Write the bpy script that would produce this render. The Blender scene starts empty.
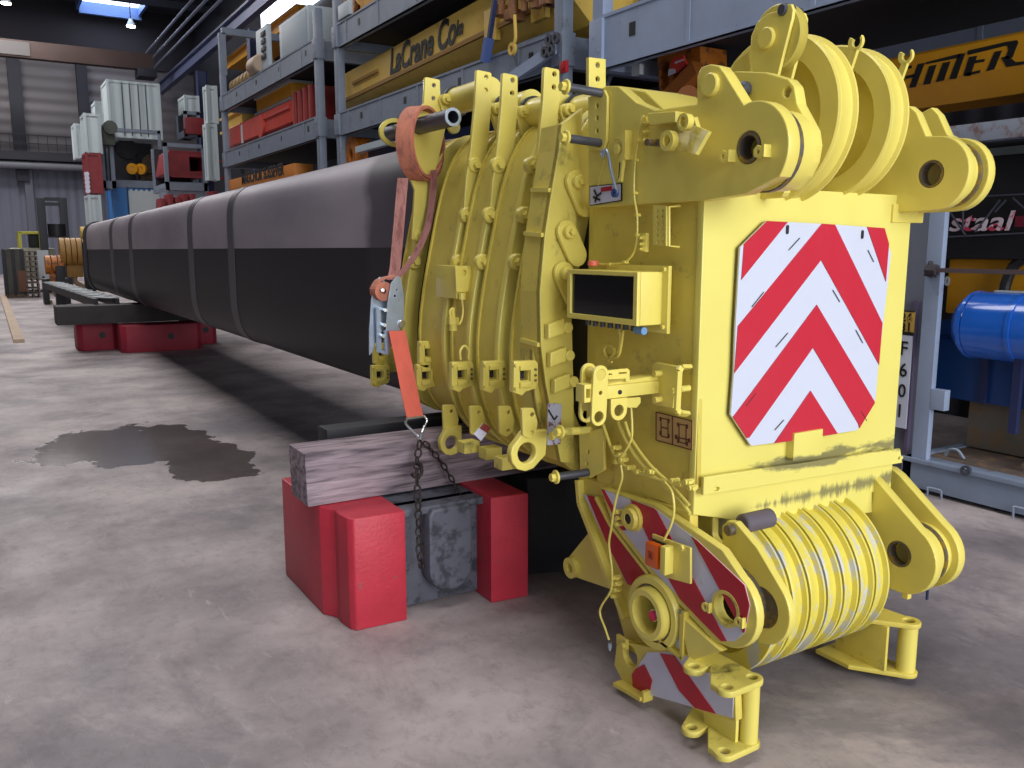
import bpy, bmesh, math, random
from mathutils import Vector, Matrix
random.seed(7)
S = bpy.context.scene
COL = S.collection
PI = math.pi

# ------------------------------------------------------------------ camera figures (used to measure the place)
f = 860.; H = 1.7; hor = 246.; vpx = -20.
pitch = math.atan((384 - hor) / f)
yaw = math.atan((512 - vpx) / math.hypot(f, 384 - hor))
hx, hy = math.sin(yaw), math.cos(yaw)
FW = (hx * math.cos(pitch), hy * math.cos(pitch), -math.sin(pitch))
RT = (hy, -hx, 0)
UP = (hx * math.sin(pitch), hy * math.sin(pitch), math.cos(pitch))


def hit(px, py, ax, v):
    """point of the plane ax = v seen at a pixel of the photograph"""
    a = (px - 512) / f; b = (384 - py) / f
    d = [FW[i] + a * RT[i] + b * UP[i] for i in range(3)]
    o = (0, 0, H); i = 'xyz'.index(ax)
    t = (v - o[i]) / d[i]
    return tuple(o[k] + t * d[k] for k in range(3))


def YZ(pts, X): return [hit(p[0], p[1], 'x', X)[1:] for p in pts]
def XZ(pts, Y): return [(q[0], q[2]) for q in (hit(p[0], p[1], 'y', Y) for p in pts)]
def XY(pts, Z): return [hit(p[0], p[1], 'z', Z)[:2] for p in pts]
def crop(x0, y0, s, pts): return [(x0 + p[0] / s, y0 + p[1] / s) for p in pts]


# ------------------------------------------------------------------ materials
def lin(c):
    return tuple((x / 255 / 12.92) if x / 255 <= .04045 else ((x / 255 + .055) / 1.055) ** 2.4 for x in c)


MATS = {}


def mat(name, rgb, rough=.5, metal=0., spots=None, scale=6., amt=.0, bump=0., thr=(.5, .6), emit=0., coat=0., stretch=None):
    """painted surface: base colour, soft tonal variation (amt), optional blotches of a second colour (spots)"""
    if name in MATS: return MATS[name]
    m = bpy.data.materials.new(name); m.use_nodes = True
    nt = m.node_tree; N = nt.nodes; L = nt.links
    b = N['Principled BSDF']
    c = lin(rgb)
    b.inputs['Roughness'].default_value = rough
    b.inputs['Metallic'].default_value = metal
    b.inputs['Base Color'].default_value = (*c, 1)
    if coat: b.inputs['Coat Weight'].default_value = coat
    if emit:
        b.inputs['Emission Color'].default_value = (*c, 1)
        b.inputs['Emission Strength'].default_value = emit
    geo = N.new('ShaderNodeNewGeometry')
    mp = N.new('ShaderNodeMapping'); L.new(geo.outputs['Position'], mp.inputs[0])
    if stretch: mp.inputs['Scale'].default_value = stretch
    col = None
    if amt or spots:
        n = N.new('ShaderNodeTexNoise'); n.inputs['Scale'].default_value = scale
        n.inputs['Detail'].default_value = 6; n.inputs['Roughness'].default_value = .6
        L.new(mp.outputs[0], n.inputs['Vector'])
    if amt:
        r = N.new('ShaderNodeValToRGB')
        r.color_ramp.elements[0].position = .3; r.color_ramp.elements[1].position = .7
        r.color_ramp.elements[0].color = (*[x * (1 - amt) for x in c], 1)
        r.color_ramp.elements[1].color = (*[min(1, x * (1 + amt * .6)) for x in c], 1)
        L.new(n.outputs['Fac'], r.inputs[0]); col = r.outputs[0]
    if spots:
        n2 = N.new('ShaderNodeTexNoise'); n2.inputs['Scale'].default_value = scale * 1.7
        n2.inputs['Detail'].default_value = 8; n2.inputs['Roughness'].default_value = .7
        L.new(mp.outputs[0], n2.inputs['Vector'])
        r2 = N.new('ShaderNodeValToRGB')
        r2.color_ramp.elements[0].position = thr[0]; r2.color_ramp.elements[1].position = thr[1]
        L.new(n2.outputs['Fac'], r2.inputs[0])
        mx = N.new('ShaderNodeMix'); mx.data_type = 'RGBA'
        L.new(r2.outputs[0], mx.inputs['Factor'])
        if col: L.new(col, mx.inputs[6])
        else: mx.inputs[6].default_value = (*c, 1)
        mx.inputs[7].default_value = (*lin(spots), 1)
        col = mx.outputs[2]
    if col: L.new(col, b.inputs['Base Color'])
    if bump:
        n3 = N.new('ShaderNodeTexNoise'); n3.inputs['Scale'].default_value = scale * 8
        n3.inputs['Detail'].default_value = 4
        L.new(mp.outputs[0], n3.inputs['Vector'])
        bp = N.new('ShaderNodeBump'); bp.inputs['Strength'].default_value = bump; bp.inputs['Distance'].default_value = .01
        L.new(n3.outputs['Fac'], bp.inputs['Height']); L.new(bp.outputs[0], b.inputs['Normal'])
    MATS[name] = m
    return m


YEL = mat('yellow_paint', (230, 213, 104), .40, amt=.07, scale=3, coat=.15)
YELD = mat('yellow_paint_dusty', (218, 198, 90), .48, spots=(150, 138, 84), amt=.08, scale=7, thr=(.58, .75))
YELW = mat('yellow_paint_rope_worn', (224, 208, 88), .4, spots=(196, 196, 190), amt=.1, scale=6, thr=(.50, .58), stretch=(2.2, 1, .8))
YELO = mat('yellow_paint_greasy', (218, 202, 98), .45, spots=(70, 64, 48), amt=.1, scale=4, thr=(.55, .72), stretch=(1, 1.4, .6))
BARE = mat('bare_worn_steel', (120, 112, 104), .45, .6, spots=(160, 132, 60), amt=.2, scale=12)
PIN = mat('grey_steel_pin', (92, 94, 104), .45, .55, amt=.2, scale=10)
ZINC = mat('zinc_steel', (176, 190, 208), .35, .7, amt=.15, scale=14)
CHROME = mat('bright_steel', (214, 218, 224), .2, .9)
BLACKR = mat('black_rubber', (24, 24, 28), .5)
GLASSB = mat('black_window', (10, 10, 14), .12, coat=.5)
RED = mat('board_red', (196, 42, 60), .3, coat=.3)
WHITE = mat('board_white', (206, 211, 228), .3, coat=.3)
STR_R = mat('stripe_red', (182, 28, 46), .35)
STR_W = mat('stripe_white', (205, 205, 222), .4, spots=(150, 148, 150), scale=10, thr=(.6, .75))
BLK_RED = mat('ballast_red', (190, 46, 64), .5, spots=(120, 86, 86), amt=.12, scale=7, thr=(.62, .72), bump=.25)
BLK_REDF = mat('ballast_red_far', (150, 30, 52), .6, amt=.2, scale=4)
BLK_GRY = mat('ballast_grey', (92, 94, 106), .55, spots=(56, 58, 66), amt=.2, scale=6, bump=.2)
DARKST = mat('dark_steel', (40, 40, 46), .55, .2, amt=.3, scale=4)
ORG = mat('orange_webbing', (204, 128, 102), .75, spots=(150, 92, 84), amt=.15, scale=10, thr=(.5, .7), stretch=(1, 1, .4))
AMBER = mat('amber_lens', (214, 92, 20), .2, coat=.4)
PINK = mat('pink_mark', (255, 60, 130), .6)
CHAIN = mat('rusty_chain', (58, 50, 48), .55, .5, amt=.3, scale=30)
RACKG = mat('rack_blue_grey', (124, 134, 150), .5, .1, spots=(86, 90, 100), amt=.12, scale=3, thr=(.58, .72))
RACKL = mat('rack_light_blue', (150, 164, 190), .45, .1, spots=(112, 116, 128), amt=.1, scale=3, thr=(.62, .75))
NAVY = mat('navy_steel', (44, 52, 92), .45, .1, amt=.15)
OLDYEL = mat('old_crane_yellow', (218, 182, 84), .5, spots=(140, 112, 58), amt=.1, scale=3, thr=(.58, .75))
ORYEL = mat('orange_yellow', (226, 158, 30), .42, amt=.1, scale=3)
CRANEOR = mat('crane_orange', (190, 110, 30), .5, spots=(90, 60, 36), amt=.15, scale=5)
FARRED = mat('faded_red', (196, 66, 52), .5, spots=(120, 50, 46), amt=.12, scale=3, thr=(.6, .75))
DKRED = mat('dark_red', (130, 40, 46), .5, amt=.2, scale=4)
LETTER = mat('black_lettering', (30, 30, 30), .5)
PALE = mat('pale_grey_box', (176, 188, 196), .5, amt=.06)
CWHITE = mat('container_white', (188, 196, 200), .5, spots=(140, 146, 150), amt=.06, scale=2, thr=(.62, .8))
CBLUE = mat('container_blue', (52, 120, 190), .45, amt=.1)
DBLUE = mat('deep_blue_steel', (22, 66, 128), .4, amt=.12, scale=2)
TANK = mat('tank_blue', (36, 104, 210), .22, coat=.5, amt=.05)
RUST = mat('rusty_deck', (96, 82, 74), .8, spots=(128, 100, 76), amt=.25, scale=5)
BROWN = mat('brown_clutter', (82, 68, 58), .7, spots=(130, 104, 70), amt=.3, scale=9)


def tube_mat():
    """boom tube: matt grey primer above, gloss black below, soft dusty bands"""
    m = bpy.data.materials.new('boom_grey_and_black'); m.use_nodes = True
    N = m.node_tree.nodes; L = m.node_tree.links; b = N['Principled BSDF']
    g = N.new('ShaderNodeNewGeometry'); sp = N.new('ShaderNodeSeparateXYZ'); L.new(g.outputs['Position'], sp.inputs[0])
    n = N.new('ShaderNodeTexNoise'); n.inputs['Scale'].default_value = 1.2; n.inputs['Detail'].default_value = 6
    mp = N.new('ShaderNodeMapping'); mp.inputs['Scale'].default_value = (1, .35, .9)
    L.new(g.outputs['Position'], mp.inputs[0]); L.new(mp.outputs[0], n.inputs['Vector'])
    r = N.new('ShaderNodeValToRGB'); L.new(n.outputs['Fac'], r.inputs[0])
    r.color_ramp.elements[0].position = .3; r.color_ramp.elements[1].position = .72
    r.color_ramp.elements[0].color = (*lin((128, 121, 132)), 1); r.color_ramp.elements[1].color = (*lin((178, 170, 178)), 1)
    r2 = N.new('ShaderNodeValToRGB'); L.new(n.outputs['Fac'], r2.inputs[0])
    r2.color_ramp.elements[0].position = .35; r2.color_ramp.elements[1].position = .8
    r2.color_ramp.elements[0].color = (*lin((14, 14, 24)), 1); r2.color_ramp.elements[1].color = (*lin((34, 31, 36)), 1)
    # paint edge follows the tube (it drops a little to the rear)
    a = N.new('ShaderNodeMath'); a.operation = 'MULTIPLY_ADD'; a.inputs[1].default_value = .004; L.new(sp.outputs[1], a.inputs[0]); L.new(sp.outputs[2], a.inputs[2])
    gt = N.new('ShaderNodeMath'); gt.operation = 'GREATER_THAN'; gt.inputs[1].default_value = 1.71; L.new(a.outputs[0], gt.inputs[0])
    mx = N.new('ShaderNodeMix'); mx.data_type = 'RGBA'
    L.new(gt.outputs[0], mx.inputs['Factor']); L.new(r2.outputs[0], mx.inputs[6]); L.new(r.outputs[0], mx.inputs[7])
    # darker patch on the primer next to the collars
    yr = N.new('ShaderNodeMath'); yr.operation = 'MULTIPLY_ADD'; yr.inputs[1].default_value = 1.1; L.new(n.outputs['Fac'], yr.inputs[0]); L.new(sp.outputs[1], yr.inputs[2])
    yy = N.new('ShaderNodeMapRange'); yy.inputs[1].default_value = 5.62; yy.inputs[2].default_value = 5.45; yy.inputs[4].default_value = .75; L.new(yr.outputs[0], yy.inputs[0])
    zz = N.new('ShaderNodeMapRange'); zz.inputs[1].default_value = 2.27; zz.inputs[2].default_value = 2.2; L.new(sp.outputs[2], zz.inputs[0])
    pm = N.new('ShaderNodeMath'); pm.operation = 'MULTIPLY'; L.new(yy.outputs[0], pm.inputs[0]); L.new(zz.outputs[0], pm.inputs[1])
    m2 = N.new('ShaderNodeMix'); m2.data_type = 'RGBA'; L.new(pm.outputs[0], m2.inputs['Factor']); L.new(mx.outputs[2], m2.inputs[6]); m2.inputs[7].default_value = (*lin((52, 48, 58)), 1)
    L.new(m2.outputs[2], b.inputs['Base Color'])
    rr = N.new('ShaderNodeMapRange'); rr.inputs[3].default_value = .5; rr.inputs[4].default_value = .5; b.inputs['Specular IOR Level'].default_value = .3
    L.new(gt.outputs[0], rr.inputs[0]); L.new(rr.outputs[0], b.inputs['Roughness'])
    return m


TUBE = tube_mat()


def face_mat():
    """front plate: clean yellow with scraped black rope marks low down"""
    m = bpy.data.materials.new('yellow_front_plate_scuffed'); m.use_nodes = True
    N = m.node_tree.nodes; L = m.node_tree.links; b = N['Principled BSDF']
    g = N.new('ShaderNodeNewGeometry')
    def streak(sc, zc, zw, thr, seed):
        mp = N.new('ShaderNodeMapping'); mp.inputs['Scale'].default_value = sc; mp.inputs['Location'].default_value = (seed, 0, 0)
        L.new(g.outputs['Position'], mp.inputs[0])
        n = N.new('ShaderNodeTexNoise'); n.inputs['Scale'].default_value = 6; n.inputs['Detail'].default_value = 8; n.inputs['Roughness'].default_value = .72
        L.new(mp.outputs[0], n.inputs['Vector'])
        sp = N.new('ShaderNodeSeparateXYZ'); L.new(g.outputs['Position'], sp.inputs[0])
        s = N.new('ShaderNodeMath'); s.operation = 'SUBTRACT'; s.inputs[1].default_value = zc; L.new(sp.outputs[2], s.inputs[0])
        ab = N.new('ShaderNodeMath'); ab.operation = 'ABSOLUTE'; L.new(s.outputs[0], ab.inputs[0])
        mr = N.new('ShaderNodeMapRange'); mr.inputs[1].default_value = 0; mr.inputs[2].default_value = zw; mr.inputs[3].default_value = .16; mr.inputs[4].default_value = -.3
        L.new(ab.outputs[0], mr.inputs[0])
        # fade at the plate's left edge
        xr = N.new('ShaderNodeMapRange'); xr.inputs[1].default_value = 2.2; xr.inputs[2].default_value = 2.55; xr.inputs[3].default_value = -.25; xr.inputs[4].default_value = 0
        L.new(sp.outputs[0], xr.inputs[0])
        ad = N.new('ShaderNodeMath'); L.new(n.outputs['Fac'], ad.inputs[0]); L.new(mr.outputs[0], ad.inputs[1])
        a2 = N.new('ShaderNodeMath'); L.new(ad.outputs[0], a2.inputs[0]); L.new(xr.outputs[0], a2.inputs[1])
        r = N.new('ShaderNodeMapRange'); r.inputs[1].default_value = thr; r.inputs[2].default_value = thr + .12
        L.new(a2.outputs[0], r.inputs[0]); return r.outputs[0]
    s1 = streak((.7, 1, 2.2), .905, .075, .47, 3.1)
    s2 = streak((2.6, 1, .4), .755, .085, .50, 9.7)
    mxx = N.new('ShaderNodeMath'); mxx.operation = 'MAXIMUM'; L.new(s1, mxx.inputs[0]); L.new(s2, mxx.inputs[1])
    md = N.new('ShaderNodeMath'); md.operation = 'MULTIPLY'; md.inputs[1].default_value = .75; L.new(mxx.outputs[0], md.inputs[0])
    n = N.new('ShaderNodeTexNoise'); n.inputs['Scale'].default_value = 3; L.new(g.outputs['Position'], n.inputs['Vector'])
    r = N.new('ShaderNodeValToRGB'); L.new(n.outputs['Fac'], r.inputs[0])
    r.color_ramp.elements[0].color = (*lin((224, 209, 106)), 1); r.color_ramp.elements[1].color = (*lin((234, 223, 120)), 1)
    mx = N.new('ShaderNodeMix'); mx.data_type = 'RGBA'; L.new(md.outputs[0], mx.inputs['Factor'])
    L.new(r.outputs[0], mx.inputs[6]); mx.inputs[7].default_value = (*lin((84, 82, 72)), 1)
    L.new(mx.outputs[2], b.inputs['Base Color']); b.inputs['Roughness'].default_value = .4
    return m


FACE = face_mat()


def wood_mat():
    m = bpy.data.materials.new('weathered_timber'); m.use_nodes = True
    N = m.node_tree.nodes; L = m.node_tree.links; b = N['Principled BSDF']
    g = N.new('ShaderNodeNewGeometry'); mp = N.new('ShaderNodeMapping'); mp.inputs['Scale'].default_value = (.8, 6, 9)
    L.new(g.outputs['Position'], mp.inputs[0])
    n = N.new('ShaderNodeTexNoise'); n.inputs['Scale'].default_value = 5; n.inputs['Detail'].default_value = 8; n.inputs['Distortion'].default_value = .6
    L.new(mp.outputs[0], n.inputs['Vector'])
    r = N.new('ShaderNodeValToRGB'); L.new(n.outputs['Fac'], r.inputs[0])
    r.color_ramp.elements[0].position = .3; r.color_ramp.elements[1].position = .72
    r.color_ramp.elements[0].color = (*lin((84, 72, 80)), 1); r.color_ramp.elements[1].color = (*lin((176, 158, 166)), 1)
    L.new(r.outputs[0], b.inputs['Base Color']); b.inputs['Roughness'].default_value = .8
    bp = N.new('ShaderNodeBump'); bp.inputs['Strength'].default_value = .5; bp.inputs['Distance'].default_value = .01
    L.new(n.outputs['Fac'], bp.inputs['Height']); L.new(bp.outputs[0], b.inputs['Normal'])
    return m


WOOD = wood_mat()


def floor_mat():
    m = bpy.data.materials.new('stained_concrete_floor'); m.use_nodes = True
    N = m.node_tree.nodes; L = m.node_tree.links; b = N['Principled BSDF']
    g = N.new('ShaderNodeNewGeometry')
    def noise(sc, det, rg, loc=0, strx=(1, 1, 1), dist=0):
        mp = N.new('ShaderNodeMapping'); mp.inputs['Location'].default_value = (loc, loc, 0); mp.inputs['Scale'].default_value = strx
        L.new(g.outputs['Position'], mp.inputs[0])
        n = N.new('ShaderNodeTexNoise'); n.inputs['Scale'].default_value = sc; n.inputs['Detail'].default_value = det
        n.inputs['Roughness'].default_value = rg; n.inputs['Distortion'].default_value = dist
        L.new(mp.outputs[0], n.inputs['Vector']); return n.outputs['Fac']
    def ramp(src, a, c):
        r = N.new('ShaderNodeValToRGB'); L.new(src, r.inputs[0])
        r.color_ramp.elements[0].position = a[0]; r.color_ramp.elements[1].position = a[1]
        r.color_ramp.elements[0].color = (*lin(c[0]), 1); r.color_ramp.elements[1].color = (*lin(c[1]), 1); return r.outputs[0]
    def mix(fac, A, B):
        mx = N.new('ShaderNodeMix'); mx.data_type = 'RGBA'; L.new(fac, mx.inputs['Factor']); L.new(A, mx.inputs[6])
        if isinstance(B, tuple): mx.inputs[7].default_value = (*lin(B), 1)
        else: L.new(B, mx.inputs[7])
        return mx.outputs[2]
    def mr(src, a, b_, c=0, d=1):
        r = N.new('ShaderNodeMapRange'); r.inputs[1].default_value = a; r.inputs[2].default_value = b_; r.inputs[3].default_value = c; r.inputs[4].default_value = d
        L.new(src, r.inputs[0]); return r.outputs[0]
    base = ramp(noise(.9, 8, .62), (.32, .68), ((112, 104, 107), (190, 177, 177)))
    c = mix(mr(noise(2.6, 10, .7, 5, (1, .45, 1), .6), .56, .72, 0, .6), base, (112, 104, 108))
    c = mix(mr(noise(.5, 9, .7, 11, (1, 1, 1), .4), .52, .62, 0, .6), c, (104, 100, 108))
    c = mix(mr(noise(3.5, 10, .75, 21, (1.3, .5, 1), 1.), .62, .70, 0, .55), c, (196, 184, 178))
    c = mix(mr(noise(7, 10, .8, 31, (1, .5, 1), .5), .66, .73, 0, .8), c, (66, 60, 62))
    c = mix(mr(noise(14, 10, .8, 41, (1, .7, 1), .3), .5, .75, 0, .55), c, (92, 82, 80))
    c = mix(mr(noise(9, 10, .8, 51, (1.6, .5, 1), .3), .56, .72, 0, .35), c, (190, 182, 180))
    # worn dark lane beside the boom
    sp = N.new('ShaderNodeSeparateXYZ'); L.new(g.outputs['Position'], sp.inputs[0])
    # puddle: a noisy ellipse
    def ell(cx, cy, rx, ry, ns, amp, seed):
        def t(o, c0, r0):
            s = N.new('ShaderNodeMath'); s.operation = 'SUBTRACT'; s.inputs[1].default_value = c0; L.new(o, s.inputs[0])
            d = N.new('ShaderNodeMath'); d.operation = 'DIVIDE'; d.inputs[1].default_value = r0; L.new(s.outputs[0], d.inputs[0])
            p = N.new('ShaderNodeMath'); p.operation = 'MULTIPLY'; L.new(d.outputs[0], p.inputs[0]); L.new(d.outputs[0], p.inputs[1]); return p.outputs[0]
        a = N.new('ShaderNodeMath'); L.new(t(sp.outputs[0], cx, rx), a.inputs[0]); L.new(t(sp.outputs[1], cy, ry), a.inputs[1])
        nn = noise(ns, 5, .6, seed)
        q = N.new('ShaderNodeMath'); q.operation = 'MULTIPLY_ADD'; q.inputs[1].default_value = amp; L.new(nn, q.inputs[0]); L.new(a.outputs[0], q.inputs[2])
        return mr(q.outputs[0], 1 + amp * .5, .94 + amp * .5)
    p1 = ell(.92, 8.0, .72, .8, 2.4, 2.6, 3)
    p2 = ell(1.42, 7.1, .36, .8, 2.8, 2.2, 8)
    pm = N.new('ShaderNodeMath'); pm.operation = 'MAXIMUM'; L.new(p1, pm.inputs[0]); L.new(p2, pm.inputs[1])
    pw = N.new('ShaderNodeMath'); pw.operation = 'MULTIPLY'; pw.inputs[1].default_value = .8; L.new(pm.outputs[0], pw.inputs[0])
    c = mix(pw.outputs[0], c, (84, 76, 74))
    L.new(c, b.inputs['Base Color'])
    ro = mr(noise(1.5, 6, .6, 17), .3, .7, .5, .72)
    rm = N.new('ShaderNodeMix'); rm.data_type = 'FLOAT'; L.new(pm.outputs[0], rm.inputs[0]); L.new(ro, rm.inputs[2]); rm.inputs[3].default_value = .08
    L.new(rm.outputs[0], b.inputs['Roughness'])
    bp = N.new('ShaderNodeBump'); bp.inputs['Strength'].default_value = .15; bp.inputs['Distance'].default_value = .01
    L.new(noise(30, 6, .7, 2), bp.inputs['Height']); L.new(bp.outputs[0], b.inputs['Normal'])
    return m


def ribbed_mat(name, rgb, freq, axis=0, rough=.55, var=.12):
    """profiled sheet metal: ribs as bump"""
    m = bpy.data.materials.new(name); m.use_nodes = True
    N = m.node_tree.nodes; L = m.node_tree.links; b = N['Principled BSDF']
    g = N.new('ShaderNodeNewGeometry'); sp = N.new('ShaderNodeSeparateXYZ'); L.new(g.outputs['Position'], sp.inputs[0])
    s = N.new('ShaderNodeMath'); s.operation = 'MULTIPLY'; s.inputs[1].default_value = freq; L.new(sp.outputs[axis], s.inputs[0])
    w = N.new('ShaderNodeMath'); w.operation = 'SINE'; L.new(s.outputs[0], w.inputs[0])
    bp = N.new('ShaderNodeBump'); bp.inputs['Strength'].default_value = .6; bp.inputs['Distance'].default_value = .04
    L.new(w.outputs[0], bp.inputs['Height']); L.new(bp.outputs[0], b.inputs['Normal'])
    n = N.new('ShaderNodeTexNoise'); n.inputs['Scale'].default_value = .5; L.new(g.outputs['Position'], n.inputs['Vector'])
    r = N.new('ShaderNodeValToRGB'); L.new(n.outputs['Fac'], r.inputs[0]); c = lin(rgb)
    r.color_ramp.elements[0].color = (*[x * (1 - var) for x in c], 1); r.color_ramp.elements[1].color = (*[x * (1 + var) for x in c], 1)
    L.new(r.outputs[0], b.inputs['Base Color']); b.inputs['Roughness'].default_value = rough
    return m


# ------------------------------------------------------------------ mesh helpers
WL = {}


def rounded(pts, r, n=5):
    """fillet the corners of a polygon; r number or list"""
    out = []; k = len(pts)
    for i in range(k):
        rr = r[i] if isinstance(r, (list, tuple)) else r
        p = Vector(pts[i]); a = Vector(pts[i - 1]) - p; b = Vector(pts[(i + 1) % k]) - p
        if rr <= 0 or a.length < 1e-6 or b.length < 1e-6: out.append(tuple(p)); continue
        la, lb = a.length, b.length; a.normalize(); b.normalize()
        ang = a.angle(b)
        if ang > PI - .05: out.append(tuple(p)); continue
        d = min(rr / math.tan(ang / 2), la * .48, lb * .48)
        q0 = p + a * d; q1 = p + b * d
        for j in range(n + 1):
            t = j / n
            out.append(tuple(q0 * (1 - t) ** 2 + p * 2 * t * (1 - t) + q1 * t * t))
    return out


def circ(cx, cy, r, n=28): return [(cx + r * math.cos(2 * PI * i / n), cy + r * math.sin(2 * PI * i / n)) for i in range(n)]


def slot(x0, y0, x1, y1, r, n=10):
    d = math.atan2(y1 - y0, x1 - x0); o = []
    for i in range(n + 1): a = d - PI / 2 + PI * i / n; o.append((x1 + r * math.cos(a), y1 + r * math.sin(a)))
    for i in range(n + 1): a = d + PI / 2 + PI * i / n; o.append((x0 + r * math.cos(a), y0 + r * math.sin(a)))
    return o


def add_plate(bm, pts, axis, at, th, holes=(), bev=.003):
    """outline (2D) extruded from at to at+th along axis; axis x:(y,z) y:(x,z) z:(x,y)"""
    cu = bpy.data.curves.new('c', 'CURVE'); cu.dimensions = '2D'; cu.fill_mode = 'BOTH'
    t = abs(th); bev = min(bev, t * .3)
    cu.extrude = max(t / 2 - bev, 1e-4); cu.bevel_depth = bev; cu.bevel_resolution = 1 if bev > 0 else 0
    cu.offset = -bev
    for poly in [pts] + list(holes):
        sp = cu.splines.new('POLY'); sp.points.add(len(poly) - 1)
        for i, p in enumerate(poly): sp.points[i].co = (p[0], p[1], 0, 1)
        sp.use_cyclic_u = True
    o = bpy.data.objects.new('c', cu); COL.objects.link(o)
    dg = bpy.context.evaluated_depsgraph_get()
    me = bpy.data.meshes.new_from_object(o.evaluated_get(dg))
    c = at + th / 2
    for v in me.vertices:
        a, b_, z = v.co
        v.co = (c + z, a, b_) if axis == 'x' else ((a, c + z, b_) if axis == 'y' else (a, b_, c + z))
    if axis == 'y': me.flip_normals()
    bm.from_mesh(me)
    bpy.data.objects.remove(o); bpy.data.curves.remove(cu); bpy.data.meshes.remove(me)


def add_box(bm, a, b, bev=0.):
    lo = [min(a[i], b[i]) for i in range(3)]; hi = [max(a[i], b[i]) for i in range(3)]
    r = bmesh.ops.create_cube(bm, size=1)
    vs = r['verts']
    for v in vs: v.co = Vector([(lo[i] + hi[i]) / 2 + v.co[i] * (hi[i] - lo[i]) for i in range(3)])
    if bev > 0:
        es = {e for v in vs for e in v.link_edges}
        bmesh.ops.bevel(bm, geom=list(es), offset=bev, segments=2, profile=.7, affect='EDGES')


def frame_of(d):
    d = Vector(d).normalized(); u = Vector((0, 0, 1)) if abs(d.z) < .9 else Vector((1, 0, 0))
    s = d.cross(u).normalized(); return d, s, s.cross(d).normalized()


def add_beam(bm, p0, p1, w, h, up=(0, 0, 1)):
    """square bar between two points: w sideways, h along up"""
    p0 = Vector(p0); p1 = Vector(p1); d = (p1 - p0).normalized(); u = Vector(up)
    s = d.cross(u)
    if s.length < 1e-3: s = d.cross(Vector((1, 0, 0)))
    s.normalize(); u = s.cross(d).normalized()
    vs = [bm.verts.new(p + s * a * w / 2 + u * b * h / 2) for p in (p0, p1) for a, b in ((-1, -1), (1, -1), (1, 1), (-1, 1))]
    for q in ((0, 1, 2, 3), (7, 6, 5, 4), (0, 4, 5, 1), (1, 5, 6, 2), (2, 6, 7, 3), (3, 7, 4, 0)): bm.faces.new([vs[i] for i in q])


def add_cyl(bm, p0, p1, r, r1=None, seg=24, inner=0, bev=0.):
    """cylinder / cone / tube (inner > 0) between two points, chamfered ends"""
    p0 = Vector(p0); p1 = Vector(p1); d, s, u = frame_of(p1 - p0); r1 = r if r1 is None else r1
    Ln = (p1 - p0).length
    prof = []
    if bev > 0: prof = [(0, r - bev), (bev, r), (Ln - bev, r1), (Ln, r1 - bev)]
    else: prof = [(0, r), (Ln, r1)]
    if inner: prof = prof + [(Ln, inner), (0, inner)]
    rings = []
    for z, rr in prof:
        rings.append([bm.verts.new(p0 + d * z + (s * math.cos(2 * PI * i / seg) + u * math.sin(2 * PI * i / seg)) * rr) for i in range(seg)])
    k = len(rings)
    for j in range(k if inner else k - 1):
        A = rings[j]; B = rings[(j + 1) % k]
        for i in range(seg): bm.faces.new((A[i], A[(i + 1) % seg], B[(i + 1) % seg], B[i]))
    if not inner:
        bm.faces.new(rings[0][::-1]); bm.faces.new(rings[-1])


def add_lathe(bm, c, d, prof, seg=48, closed=True):
    """profile of (axial, radius) revolved about axis d through c"""
    c = Vector(c); d, s, u = frame_of(d); rings = []
    for z, rr in prof:
        rings.append([bm.verts.new(c + d * z + (s * math.cos(2 * PI * i / seg) + u * math.sin(2 * PI * i / seg)) * rr) for i in range(seg)])
    k = len(rings)
    for j in range(k if closed else k - 1):
        A = rings[j]; B = rings[(j + 1) % k]
        for i in range(seg): bm.faces.new((A[i], A[(i + 1) % seg], B[(i + 1) % seg], B[i]))


def spline(pts, n=6):
    P = [Vector(p) for p in pts]
    if len(P) < 3: return P
    P = [P[0] * 2 - P[1]] + P + [P[-1] * 2 - P[-2]]; o = []
    for i in range(1, len(P) - 2):
        for j in range(n):
            t = j / n; a, b, c, d = P[i - 1:i + 3]
            o.append(.5 * ((2 * b) + (c - a) * t + (2 * a - 5 * b + 4 * c - d) * t * t + (3 * b - a - 3 * c + d) * t ** 3))
    o.append(P[-2]); return o


def add_tube(bm, pts, r, seg=10, smooth=6, closed=False):
    P = spline(pts, smooth) if smooth else [Vector(p) for p in pts]
    if closed: P = [Vector(p) for p in pts]
    k = len(P); rings = []; pu = None
    for i, p in enumerate(P):
        if closed: t = (P[(i + 1) % k] - P[i - 1]).normalized()
        else: t = (P[min(i + 1, k - 1)] - P[max(i - 1, 0)]).normalized()
        if pu is None: _, s, u = frame_of(t)
        else:
            u = pu - t * pu.dot(t)
            u = u.normalized() if u.length > 1e-5 else frame_of(t)[2]
            s = t.cross(u)
        pu = u
        rings.append([bm.verts.new(p + (s * math.cos(2 * PI * q / seg) + u * math.sin(2 * PI * q / seg)) * r) for q in range(seg)])
    for j in range(k if closed else k - 1):
        A = rings[j]; B = rings[(j + 1) % k]
        for i in range(seg): bm.faces.new((A[i], A[(i + 1) % seg], B[(i + 1) % seg], B[i]))
    if not closed: bm.faces.new(rings[0][::-1]); bm.faces.new(rings[-1])


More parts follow.
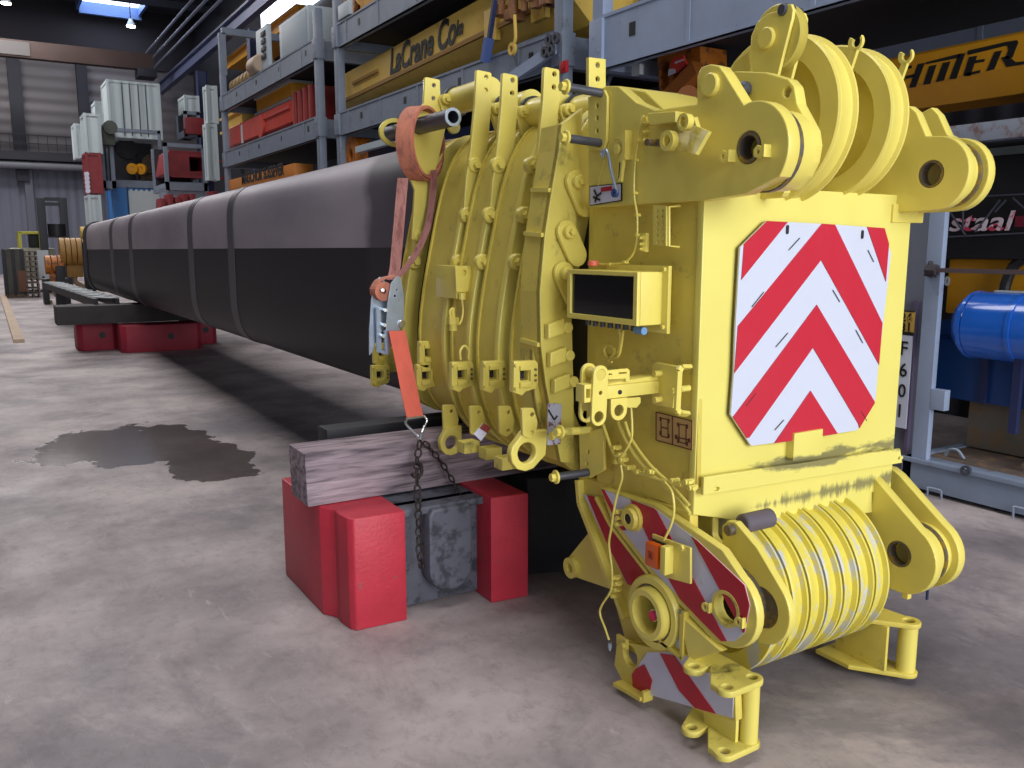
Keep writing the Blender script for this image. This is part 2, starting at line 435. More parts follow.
def add_ribbon(bm, pts, wdir, w, th, smooth=6):
    """flat strap along pts, width along wdir"""
    P = spline(pts, smooth) if smooth else [Vector(p) for p in pts]; W = Vector(wdir).normalized() * w / 2; R = []
    for i, p in enumerate(P):
        t = (P[min(i + 1, len(P) - 1)] - P[max(i - 1, 0)]).normalized(); n = t.cross(W).normalized() * th / 2
        R.append([bm.verts.new(p + q) for q in (-W - n, W - n, W + n, -W + n)])
    for A, B in zip(R, R[1:]):
        for i in range(4): bm.faces.new((A[i], A[(i + 1) % 4], B[(i + 1) % 4], B[i]))
    bm.faces.new(R[0][::-1]); bm.faces.new(R[-1])


def add_text(bm, s, origin, right, up, size, th=.004, font_shear=0., xs=1., offset=0., align='LEFT'):
    cu = bpy.data.curves.new('t', 'FONT'); cu.body = s; cu.size = size; cu.extrude = th / 2; cu.shear = font_shear; cu.offset = offset; cu.align_x = align
    o = bpy.data.objects.new('t', cu); COL.objects.link(o); dg = bpy.context.evaluated_depsgraph_get()
    me = bpy.data.meshes.new_from_object(o.evaluated_get(dg))
    r = Vector(right).normalized(); u = Vector(up).normalized(); n = r.cross(u)
    for v in me.vertices: v.co = Vector(origin) + r * v.co.x * xs + u * v.co.y + n * v.co.z
    bm.from_mesh(me); bpy.data.objects.remove(o); bpy.data.curves.remove(cu); bpy.data.meshes.remove(me)


def tag(o, label=None, cat=None, group=None, kind=None):
    if label: o['label'] = label
    if cat: o['category'] = cat
    if group: o['group'] = group
    if kind: o['kind'] = kind
    return o


def thing(name, loc, label, cat, group=None):
    o = bpy.data.objects.new(name, None); COL.objects.link(o); o.location = loc; WL[o] = Vector(loc)
    o.empty_display_size = .1
    return tag(o, label, cat, group)


SPLIT = set('beam_flange block_bolt board_clip boom_collar boom_pin bracket bracket_bolt bracket_clamp bracket_eye cable_clamp cable_gland columns conductor_line corner_casting crate_batten cross_beam door_bar foot_web fork_pocket machine_body ratchet_bar ratchet_frame roof_trusses sheave_cheek sheave_pack slide_pad_holder support_stand tank_leg tank_seam wall_panel block_jaw ratchet_handle pipe_cluster arm_eye yoke_block side_beam end_post'.split())


def pieces(bm):
    """split a bmesh into its separate touching pieces"""
    bm.verts.ensure_lookup_table(); bm.verts.index_update(); n = len(bm.verts); p = list(range(n))
    def find(a, q):
        while q[a] != a: q[a] = q[q[a]]; a = q[a]
        return a
    for e in bm.edges:
        a, c = find(e.verts[0].index, p), find(e.verts[1].index, p)
        if a != c: p[a] = c
    box = {}
    for v in bm.verts:
        r = find(v.index, p); c = v.co
        if r not in box: box[r] = [list(c), list(c)]
        for i in range(3): box[r][0][i] = min(box[r][0][i], c[i]); box[r][1][i] = max(box[r][1][i], c[i])
    K = list(box); g = list(range(len(K)))
    for i in range(len(K)):
        for j in range(i):
            A, B_ = box[K[i]], box[K[j]]
            if all(A[0][k] <= B_[1][k] + .002 and B_[0][k] <= A[1][k] + .002 for k in range(3)): g[find(i, g)] = find(j, g)
    idx = {K[i]: find(i, g) for i in range(len(K))}
    G = sorted(set(idx.values()))
    if len(G) < 2: return [bm]
    me = bpy.data.meshes.new('tmp'); of = [idx[find(v.index, p)] for v in bm.verts]; bm.to_mesh(me); out = []
    for q in G:
        nb = bmesh.new(); nb.from_mesh(me); nb.verts.ensure_lookup_table()
        bmesh.ops.delete(nb, geom=[nb.verts[i] for i in range(n) if of[i] != q], context='VERTS'); out.append(nb)
    bpy.data.meshes.remove(me); bm.free(); return out


def obj(name, bm, m, parent=None, smooth=True, loc=None, label=None):
    if name in SPLIT and parent is not None:
        P = [obj1(name, q, m, parent, smooth, None, label) for q in pieces(bm)]
        return P[0]
    return obj1(name, bm, m, parent, smooth, loc, label)


def obj1(name, bm, m, parent=None, smooth=True, loc=None, label=None):
    bmesh.ops.recalc_face_normals(bm, faces=bm.faces)
    base = Vector((0, 0, 0))
    if parent is not None: base = WL[parent]
    if loc is None:
        if parent is None or True:
            n = len(bm.verts); c = Vector((0, 0, 0))
            lo = Vector([min(v.co[i] for v in bm.verts) for i in range(3)]); hi = Vector([max(v.co[i] for v in bm.verts) for i in range(3)])
            loc = (lo + hi) / 2
            if parent is None: loc.z = lo.z
    loc = Vector(loc)
    for v in bm.verts: v.co -= loc
    me = bpy.data.meshes.new(name); bm.to_mesh(me); bm.free()
    if smooth:
        for p in me.polygons: p.use_smooth = True
        me.set_sharp_from_angle(angle=math.radians(32))
    if m: me.materials.append(m)
    o = bpy.data.objects.new(name, me); COL.objects.link(o); o.location = loc - base; WL[o] = loc
    if parent is not None: o.parent = parent
    if label: o['label'] = label
    return o


def BM(): return bmesh.new()


def plate(name, pts, axis, at, th, m, parent, holes=(), bev=.003, label=None):
    b = BM(); add_plate(b, pts, axis, at, th, holes, bev); return obj(name, b, m, parent, label=label)


def cyl(name, p0, p1, r, m, parent, **k):
    b = BM(); add_cyl(b, p0, p1, r, **k); return obj(name, b, m, parent)


def boxp(name, a, b_, m, parent, bev=.003, label=None):
    b = BM(); add_box(b, a, b_, bev); return obj(name, b, m, parent, label=label)


def tubep(name, pts, r, m, parent, **k):
    b = BM(); add_tube(b, pts, r, **k); return obj(name, b, m, parent)


def px3(px, py, ax, v): return Vector(hit(px, py, ax, v))


# ------------------------------------------------------------------ THE HALL
def struct(name, bm, m, parent=None):
    o = obj1(name, bm, m, parent, smooth=False); o['kind'] = 'structure'; return o


b = BM(); add_box(b, (-13, -12, -.2), (15, 63, 0)); struct('floor', b, floor_mat())
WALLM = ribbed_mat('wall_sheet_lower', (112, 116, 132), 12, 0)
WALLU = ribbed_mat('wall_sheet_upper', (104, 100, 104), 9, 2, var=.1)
b = BM(); add_box(b, (-13, 62, 0), (15, 62.3, 16.8)); wb = struct('wall_back', b, WALLM)
b = BM(); add_box(b, (-13, 61.8, 6.6), (15, 62, 13)); struct('upper_cladding', b, WALLU, wb)
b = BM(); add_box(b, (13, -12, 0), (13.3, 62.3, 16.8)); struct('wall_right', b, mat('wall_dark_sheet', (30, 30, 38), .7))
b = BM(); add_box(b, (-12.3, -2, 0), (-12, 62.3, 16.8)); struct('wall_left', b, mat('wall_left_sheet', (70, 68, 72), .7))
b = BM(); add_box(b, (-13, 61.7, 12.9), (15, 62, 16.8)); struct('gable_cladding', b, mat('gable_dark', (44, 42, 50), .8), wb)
# back-wall details
STEELD = mat('wall_column_steel', (30, 32, 46), .6)
b = BM()
for px_, w in ((17, .34), (84, .3)):
    x = hit(px_, 110, 'y', 61.5)[0]
    add_box(b, (x - w, 61.2, 5.6), (x + w, 61.8, 12.8))
struct('columns', b, STEELD, wb)
b = BM(); x = hit(30, 200, 'y', 61.5)[0]; add_box(b, (x - .22, 61.4, 0), (x + .22, 61.9, 6.3)); struct('lower_column', b, mat('wall_column_light', (98, 102, 116), .6), wb)
b = BM(); z = hit(40, 166, 'y', 61)[2]
add_cyl(b, (-12, 60.9, z), (9, 60.9, z), .22); struct('duct_pipe', b, mat('duct_grey', (120, 122, 132), .5), wb)
b = BM(); z2 = hit(40, 155, 'y', 61)[2]; add_box(b, (-12, 60.6, z2 - .35), (9, 61.8, z2 + .15))
for i in range(40): add_box(b, (-11 + i * .5, 60.6, z2 + .15), (-10.96 + i * .5, 60.64, z2 + 1.1))
add_box(b, (-12, 60.58, z2 + 1.08), (9, 60.66, z2 + 1.14)); add_box(b, (-12, 60.58, z2 + .6), (9, 60.66, z2 + .64))
struct('gallery_rail', b, mat('gallery_dark', (46, 46, 54), .6), wb)
# ceiling with trusses and rooflights
ROOF = mat('roof_deck', (52, 52, 60), .8, amt=.15, scale=.5)
b = BM(); add_box(b, (-13, -12, 16.5), (15, 63, 16.8)); ceil = struct('ceiling', b, ROOF)
b = BM()
for y in (22, 30, 38, 46, 54):
    add_box(b, (-13, y - .15, 15.0), (13, y + .15, 15.35)); add_box(b, (-13, y - .15, 16.2), (13, y + .15, 16.5))
    for i in range(10):
        x0 = -13 + i * 2.6
        add_beam(b, (x0, y, 15.2), (x0 + 1.3, y, 16.3), .12, .12); add_beam(b, (x0 + 1.3, y, 16.3), (x0 + 2.6, y, 15.2), .12, .12)
struct('roof_trusses', b, mat('truss_steel', (44, 48, 64), .6), ceil)
SKY = mat('rooflight_daylight', (225, 236, 255), .5, emit=4.5)
q = [hit(p[0], p[1], 'z', 16.3) for p in ((84, 1), (140, 1), (128, 6), (140, 9), (134, 9))]
xa, ya = q[0][0], q[0][1]
b = BM(); x0, x1 = hit(78, 3, 'z', 16.3)[0], hit(142, 3, 'z', 16.3)[0]; y0 = hit(110, 6, 'z', 16.3)[1]
add_box(b, (x0, y0 - 5, 16.4), (x1, y0, 16.5)); struct('rooflight', b, SKY, ceil)
b = BM()
for xx in (x0 - .15, x1): add_box(b, (xx, y0 - 5, 15.9), (xx + .15, y0 + .3, 16.5))
add_box(b, (x0, y0, 15.7), (x1 + .2, y0 + .35, 16.5)); struct('rooflight_kerb', b, mat('kerb_blue', (96, 128, 186), .5), ceil)
# daylight window high in the right-hand wall
X = 12.9
wy0, wz = hit(308, 0, 'x', X)[1], hit(285, 22, 'x', X)[2]
b = BM(); yA, yB = hit(322, 8, 'x', X)[1], hit(262, 20, 'x', X)[1]
add_box(b, (12.85, yA, hit(285, 24, 'x', X)[2]), (12.95, yB, hit(285, -30, 'x', X)[2])); struct('window_1', b, SKY)

# overhead travelling crane on the far wall, and lamps
cz = hit(40, 52, 'y', 56)[2]
t = thing('overhead_crane', (0, 56, cz), 'long brown travelling crane girder high up in front of the back wall', 'crane')
b = BM(); add_box(b, (-12, 55.6, cz - .45), (9.5, 56.2, cz + .45), .03); obj('girder', b, mat('girder_brown', (66, 50, 46), .7, amt=.2, scale=.6), t)
b = BM(); add_box(b, (-12, 55.55, cz - .35), (3.2, 55.6, cz + .35)); obj('sign_panel', b, mat('girder_grey', (84, 80, 80), .6), t)
b = BM(); add_box(b, (8.6, 55.2, cz - .9), (9.6, 56.6, cz - .45), .03); obj('end_carriage', b, STEELD, t)

LAMPM = mat('lamp_glow', (255, 248, 235), .4, emit=30)
def hall_lamp(px_, py_, label, r=.28):
    x, y, z = hit(px_, py_, 'z', 14.9)
    t = thing('high_bay_lamp', (x, y, 14.9), label, 'lamp', 'high bay lamps under the roof')
    b = BM(); add_lathe(b, (x, y, 14.95), (0, 0, 1), [(0, r), (.02, r), (.3, r * .5), (.42, r * .35), (.42, .01), (.28, .01), (.05, r * .9), (0, r * .92)], 24)
    obj('reflector', b, PALE, t)
    b = BM(); add_lathe(b, (x, y, 14.9), (0, 0, 1), [(0, .01), (0, r * .85), (.1, r * .8), (.1, .01)], 24); obj('bulb_glass', b, LAMPM, t)
    b = BM(); add_cyl(b, (x, y, 15.35), (x, y, 16.5), .03, seg=8); obj('hanger_rod', b, STEELD, t)
hall_lamp(6, 4, 'bright ceiling lamp in the top left corner of the photo')
hall_lamp(131, 27, 'bright ceiling lamp hanging right of the rooflight, above the container stack')

# crane runway along the right-hand bay
RX = hit(160, 88, 'y', 61)[0]
p0, p1 = px3(243, 16, 'x', RX), px3(168, 80, 'x', RX); rz = p0.z
t = thing('crane_runway', (RX, 8, 0), 'blue steel crane runway beam on tall navy columns running above the racks', 'beam')
b = BM(); z0 = rz
add_box(b, (RX - .03, -2, z0 - .35), (RX + .03, 61, z0 + .2)); add_box(b, (RX - .16, -2, z0 - .38), (RX + .16, 61, z0 - .33)); add_box(b, (RX - .2, -2, z0 + .2), (RX + .2, 61, z0 + .25))
obj('runway_beam', b, mat('runway_blue', (84, 92, 124), .45, .2), t, smooth=False)
b = BM(); add_box(b, (RX - .05, -2, z0 + .31), (RX + .05, 61, z0 + .45)); obj('rail', b, PIN, t)
b = BM()
for k in range(3): add_cyl(b, (RX - .5 - .3 * k, -2, z0 + 1.0 + .3 * k), (RX - .5 - .3 * k, 61, z0 + 1.0 + .3 * k), .07, seg=8)
obj('conductor_line', b, mat('conductor_grey', (110, 116, 136), .4, .3), t)
for i, ppx in enumerate((204, 258)):
    c = px3(ppx, 110, 'x', RX + .4)
    b = BM(); y = c.y
    add_box(b, (RX + .1, y - .25, 0), (RX + .14, y + .25, z0 - .6)); add_box(b, (RX + .62, y - .25, 0), (RX + .66, y + .25, z0 - .6)); add_box(b, (RX + .14, y - .03, 0), (RX + .62, y + .03, z0 - .6))
    obj('column', b, NAVY, t, smooth=False)
# ------------------------------------------------------------------ THE CRANE BOOM
CX = 2.59                       # middle of the boom
boom = thing('telescopic_crane_boom', (CX, 2.2, 0), 'long crane boom with grey and black tube, yellow collars and chevron-marked yellow head', 'crane boom')
XS = 2.04                       # left side plate of the head
YF = 2.14                       # front plate of the head
XR = 3.15


def mirror(L): return L + [(2 * CX - x, z) for x, z in reversed(L)]


def soft(L, n=3):
    P = spline([(x, z, 0) for x, z in L], n); return [(p.x, p.y) for p in P]


def ring_y(bm, outer, inner, y0, y1, drop=0.):
    """hollow section along Y from equal length outlines"""
    k = len(outer)
    R = [[bm.verts.new((x, y, z - drop * (y - 2.2))) for x, z in c] for c, y in ((outer, y0), (outer, y1), (inner, y1), (inner, y0))]
    for j in range(4):
        A = R[j]; B = R[(j + 1) % 4]
        for i in range(k): bm.faces.new((A[i], A[(i + 1) % k], B[(i + 1) % k], B[i]))


def inset(L, d):
    k = len(L); o = []
    for i in range(k):
        a = Vector(L[i - 1]); b = Vector(L[(i + 1) % k]); t = (b - a)
        if t.length < 1e-6: t = Vector((1, 0))
        t.normalize(); n = Vector((-t.y, t.x))
        o.append(tuple(Vector(L[i]) + n * d))
    c = Vector((CX, 1.5))
    j = k // 4
    if ((Vector(o[j]) - c).length > (Vector(L[j]) - c).length) == (d > 0): o = [tuple(Vector(L[i]) * 2 - Vector(o[i])) for i in range(k)]
    return o


# black and grey tube
tl = [(2.59, 2.285), (2.3, 2.285), (2.13, 2.255), (2.03, 2.16), (1.995, 2.0), (1.99, 1.7), (1.99, 1.3), (2.0, 1.1), (2.05, .93), (2.16, .83), (2.34, .795), (2.59, .79)]
TC = soft(mirror(tl[:-1]) + [(CX, .79)], 2) if False else mirror(soft(tl, 3)[1:-1])
TI = inset(TC, .03)
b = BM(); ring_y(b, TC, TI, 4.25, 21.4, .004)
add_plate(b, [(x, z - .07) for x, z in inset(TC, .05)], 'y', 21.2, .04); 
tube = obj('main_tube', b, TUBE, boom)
b = BM(); ring_y(b, inset(TC, -.03), inset(TC, -.002), 21.1, 21.5, .004); obj('tail_flange', b, DARKST, boom)
BAND = mat('tube_seam_band', (74, 70, 78), .5, amt=.15, scale=2)
for y_ in (16.7, 14.4, 9.95, 8.15):
    b = BM(); ring_y(b, inset(TC, -.006), inset(TC, .004), y_, y_ + .22 + .02 * (y_ - 8), .004); obj('seam_band', b, BAND, boom)

# collars (head ends of the nested sections)
cl = [(2.59, 2.29), (2.33, 2.29), (2.18, 2.25), (2.07, 2.14), (1.995, 1.97), (1.93, 1.70), (1.885, 1.48), (1.86, 1.28), (1.87, 1.10), (1.91, .95)]
clf = cl + [(1.98, .83), (2.12, .73), (2.36, .65), (2.59, .63)]
clr = cl + [(1.99, .85), (2.12, .80), (2.36, .795), (2.59, .795)]
YC = [4.14, 3.67, 3.42, 3.16, 2.88]            # rear ... front
EAR = [430, 482, 508, 549.5, None]
EART = [78, 70, 73, 67, None]
TAN = YEL
for i, y in enumerate(YC):
    C = mirror(soft(clf if i >= 1 else clr, 2)[1:-1])
    Cs = mirror(soft(clf if i >= 2 else clr, 2)[1:-1])
    wf = (.085, .075, .075, .08, .17)[i]
    b = BM(); add_plate(b, C, 'y', y, .035, [inset(C, wf)], .006)
    if i == 4:
        ring_y(b, inset(C, .0), inset(C, .03), y + .01, y + .10)
    fl = obj('collar_flange', b, YELO if i == 4 else YEL, boom)
    # skin behind the flange, reaching towards the next collar
    ln = (.11, .29, .19, .20, .19)[i]
    b = BM(); ring_y(b, inset(Cs, .010), inset(Cs, .05), y + .03, y + ln)
    ring_y(b, inset(Cs, .002), inset(Cs, .014), y + ln - .015, y + ln)
    obj('collar_skin', b, YELD, boom)
    # ear plate with two holes above the flange
    if EAR[i]:
        e = EAR[i]; et = EART[i]
        P = XZ([(e - 6.5, et), (e + 8.5, et + 3), (e + 8.5, et + 34), (e + 5, et + 75), (e - 1, et + 110), (e - 7, et + 150), (e - 20, et + 150), (e - 17, et + 110), (e - 12, et + 75), (e - 8, et + 34)], y - .012)
        if i == 0: P = XZ([(424, 77), (439, 80), (440, 106), (447, 118), (442, 140), (434, 175), (428, 240), (411, 240), (414, 190), (406, 170), (401, 140), (400, 124), (409, 114), (423, 104)], y - .012)
        hs = [circ(*XZ([(e + 2, et + 8)], y)[0], .011, 12), circ(*XZ([(e + 1.5, et + 21)], y)[0], .011, 12)]
        plate('ear_plate', rounded(P, .01, 2), 'y', y - .024, .022, YEL, boom, hs)
    # bolted bosses on the flange
    for fy in ((165, 215, 262) if i in (1, 2, 3) else ((262, 235) if i == 0 else ())):
        ex = {0: 424, 1: 468, 2: 491, 3: 525}[i] - (fy - 165) * .16
        c = Vector((XZ([(ex, fy)], y - .02)[0][0] + .035, y + .0, XZ([(ex, fy)], y - .02)[0][1]))
        b = BM(); add_cyl(b, c, c + Vector((0, -.035, 0)), .036, seg=20, bev=.005); add_cyl(b, c + Vector((0, -.03, 0)), c + Vector((0, -.06, 0)), .018, seg=6)
        obj('bolt_boss', b, YEL, boom)
# inner section between collars, coloured dark for gap shade and grease at the head
b = BM(); Ci = mirror(soft(clr, 3)[1:-1]); ring_y(b, inset(Ci, .21), inset(Ci, .24), 2.8, 4.3); obj('inner_section', b, mat('shaded_greased_section', (58, 54, 44), .5, amt=.3, scale=5), boom)

# rollers between the ears: tube, black ring, bolt
for (lx, ly, ya, yb) in ((446, 97, 4.10, 3.75), (497, 106, 3.66, 3.45), (523, 109, 3.40, 3.19), (568, 107, 3.13, 2.9)):
    p = px3(lx, ly, 'y', ya)
    x, z = p.x + .065, p.z - .015
    b = BM(); add_cyl(b, (x, ya, z), (x, yb, z), .067, seg=28); obj('roller_tube', b, YEL, boom)
    b = BM(); add_cyl(b, (x, ya + .02, z), (x, ya, z), .078, seg=28, inner=.03); obj('roller_seal', b, BLACKR, boom)
    b = BM(); P = slot(x - .07, z - .005, x - .02, z - .13, .035); add_plate(b, P, 'y', ya - .005, .022, bev=.003); obj('roller_bracket', b, YEL, boom)
    b = BM(); add_cyl(b, (x - .075, ya, z), (x - .075, ya - .035, z), .027, seg=20, bev=.004); add_cyl(b, (x - .075, ya - .03, z), (x - .075, ya - .055, z), .016, seg=6); obj('roller_bolt', b, YEL, boom)

# front collar cover and its wide cheek
edge = [(562, 124), (559, 150), (552, 190), (545, 235), (540, 292), (541, 345), (546, 385), (554, 425), (561, 462)]
P = XZ(edge + [(574, 464), (574, 400), (572, 320), (574, 260), (578, 200), (582, 128), (583, 108)], 2.82)
plate('cover_plate', P, 'y', 2.82, .03, YELO, boom)
E2 = XZ(edge, 2.82)
def sheet(bm, pts, y0, y1, th=.012):
    for k in range(len(pts) - 1):
        (xa, za), (xb, zb) = pts[k], pts[k + 1]
        vs = [bm.verts.new(q) for q in ((xa, y0, za), (xb, y0, zb), (xb, y1, zb), (xa, y1, za), (xa + th, y0, za), (xb + th, y0, zb), (xb + th, y1, zb), (xa + th, y1, za))]
        for q in ((0, 1, 2, 3), (7, 6, 5, 4), (0, 4, 5, 1), (1, 5, 6, 2), (2, 6, 7, 3), (3, 7, 4, 0)): bm.faces.new([vs[j] for j in q])
b = BM(); sheet(b, E2, 2.825, 2.965); obj('cover_side', b, YELD, boom, smooth=False)
for zz in (1.94, 1.66, 1.30):
    b = BM(); j = min(range(len(E2)), key=lambda q: abs(E2[q][1] - zz)); xx = E2[j][0]; zq = E2[j][1]
    add_beam(b, (xx - .004, 2.83, zq), (xx - .004, 2.96, zq + .008), .014, .016); obj('cover_strap', b, YEL, boom)

# shaped boss plates and bolts on the front cover
for j, (u, v) in enumerate(((576, 182), (567, 232), (564, 273))):
    c = px3(u, v, 'y', 2.8)
    b = BM(); P = slot(c.x, c.z + .0, c.x + .05, c.z - .09, .045); add_plate(b, P, 'y', 2.795, .02, bev=.003); obj('cam_plate', b, YEL, boom)
    b = BM(); add_cyl(b, (c.x, 2.8, c.z), (c.x, 2.77, c.z), .026, seg=24, bev=.004); add_cyl(b, (c.x, 2.77, c.z), (c.x, 2.755, c.z), .013, seg=6); obj('cam_bolt', b, YEL, boom)
for j, (u, v) in enumerate(((556, 333), (558, 361), (562, 387))):
    c = px3(u, v, 'y', 2.8)
    b = BM(); P = [(c.x - .045, c.z - .02), (c.x + .03, c.z - .002), (c.x + .03, c.z + .055), (c.x - .045, c.z + .035)]; add_plate(b, P, 'y', 2.785, .03, bev=.004); obj('stop_block', b, YEL, boom)
    b = BM(); add_cyl(b, (c.x + .045, 2.81, c.z + .02), (c.x + .045, 2.775, c.z + .02), .022, seg=20, bev=.004); obj('stop_pin', b, YEL, boom)
# sticker on the cover
P = XZ([(547.5, 403), (561.5, 404), (560, 444), (547, 445)], 2.80); st = plate('sticker', P, 'y', 2.797, .004, mat('sticker_silver', (176, 178, 196), .4, spots=(120, 70, 80), scale=14, thr=(.55, .6)), boom, bev=0)
b = BM()
for a_, c_ in (((549, 410), (555, 420)), ((555, 420), (558, 416)), ((549, 434), (558, 436))):
    u0 = px3(*a_, 'y', 2.79); u1 = px3(*c_, 'y', 2.79); u0.y = u1.y = 2.795; add_beam(b, u0, u1, .004, .006)
obj('sticker_figure', b, LETTER, st)

# small plates with two holes low on each flange
for (u, v, y) in ((443, 405, 3.66), (470, 406, 3.39), (499, 406, 3.13), (522, 408, 2.83)):
    P = XZ([(u, v), (u + 12, v), (u + 16, v + 14), (u + 14, v + 26), (u + 8, v + 31), (u + 1, v + 28)], y - .04)
    h = [circ(*XZ([(u + 5, v + 5)], y)[0], .009, 12), circ(*XZ([(u + 5, v + 23)], y)[0], .009, 12)]
    plate('tie_plate', rounded(P, .012, 3), 'y', y - .04, .018, YEL, boom, h)
# eye lugs beneath
for (cx_, cy_, y, tp) in ((452, 443, 3.60, [(447, 428), (462, 426), (462, 450)]), (527, 453, 2.80, [(524, 432), (548, 430), (546, 455)])):
    c = XZ([(cx_, cy_)], y)[0]; r = .075 if cx_ > 500 else .062
    top = XZ([tp[0], tp[1], tp[2]], y)
    P = [top[0], top[1], top[2]] + [(c[0] + r * math.cos(a), c[1] + r * math.sin(a)) for a in [math.radians(q) for q in (-35, -65, -95, -125, -155, -185, -205)]]
    plate('eye_lug', P, 'y', y, .035, YEL, boom, [circ(c[0], c[1], r * .56, 24)], .005)
# warning sticker on the fourth flange
P = XZ([(474, 434), (484, 423), (491, 428), (481, 441)], 3.05)
s_ = plate('warning_sticker', P, 'y', 3.05, .004, STR_W, boom, bev=0); P = XZ([(479.5, 428), (484, 423), (491, 428), (487, 433)], 3.045); plate('sticker_heading', P, 'y', 3.044, .003, mat('sticker_maroon', (120, 40, 36), .5), s_, bev=0)
b = BM()
for u, v, w_, y in ((468, 446, 14, 3.3), (490, 452, 14, 3.2), (506, 462, 14, 3.0)):
    c = px3(u, v, 'y', y); add_box(b, (c.x - .03, y - .02, c.z - .03), (c.x + .05, y + .05, c.z + .02), .004)
obj('slide_pad_holder', b, YELO, boom)


def guide_block(u, v, y, s=1.):
    """cast wedge block with a square window"""
    c = px3(u, v, 'y', y); w = .058 * s
    o_ = [(c.x - w, c.z - w * 1.05), (c.x - w * .3, c.z - w * 1.35), (c.x + .0, c.z - w * 1.1), (c.x + w * .8, c.z - w * .95), (c.x + w, c.z - w * .6), (c.x + w, c.z + w * .8), (c.x + w * .8, c.z + w * 1.0), (c.x - w * .95, c.z + w * 1.05)]
    b = BM(); add_plate(b, o_, 'y', y, .035, [[(c.x - w * .45, c.z - w * .3), (c.x + w * .2, c.z - w * .3), (c.x + w * .2, c.z + w * .4), (c.x - w * .45, c.z + w * .4)]], .004)
    g = obj('guide_block', b, YEL, boom)
    b = BM(); add_box(b, (c.x - w * .55, y - .012, c.z + w * .42), (c.x + w * .3, y + .005, c.z + w * .75), .003)
    add_box(b, (c.x - w * .55, y - .012, c.z - w * .75), (c.x + w * .3, y + .005, c.z - w * .38), .003)
    add_box(b, (c.x + w * .25, y - .012, c.z - w * .5), (c.x + w * .5, y + .005, c.z + w * .55), .003)
    for dz in (-.8, .8): add_cyl(b, (c.x - w * .85, y - .012, c.z + w * dz), (c.x - w * .85, y + .005, c.z + w * dz), w * .13, seg=8)
    obj('block_jaw', b, YEL, g)
    b = BM()
    for dz in (-.35, 0, .4): add_cyl(b, (c.x + w * .75, y - .006, c.z + w * dz), (c.x + w * .75, y + .0, c.z + w * dz), w * .09, seg=8)
    obj('block_bolt', b, BARE, g)
    b = BM(); add_box(b, (c.x - w * .4, y + .032, c.z - w * .25), (c.x + w * .18, y + .04, c.z + w * .35)); obj('block_insert', b, DARKST, g)


for u, v, y in ((430, 353, 3.86), (427, 376, 3.86), (463, 375, 3.40), (495, 375, 3.14), (526, 376, 2.84)): guide_block(u, v, y)
guide_block(381, 375, 4.55, .95); guide_block(383, 353, 4.6, .95)
for (u, v) in ((392, 365),):
    c0 = px3(388, 362, 'y', 4.57); b = BM(); add_box(b, (c0.x - .02, 4.56, c0.z - .06), (2.02, 4.62, c0.z + .08), .005); obj('guide_arm', b, YELO, boom)
# shackle loop on one block
c = px3(464.5, 353, 'y', 3.40); b = BM(); add_tube(b, [(c.x - .02, 3.40, c.z - .03), (c.x - .022, 3.40, c.z + .01), (c.x, 3.40, c.z + .032), (c.x + .022, 3.40, c.z + .01), (c.x + .02, 3.40, c.z - .03)], .006); obj('lock_loop', b, YEL, boom)

# junction box with cable gland between two collars
c = px3(457, 266, 'y', 3.50); d = px3(457, 299, 'y', 3.50)
boxp('junction_box', (c.x, 3.51, c.z), (d.x + .06, 3.72, d.z), YEL, boom, .004)
b = BM(); P = XZ([(455, 266), (471, 266), (471, 287), (467, 292), (456, 292)], 3.50); add_plate(b, rounded(P, .006, 2), 'y', 3.495, .015, [circ(*XZ([(463.5, 273)], 3.50)[0], .014, 14)], .002); obj('gland_plate', b, YEL, boom)
b = BM(); q = px3(462, 293, 'y', 3.49); add_cyl(b, q, q + Vector((0, 0, -.03)), .016, seg=8); add_tube(b, [q + Vector((0, 0, -.03)), q + Vector((.004, 0, -.09)), q + Vector((-.02, -.01, -.14)), q + Vector((-.06, -.01, -.12)), q + Vector((-.068, -.01, -.08)), q + Vector((-.05, -.01, -.07)), q + Vector((-.04, 0, -.12))], .005)
obj('sensor_cable', b, YEL, boom)
q = px3(453, 324, 'y', 3.48); b = BM(); add_cyl(b, q + Vector((0, 0, .03)), q + Vector((0, 0, -.0)), .028, seg=6); add_cyl(b, q, q + Vector((0, 0, -.03)), .02, seg=14); add_cyl(b, q + Vector((0, 0, .02)), q + Vector((0, 0, .07)), .01, seg=10); obj('sensor', b, YELD, boom)

# grey pipes carried in the collar ears
for nm, u, v, Y0, Y1, r in (('stowing_pipe', 453, 117, 3.74, 4.52, .042),):
    p = px3(u, v, 'y', Y0); b = BM(); add_cyl(b, p, (p.x, Y1, p.z), r, seg=28, inner=r * .68); obj(nm, b, PIN, boom)
    b = BM(); add_cyl(b, (p.x, Y0 - .003, p.z), (p.x, Y0 + .006, p.z), r * 1.02, seg=28, inner=r * .7); obj('pipe_rim', b, ZINC, boom)
    PIPE = (p.x, p.z, r)
    b = BM(); P = [(p.x + .095 * math.cos(a), p.z - .0 + .075 * math.sin(a)) for a in [2 * PI * k / 24 for k in range(24)]]
    add_plate(b, P, 'y', 4.4, .02, [[(p.x + .07 * math.cos(a), p.z + .052 * math.sin(a)) for a in [2 * PI * k / 20 for k in range(20)]]]); obj('pipe_guide', b, YEL, boom)

# ---------------------------------------------------------------- head box
b = BM()
add_box(b, (XS + .02, YF + .02, .83), (XR - .0, 2.62, 1.86), .006)
add_box(b, (XS + .02, 2.6, .80), (XR, 2.79, 1.86), .006)
obj('head_box', b, YEL, boom)
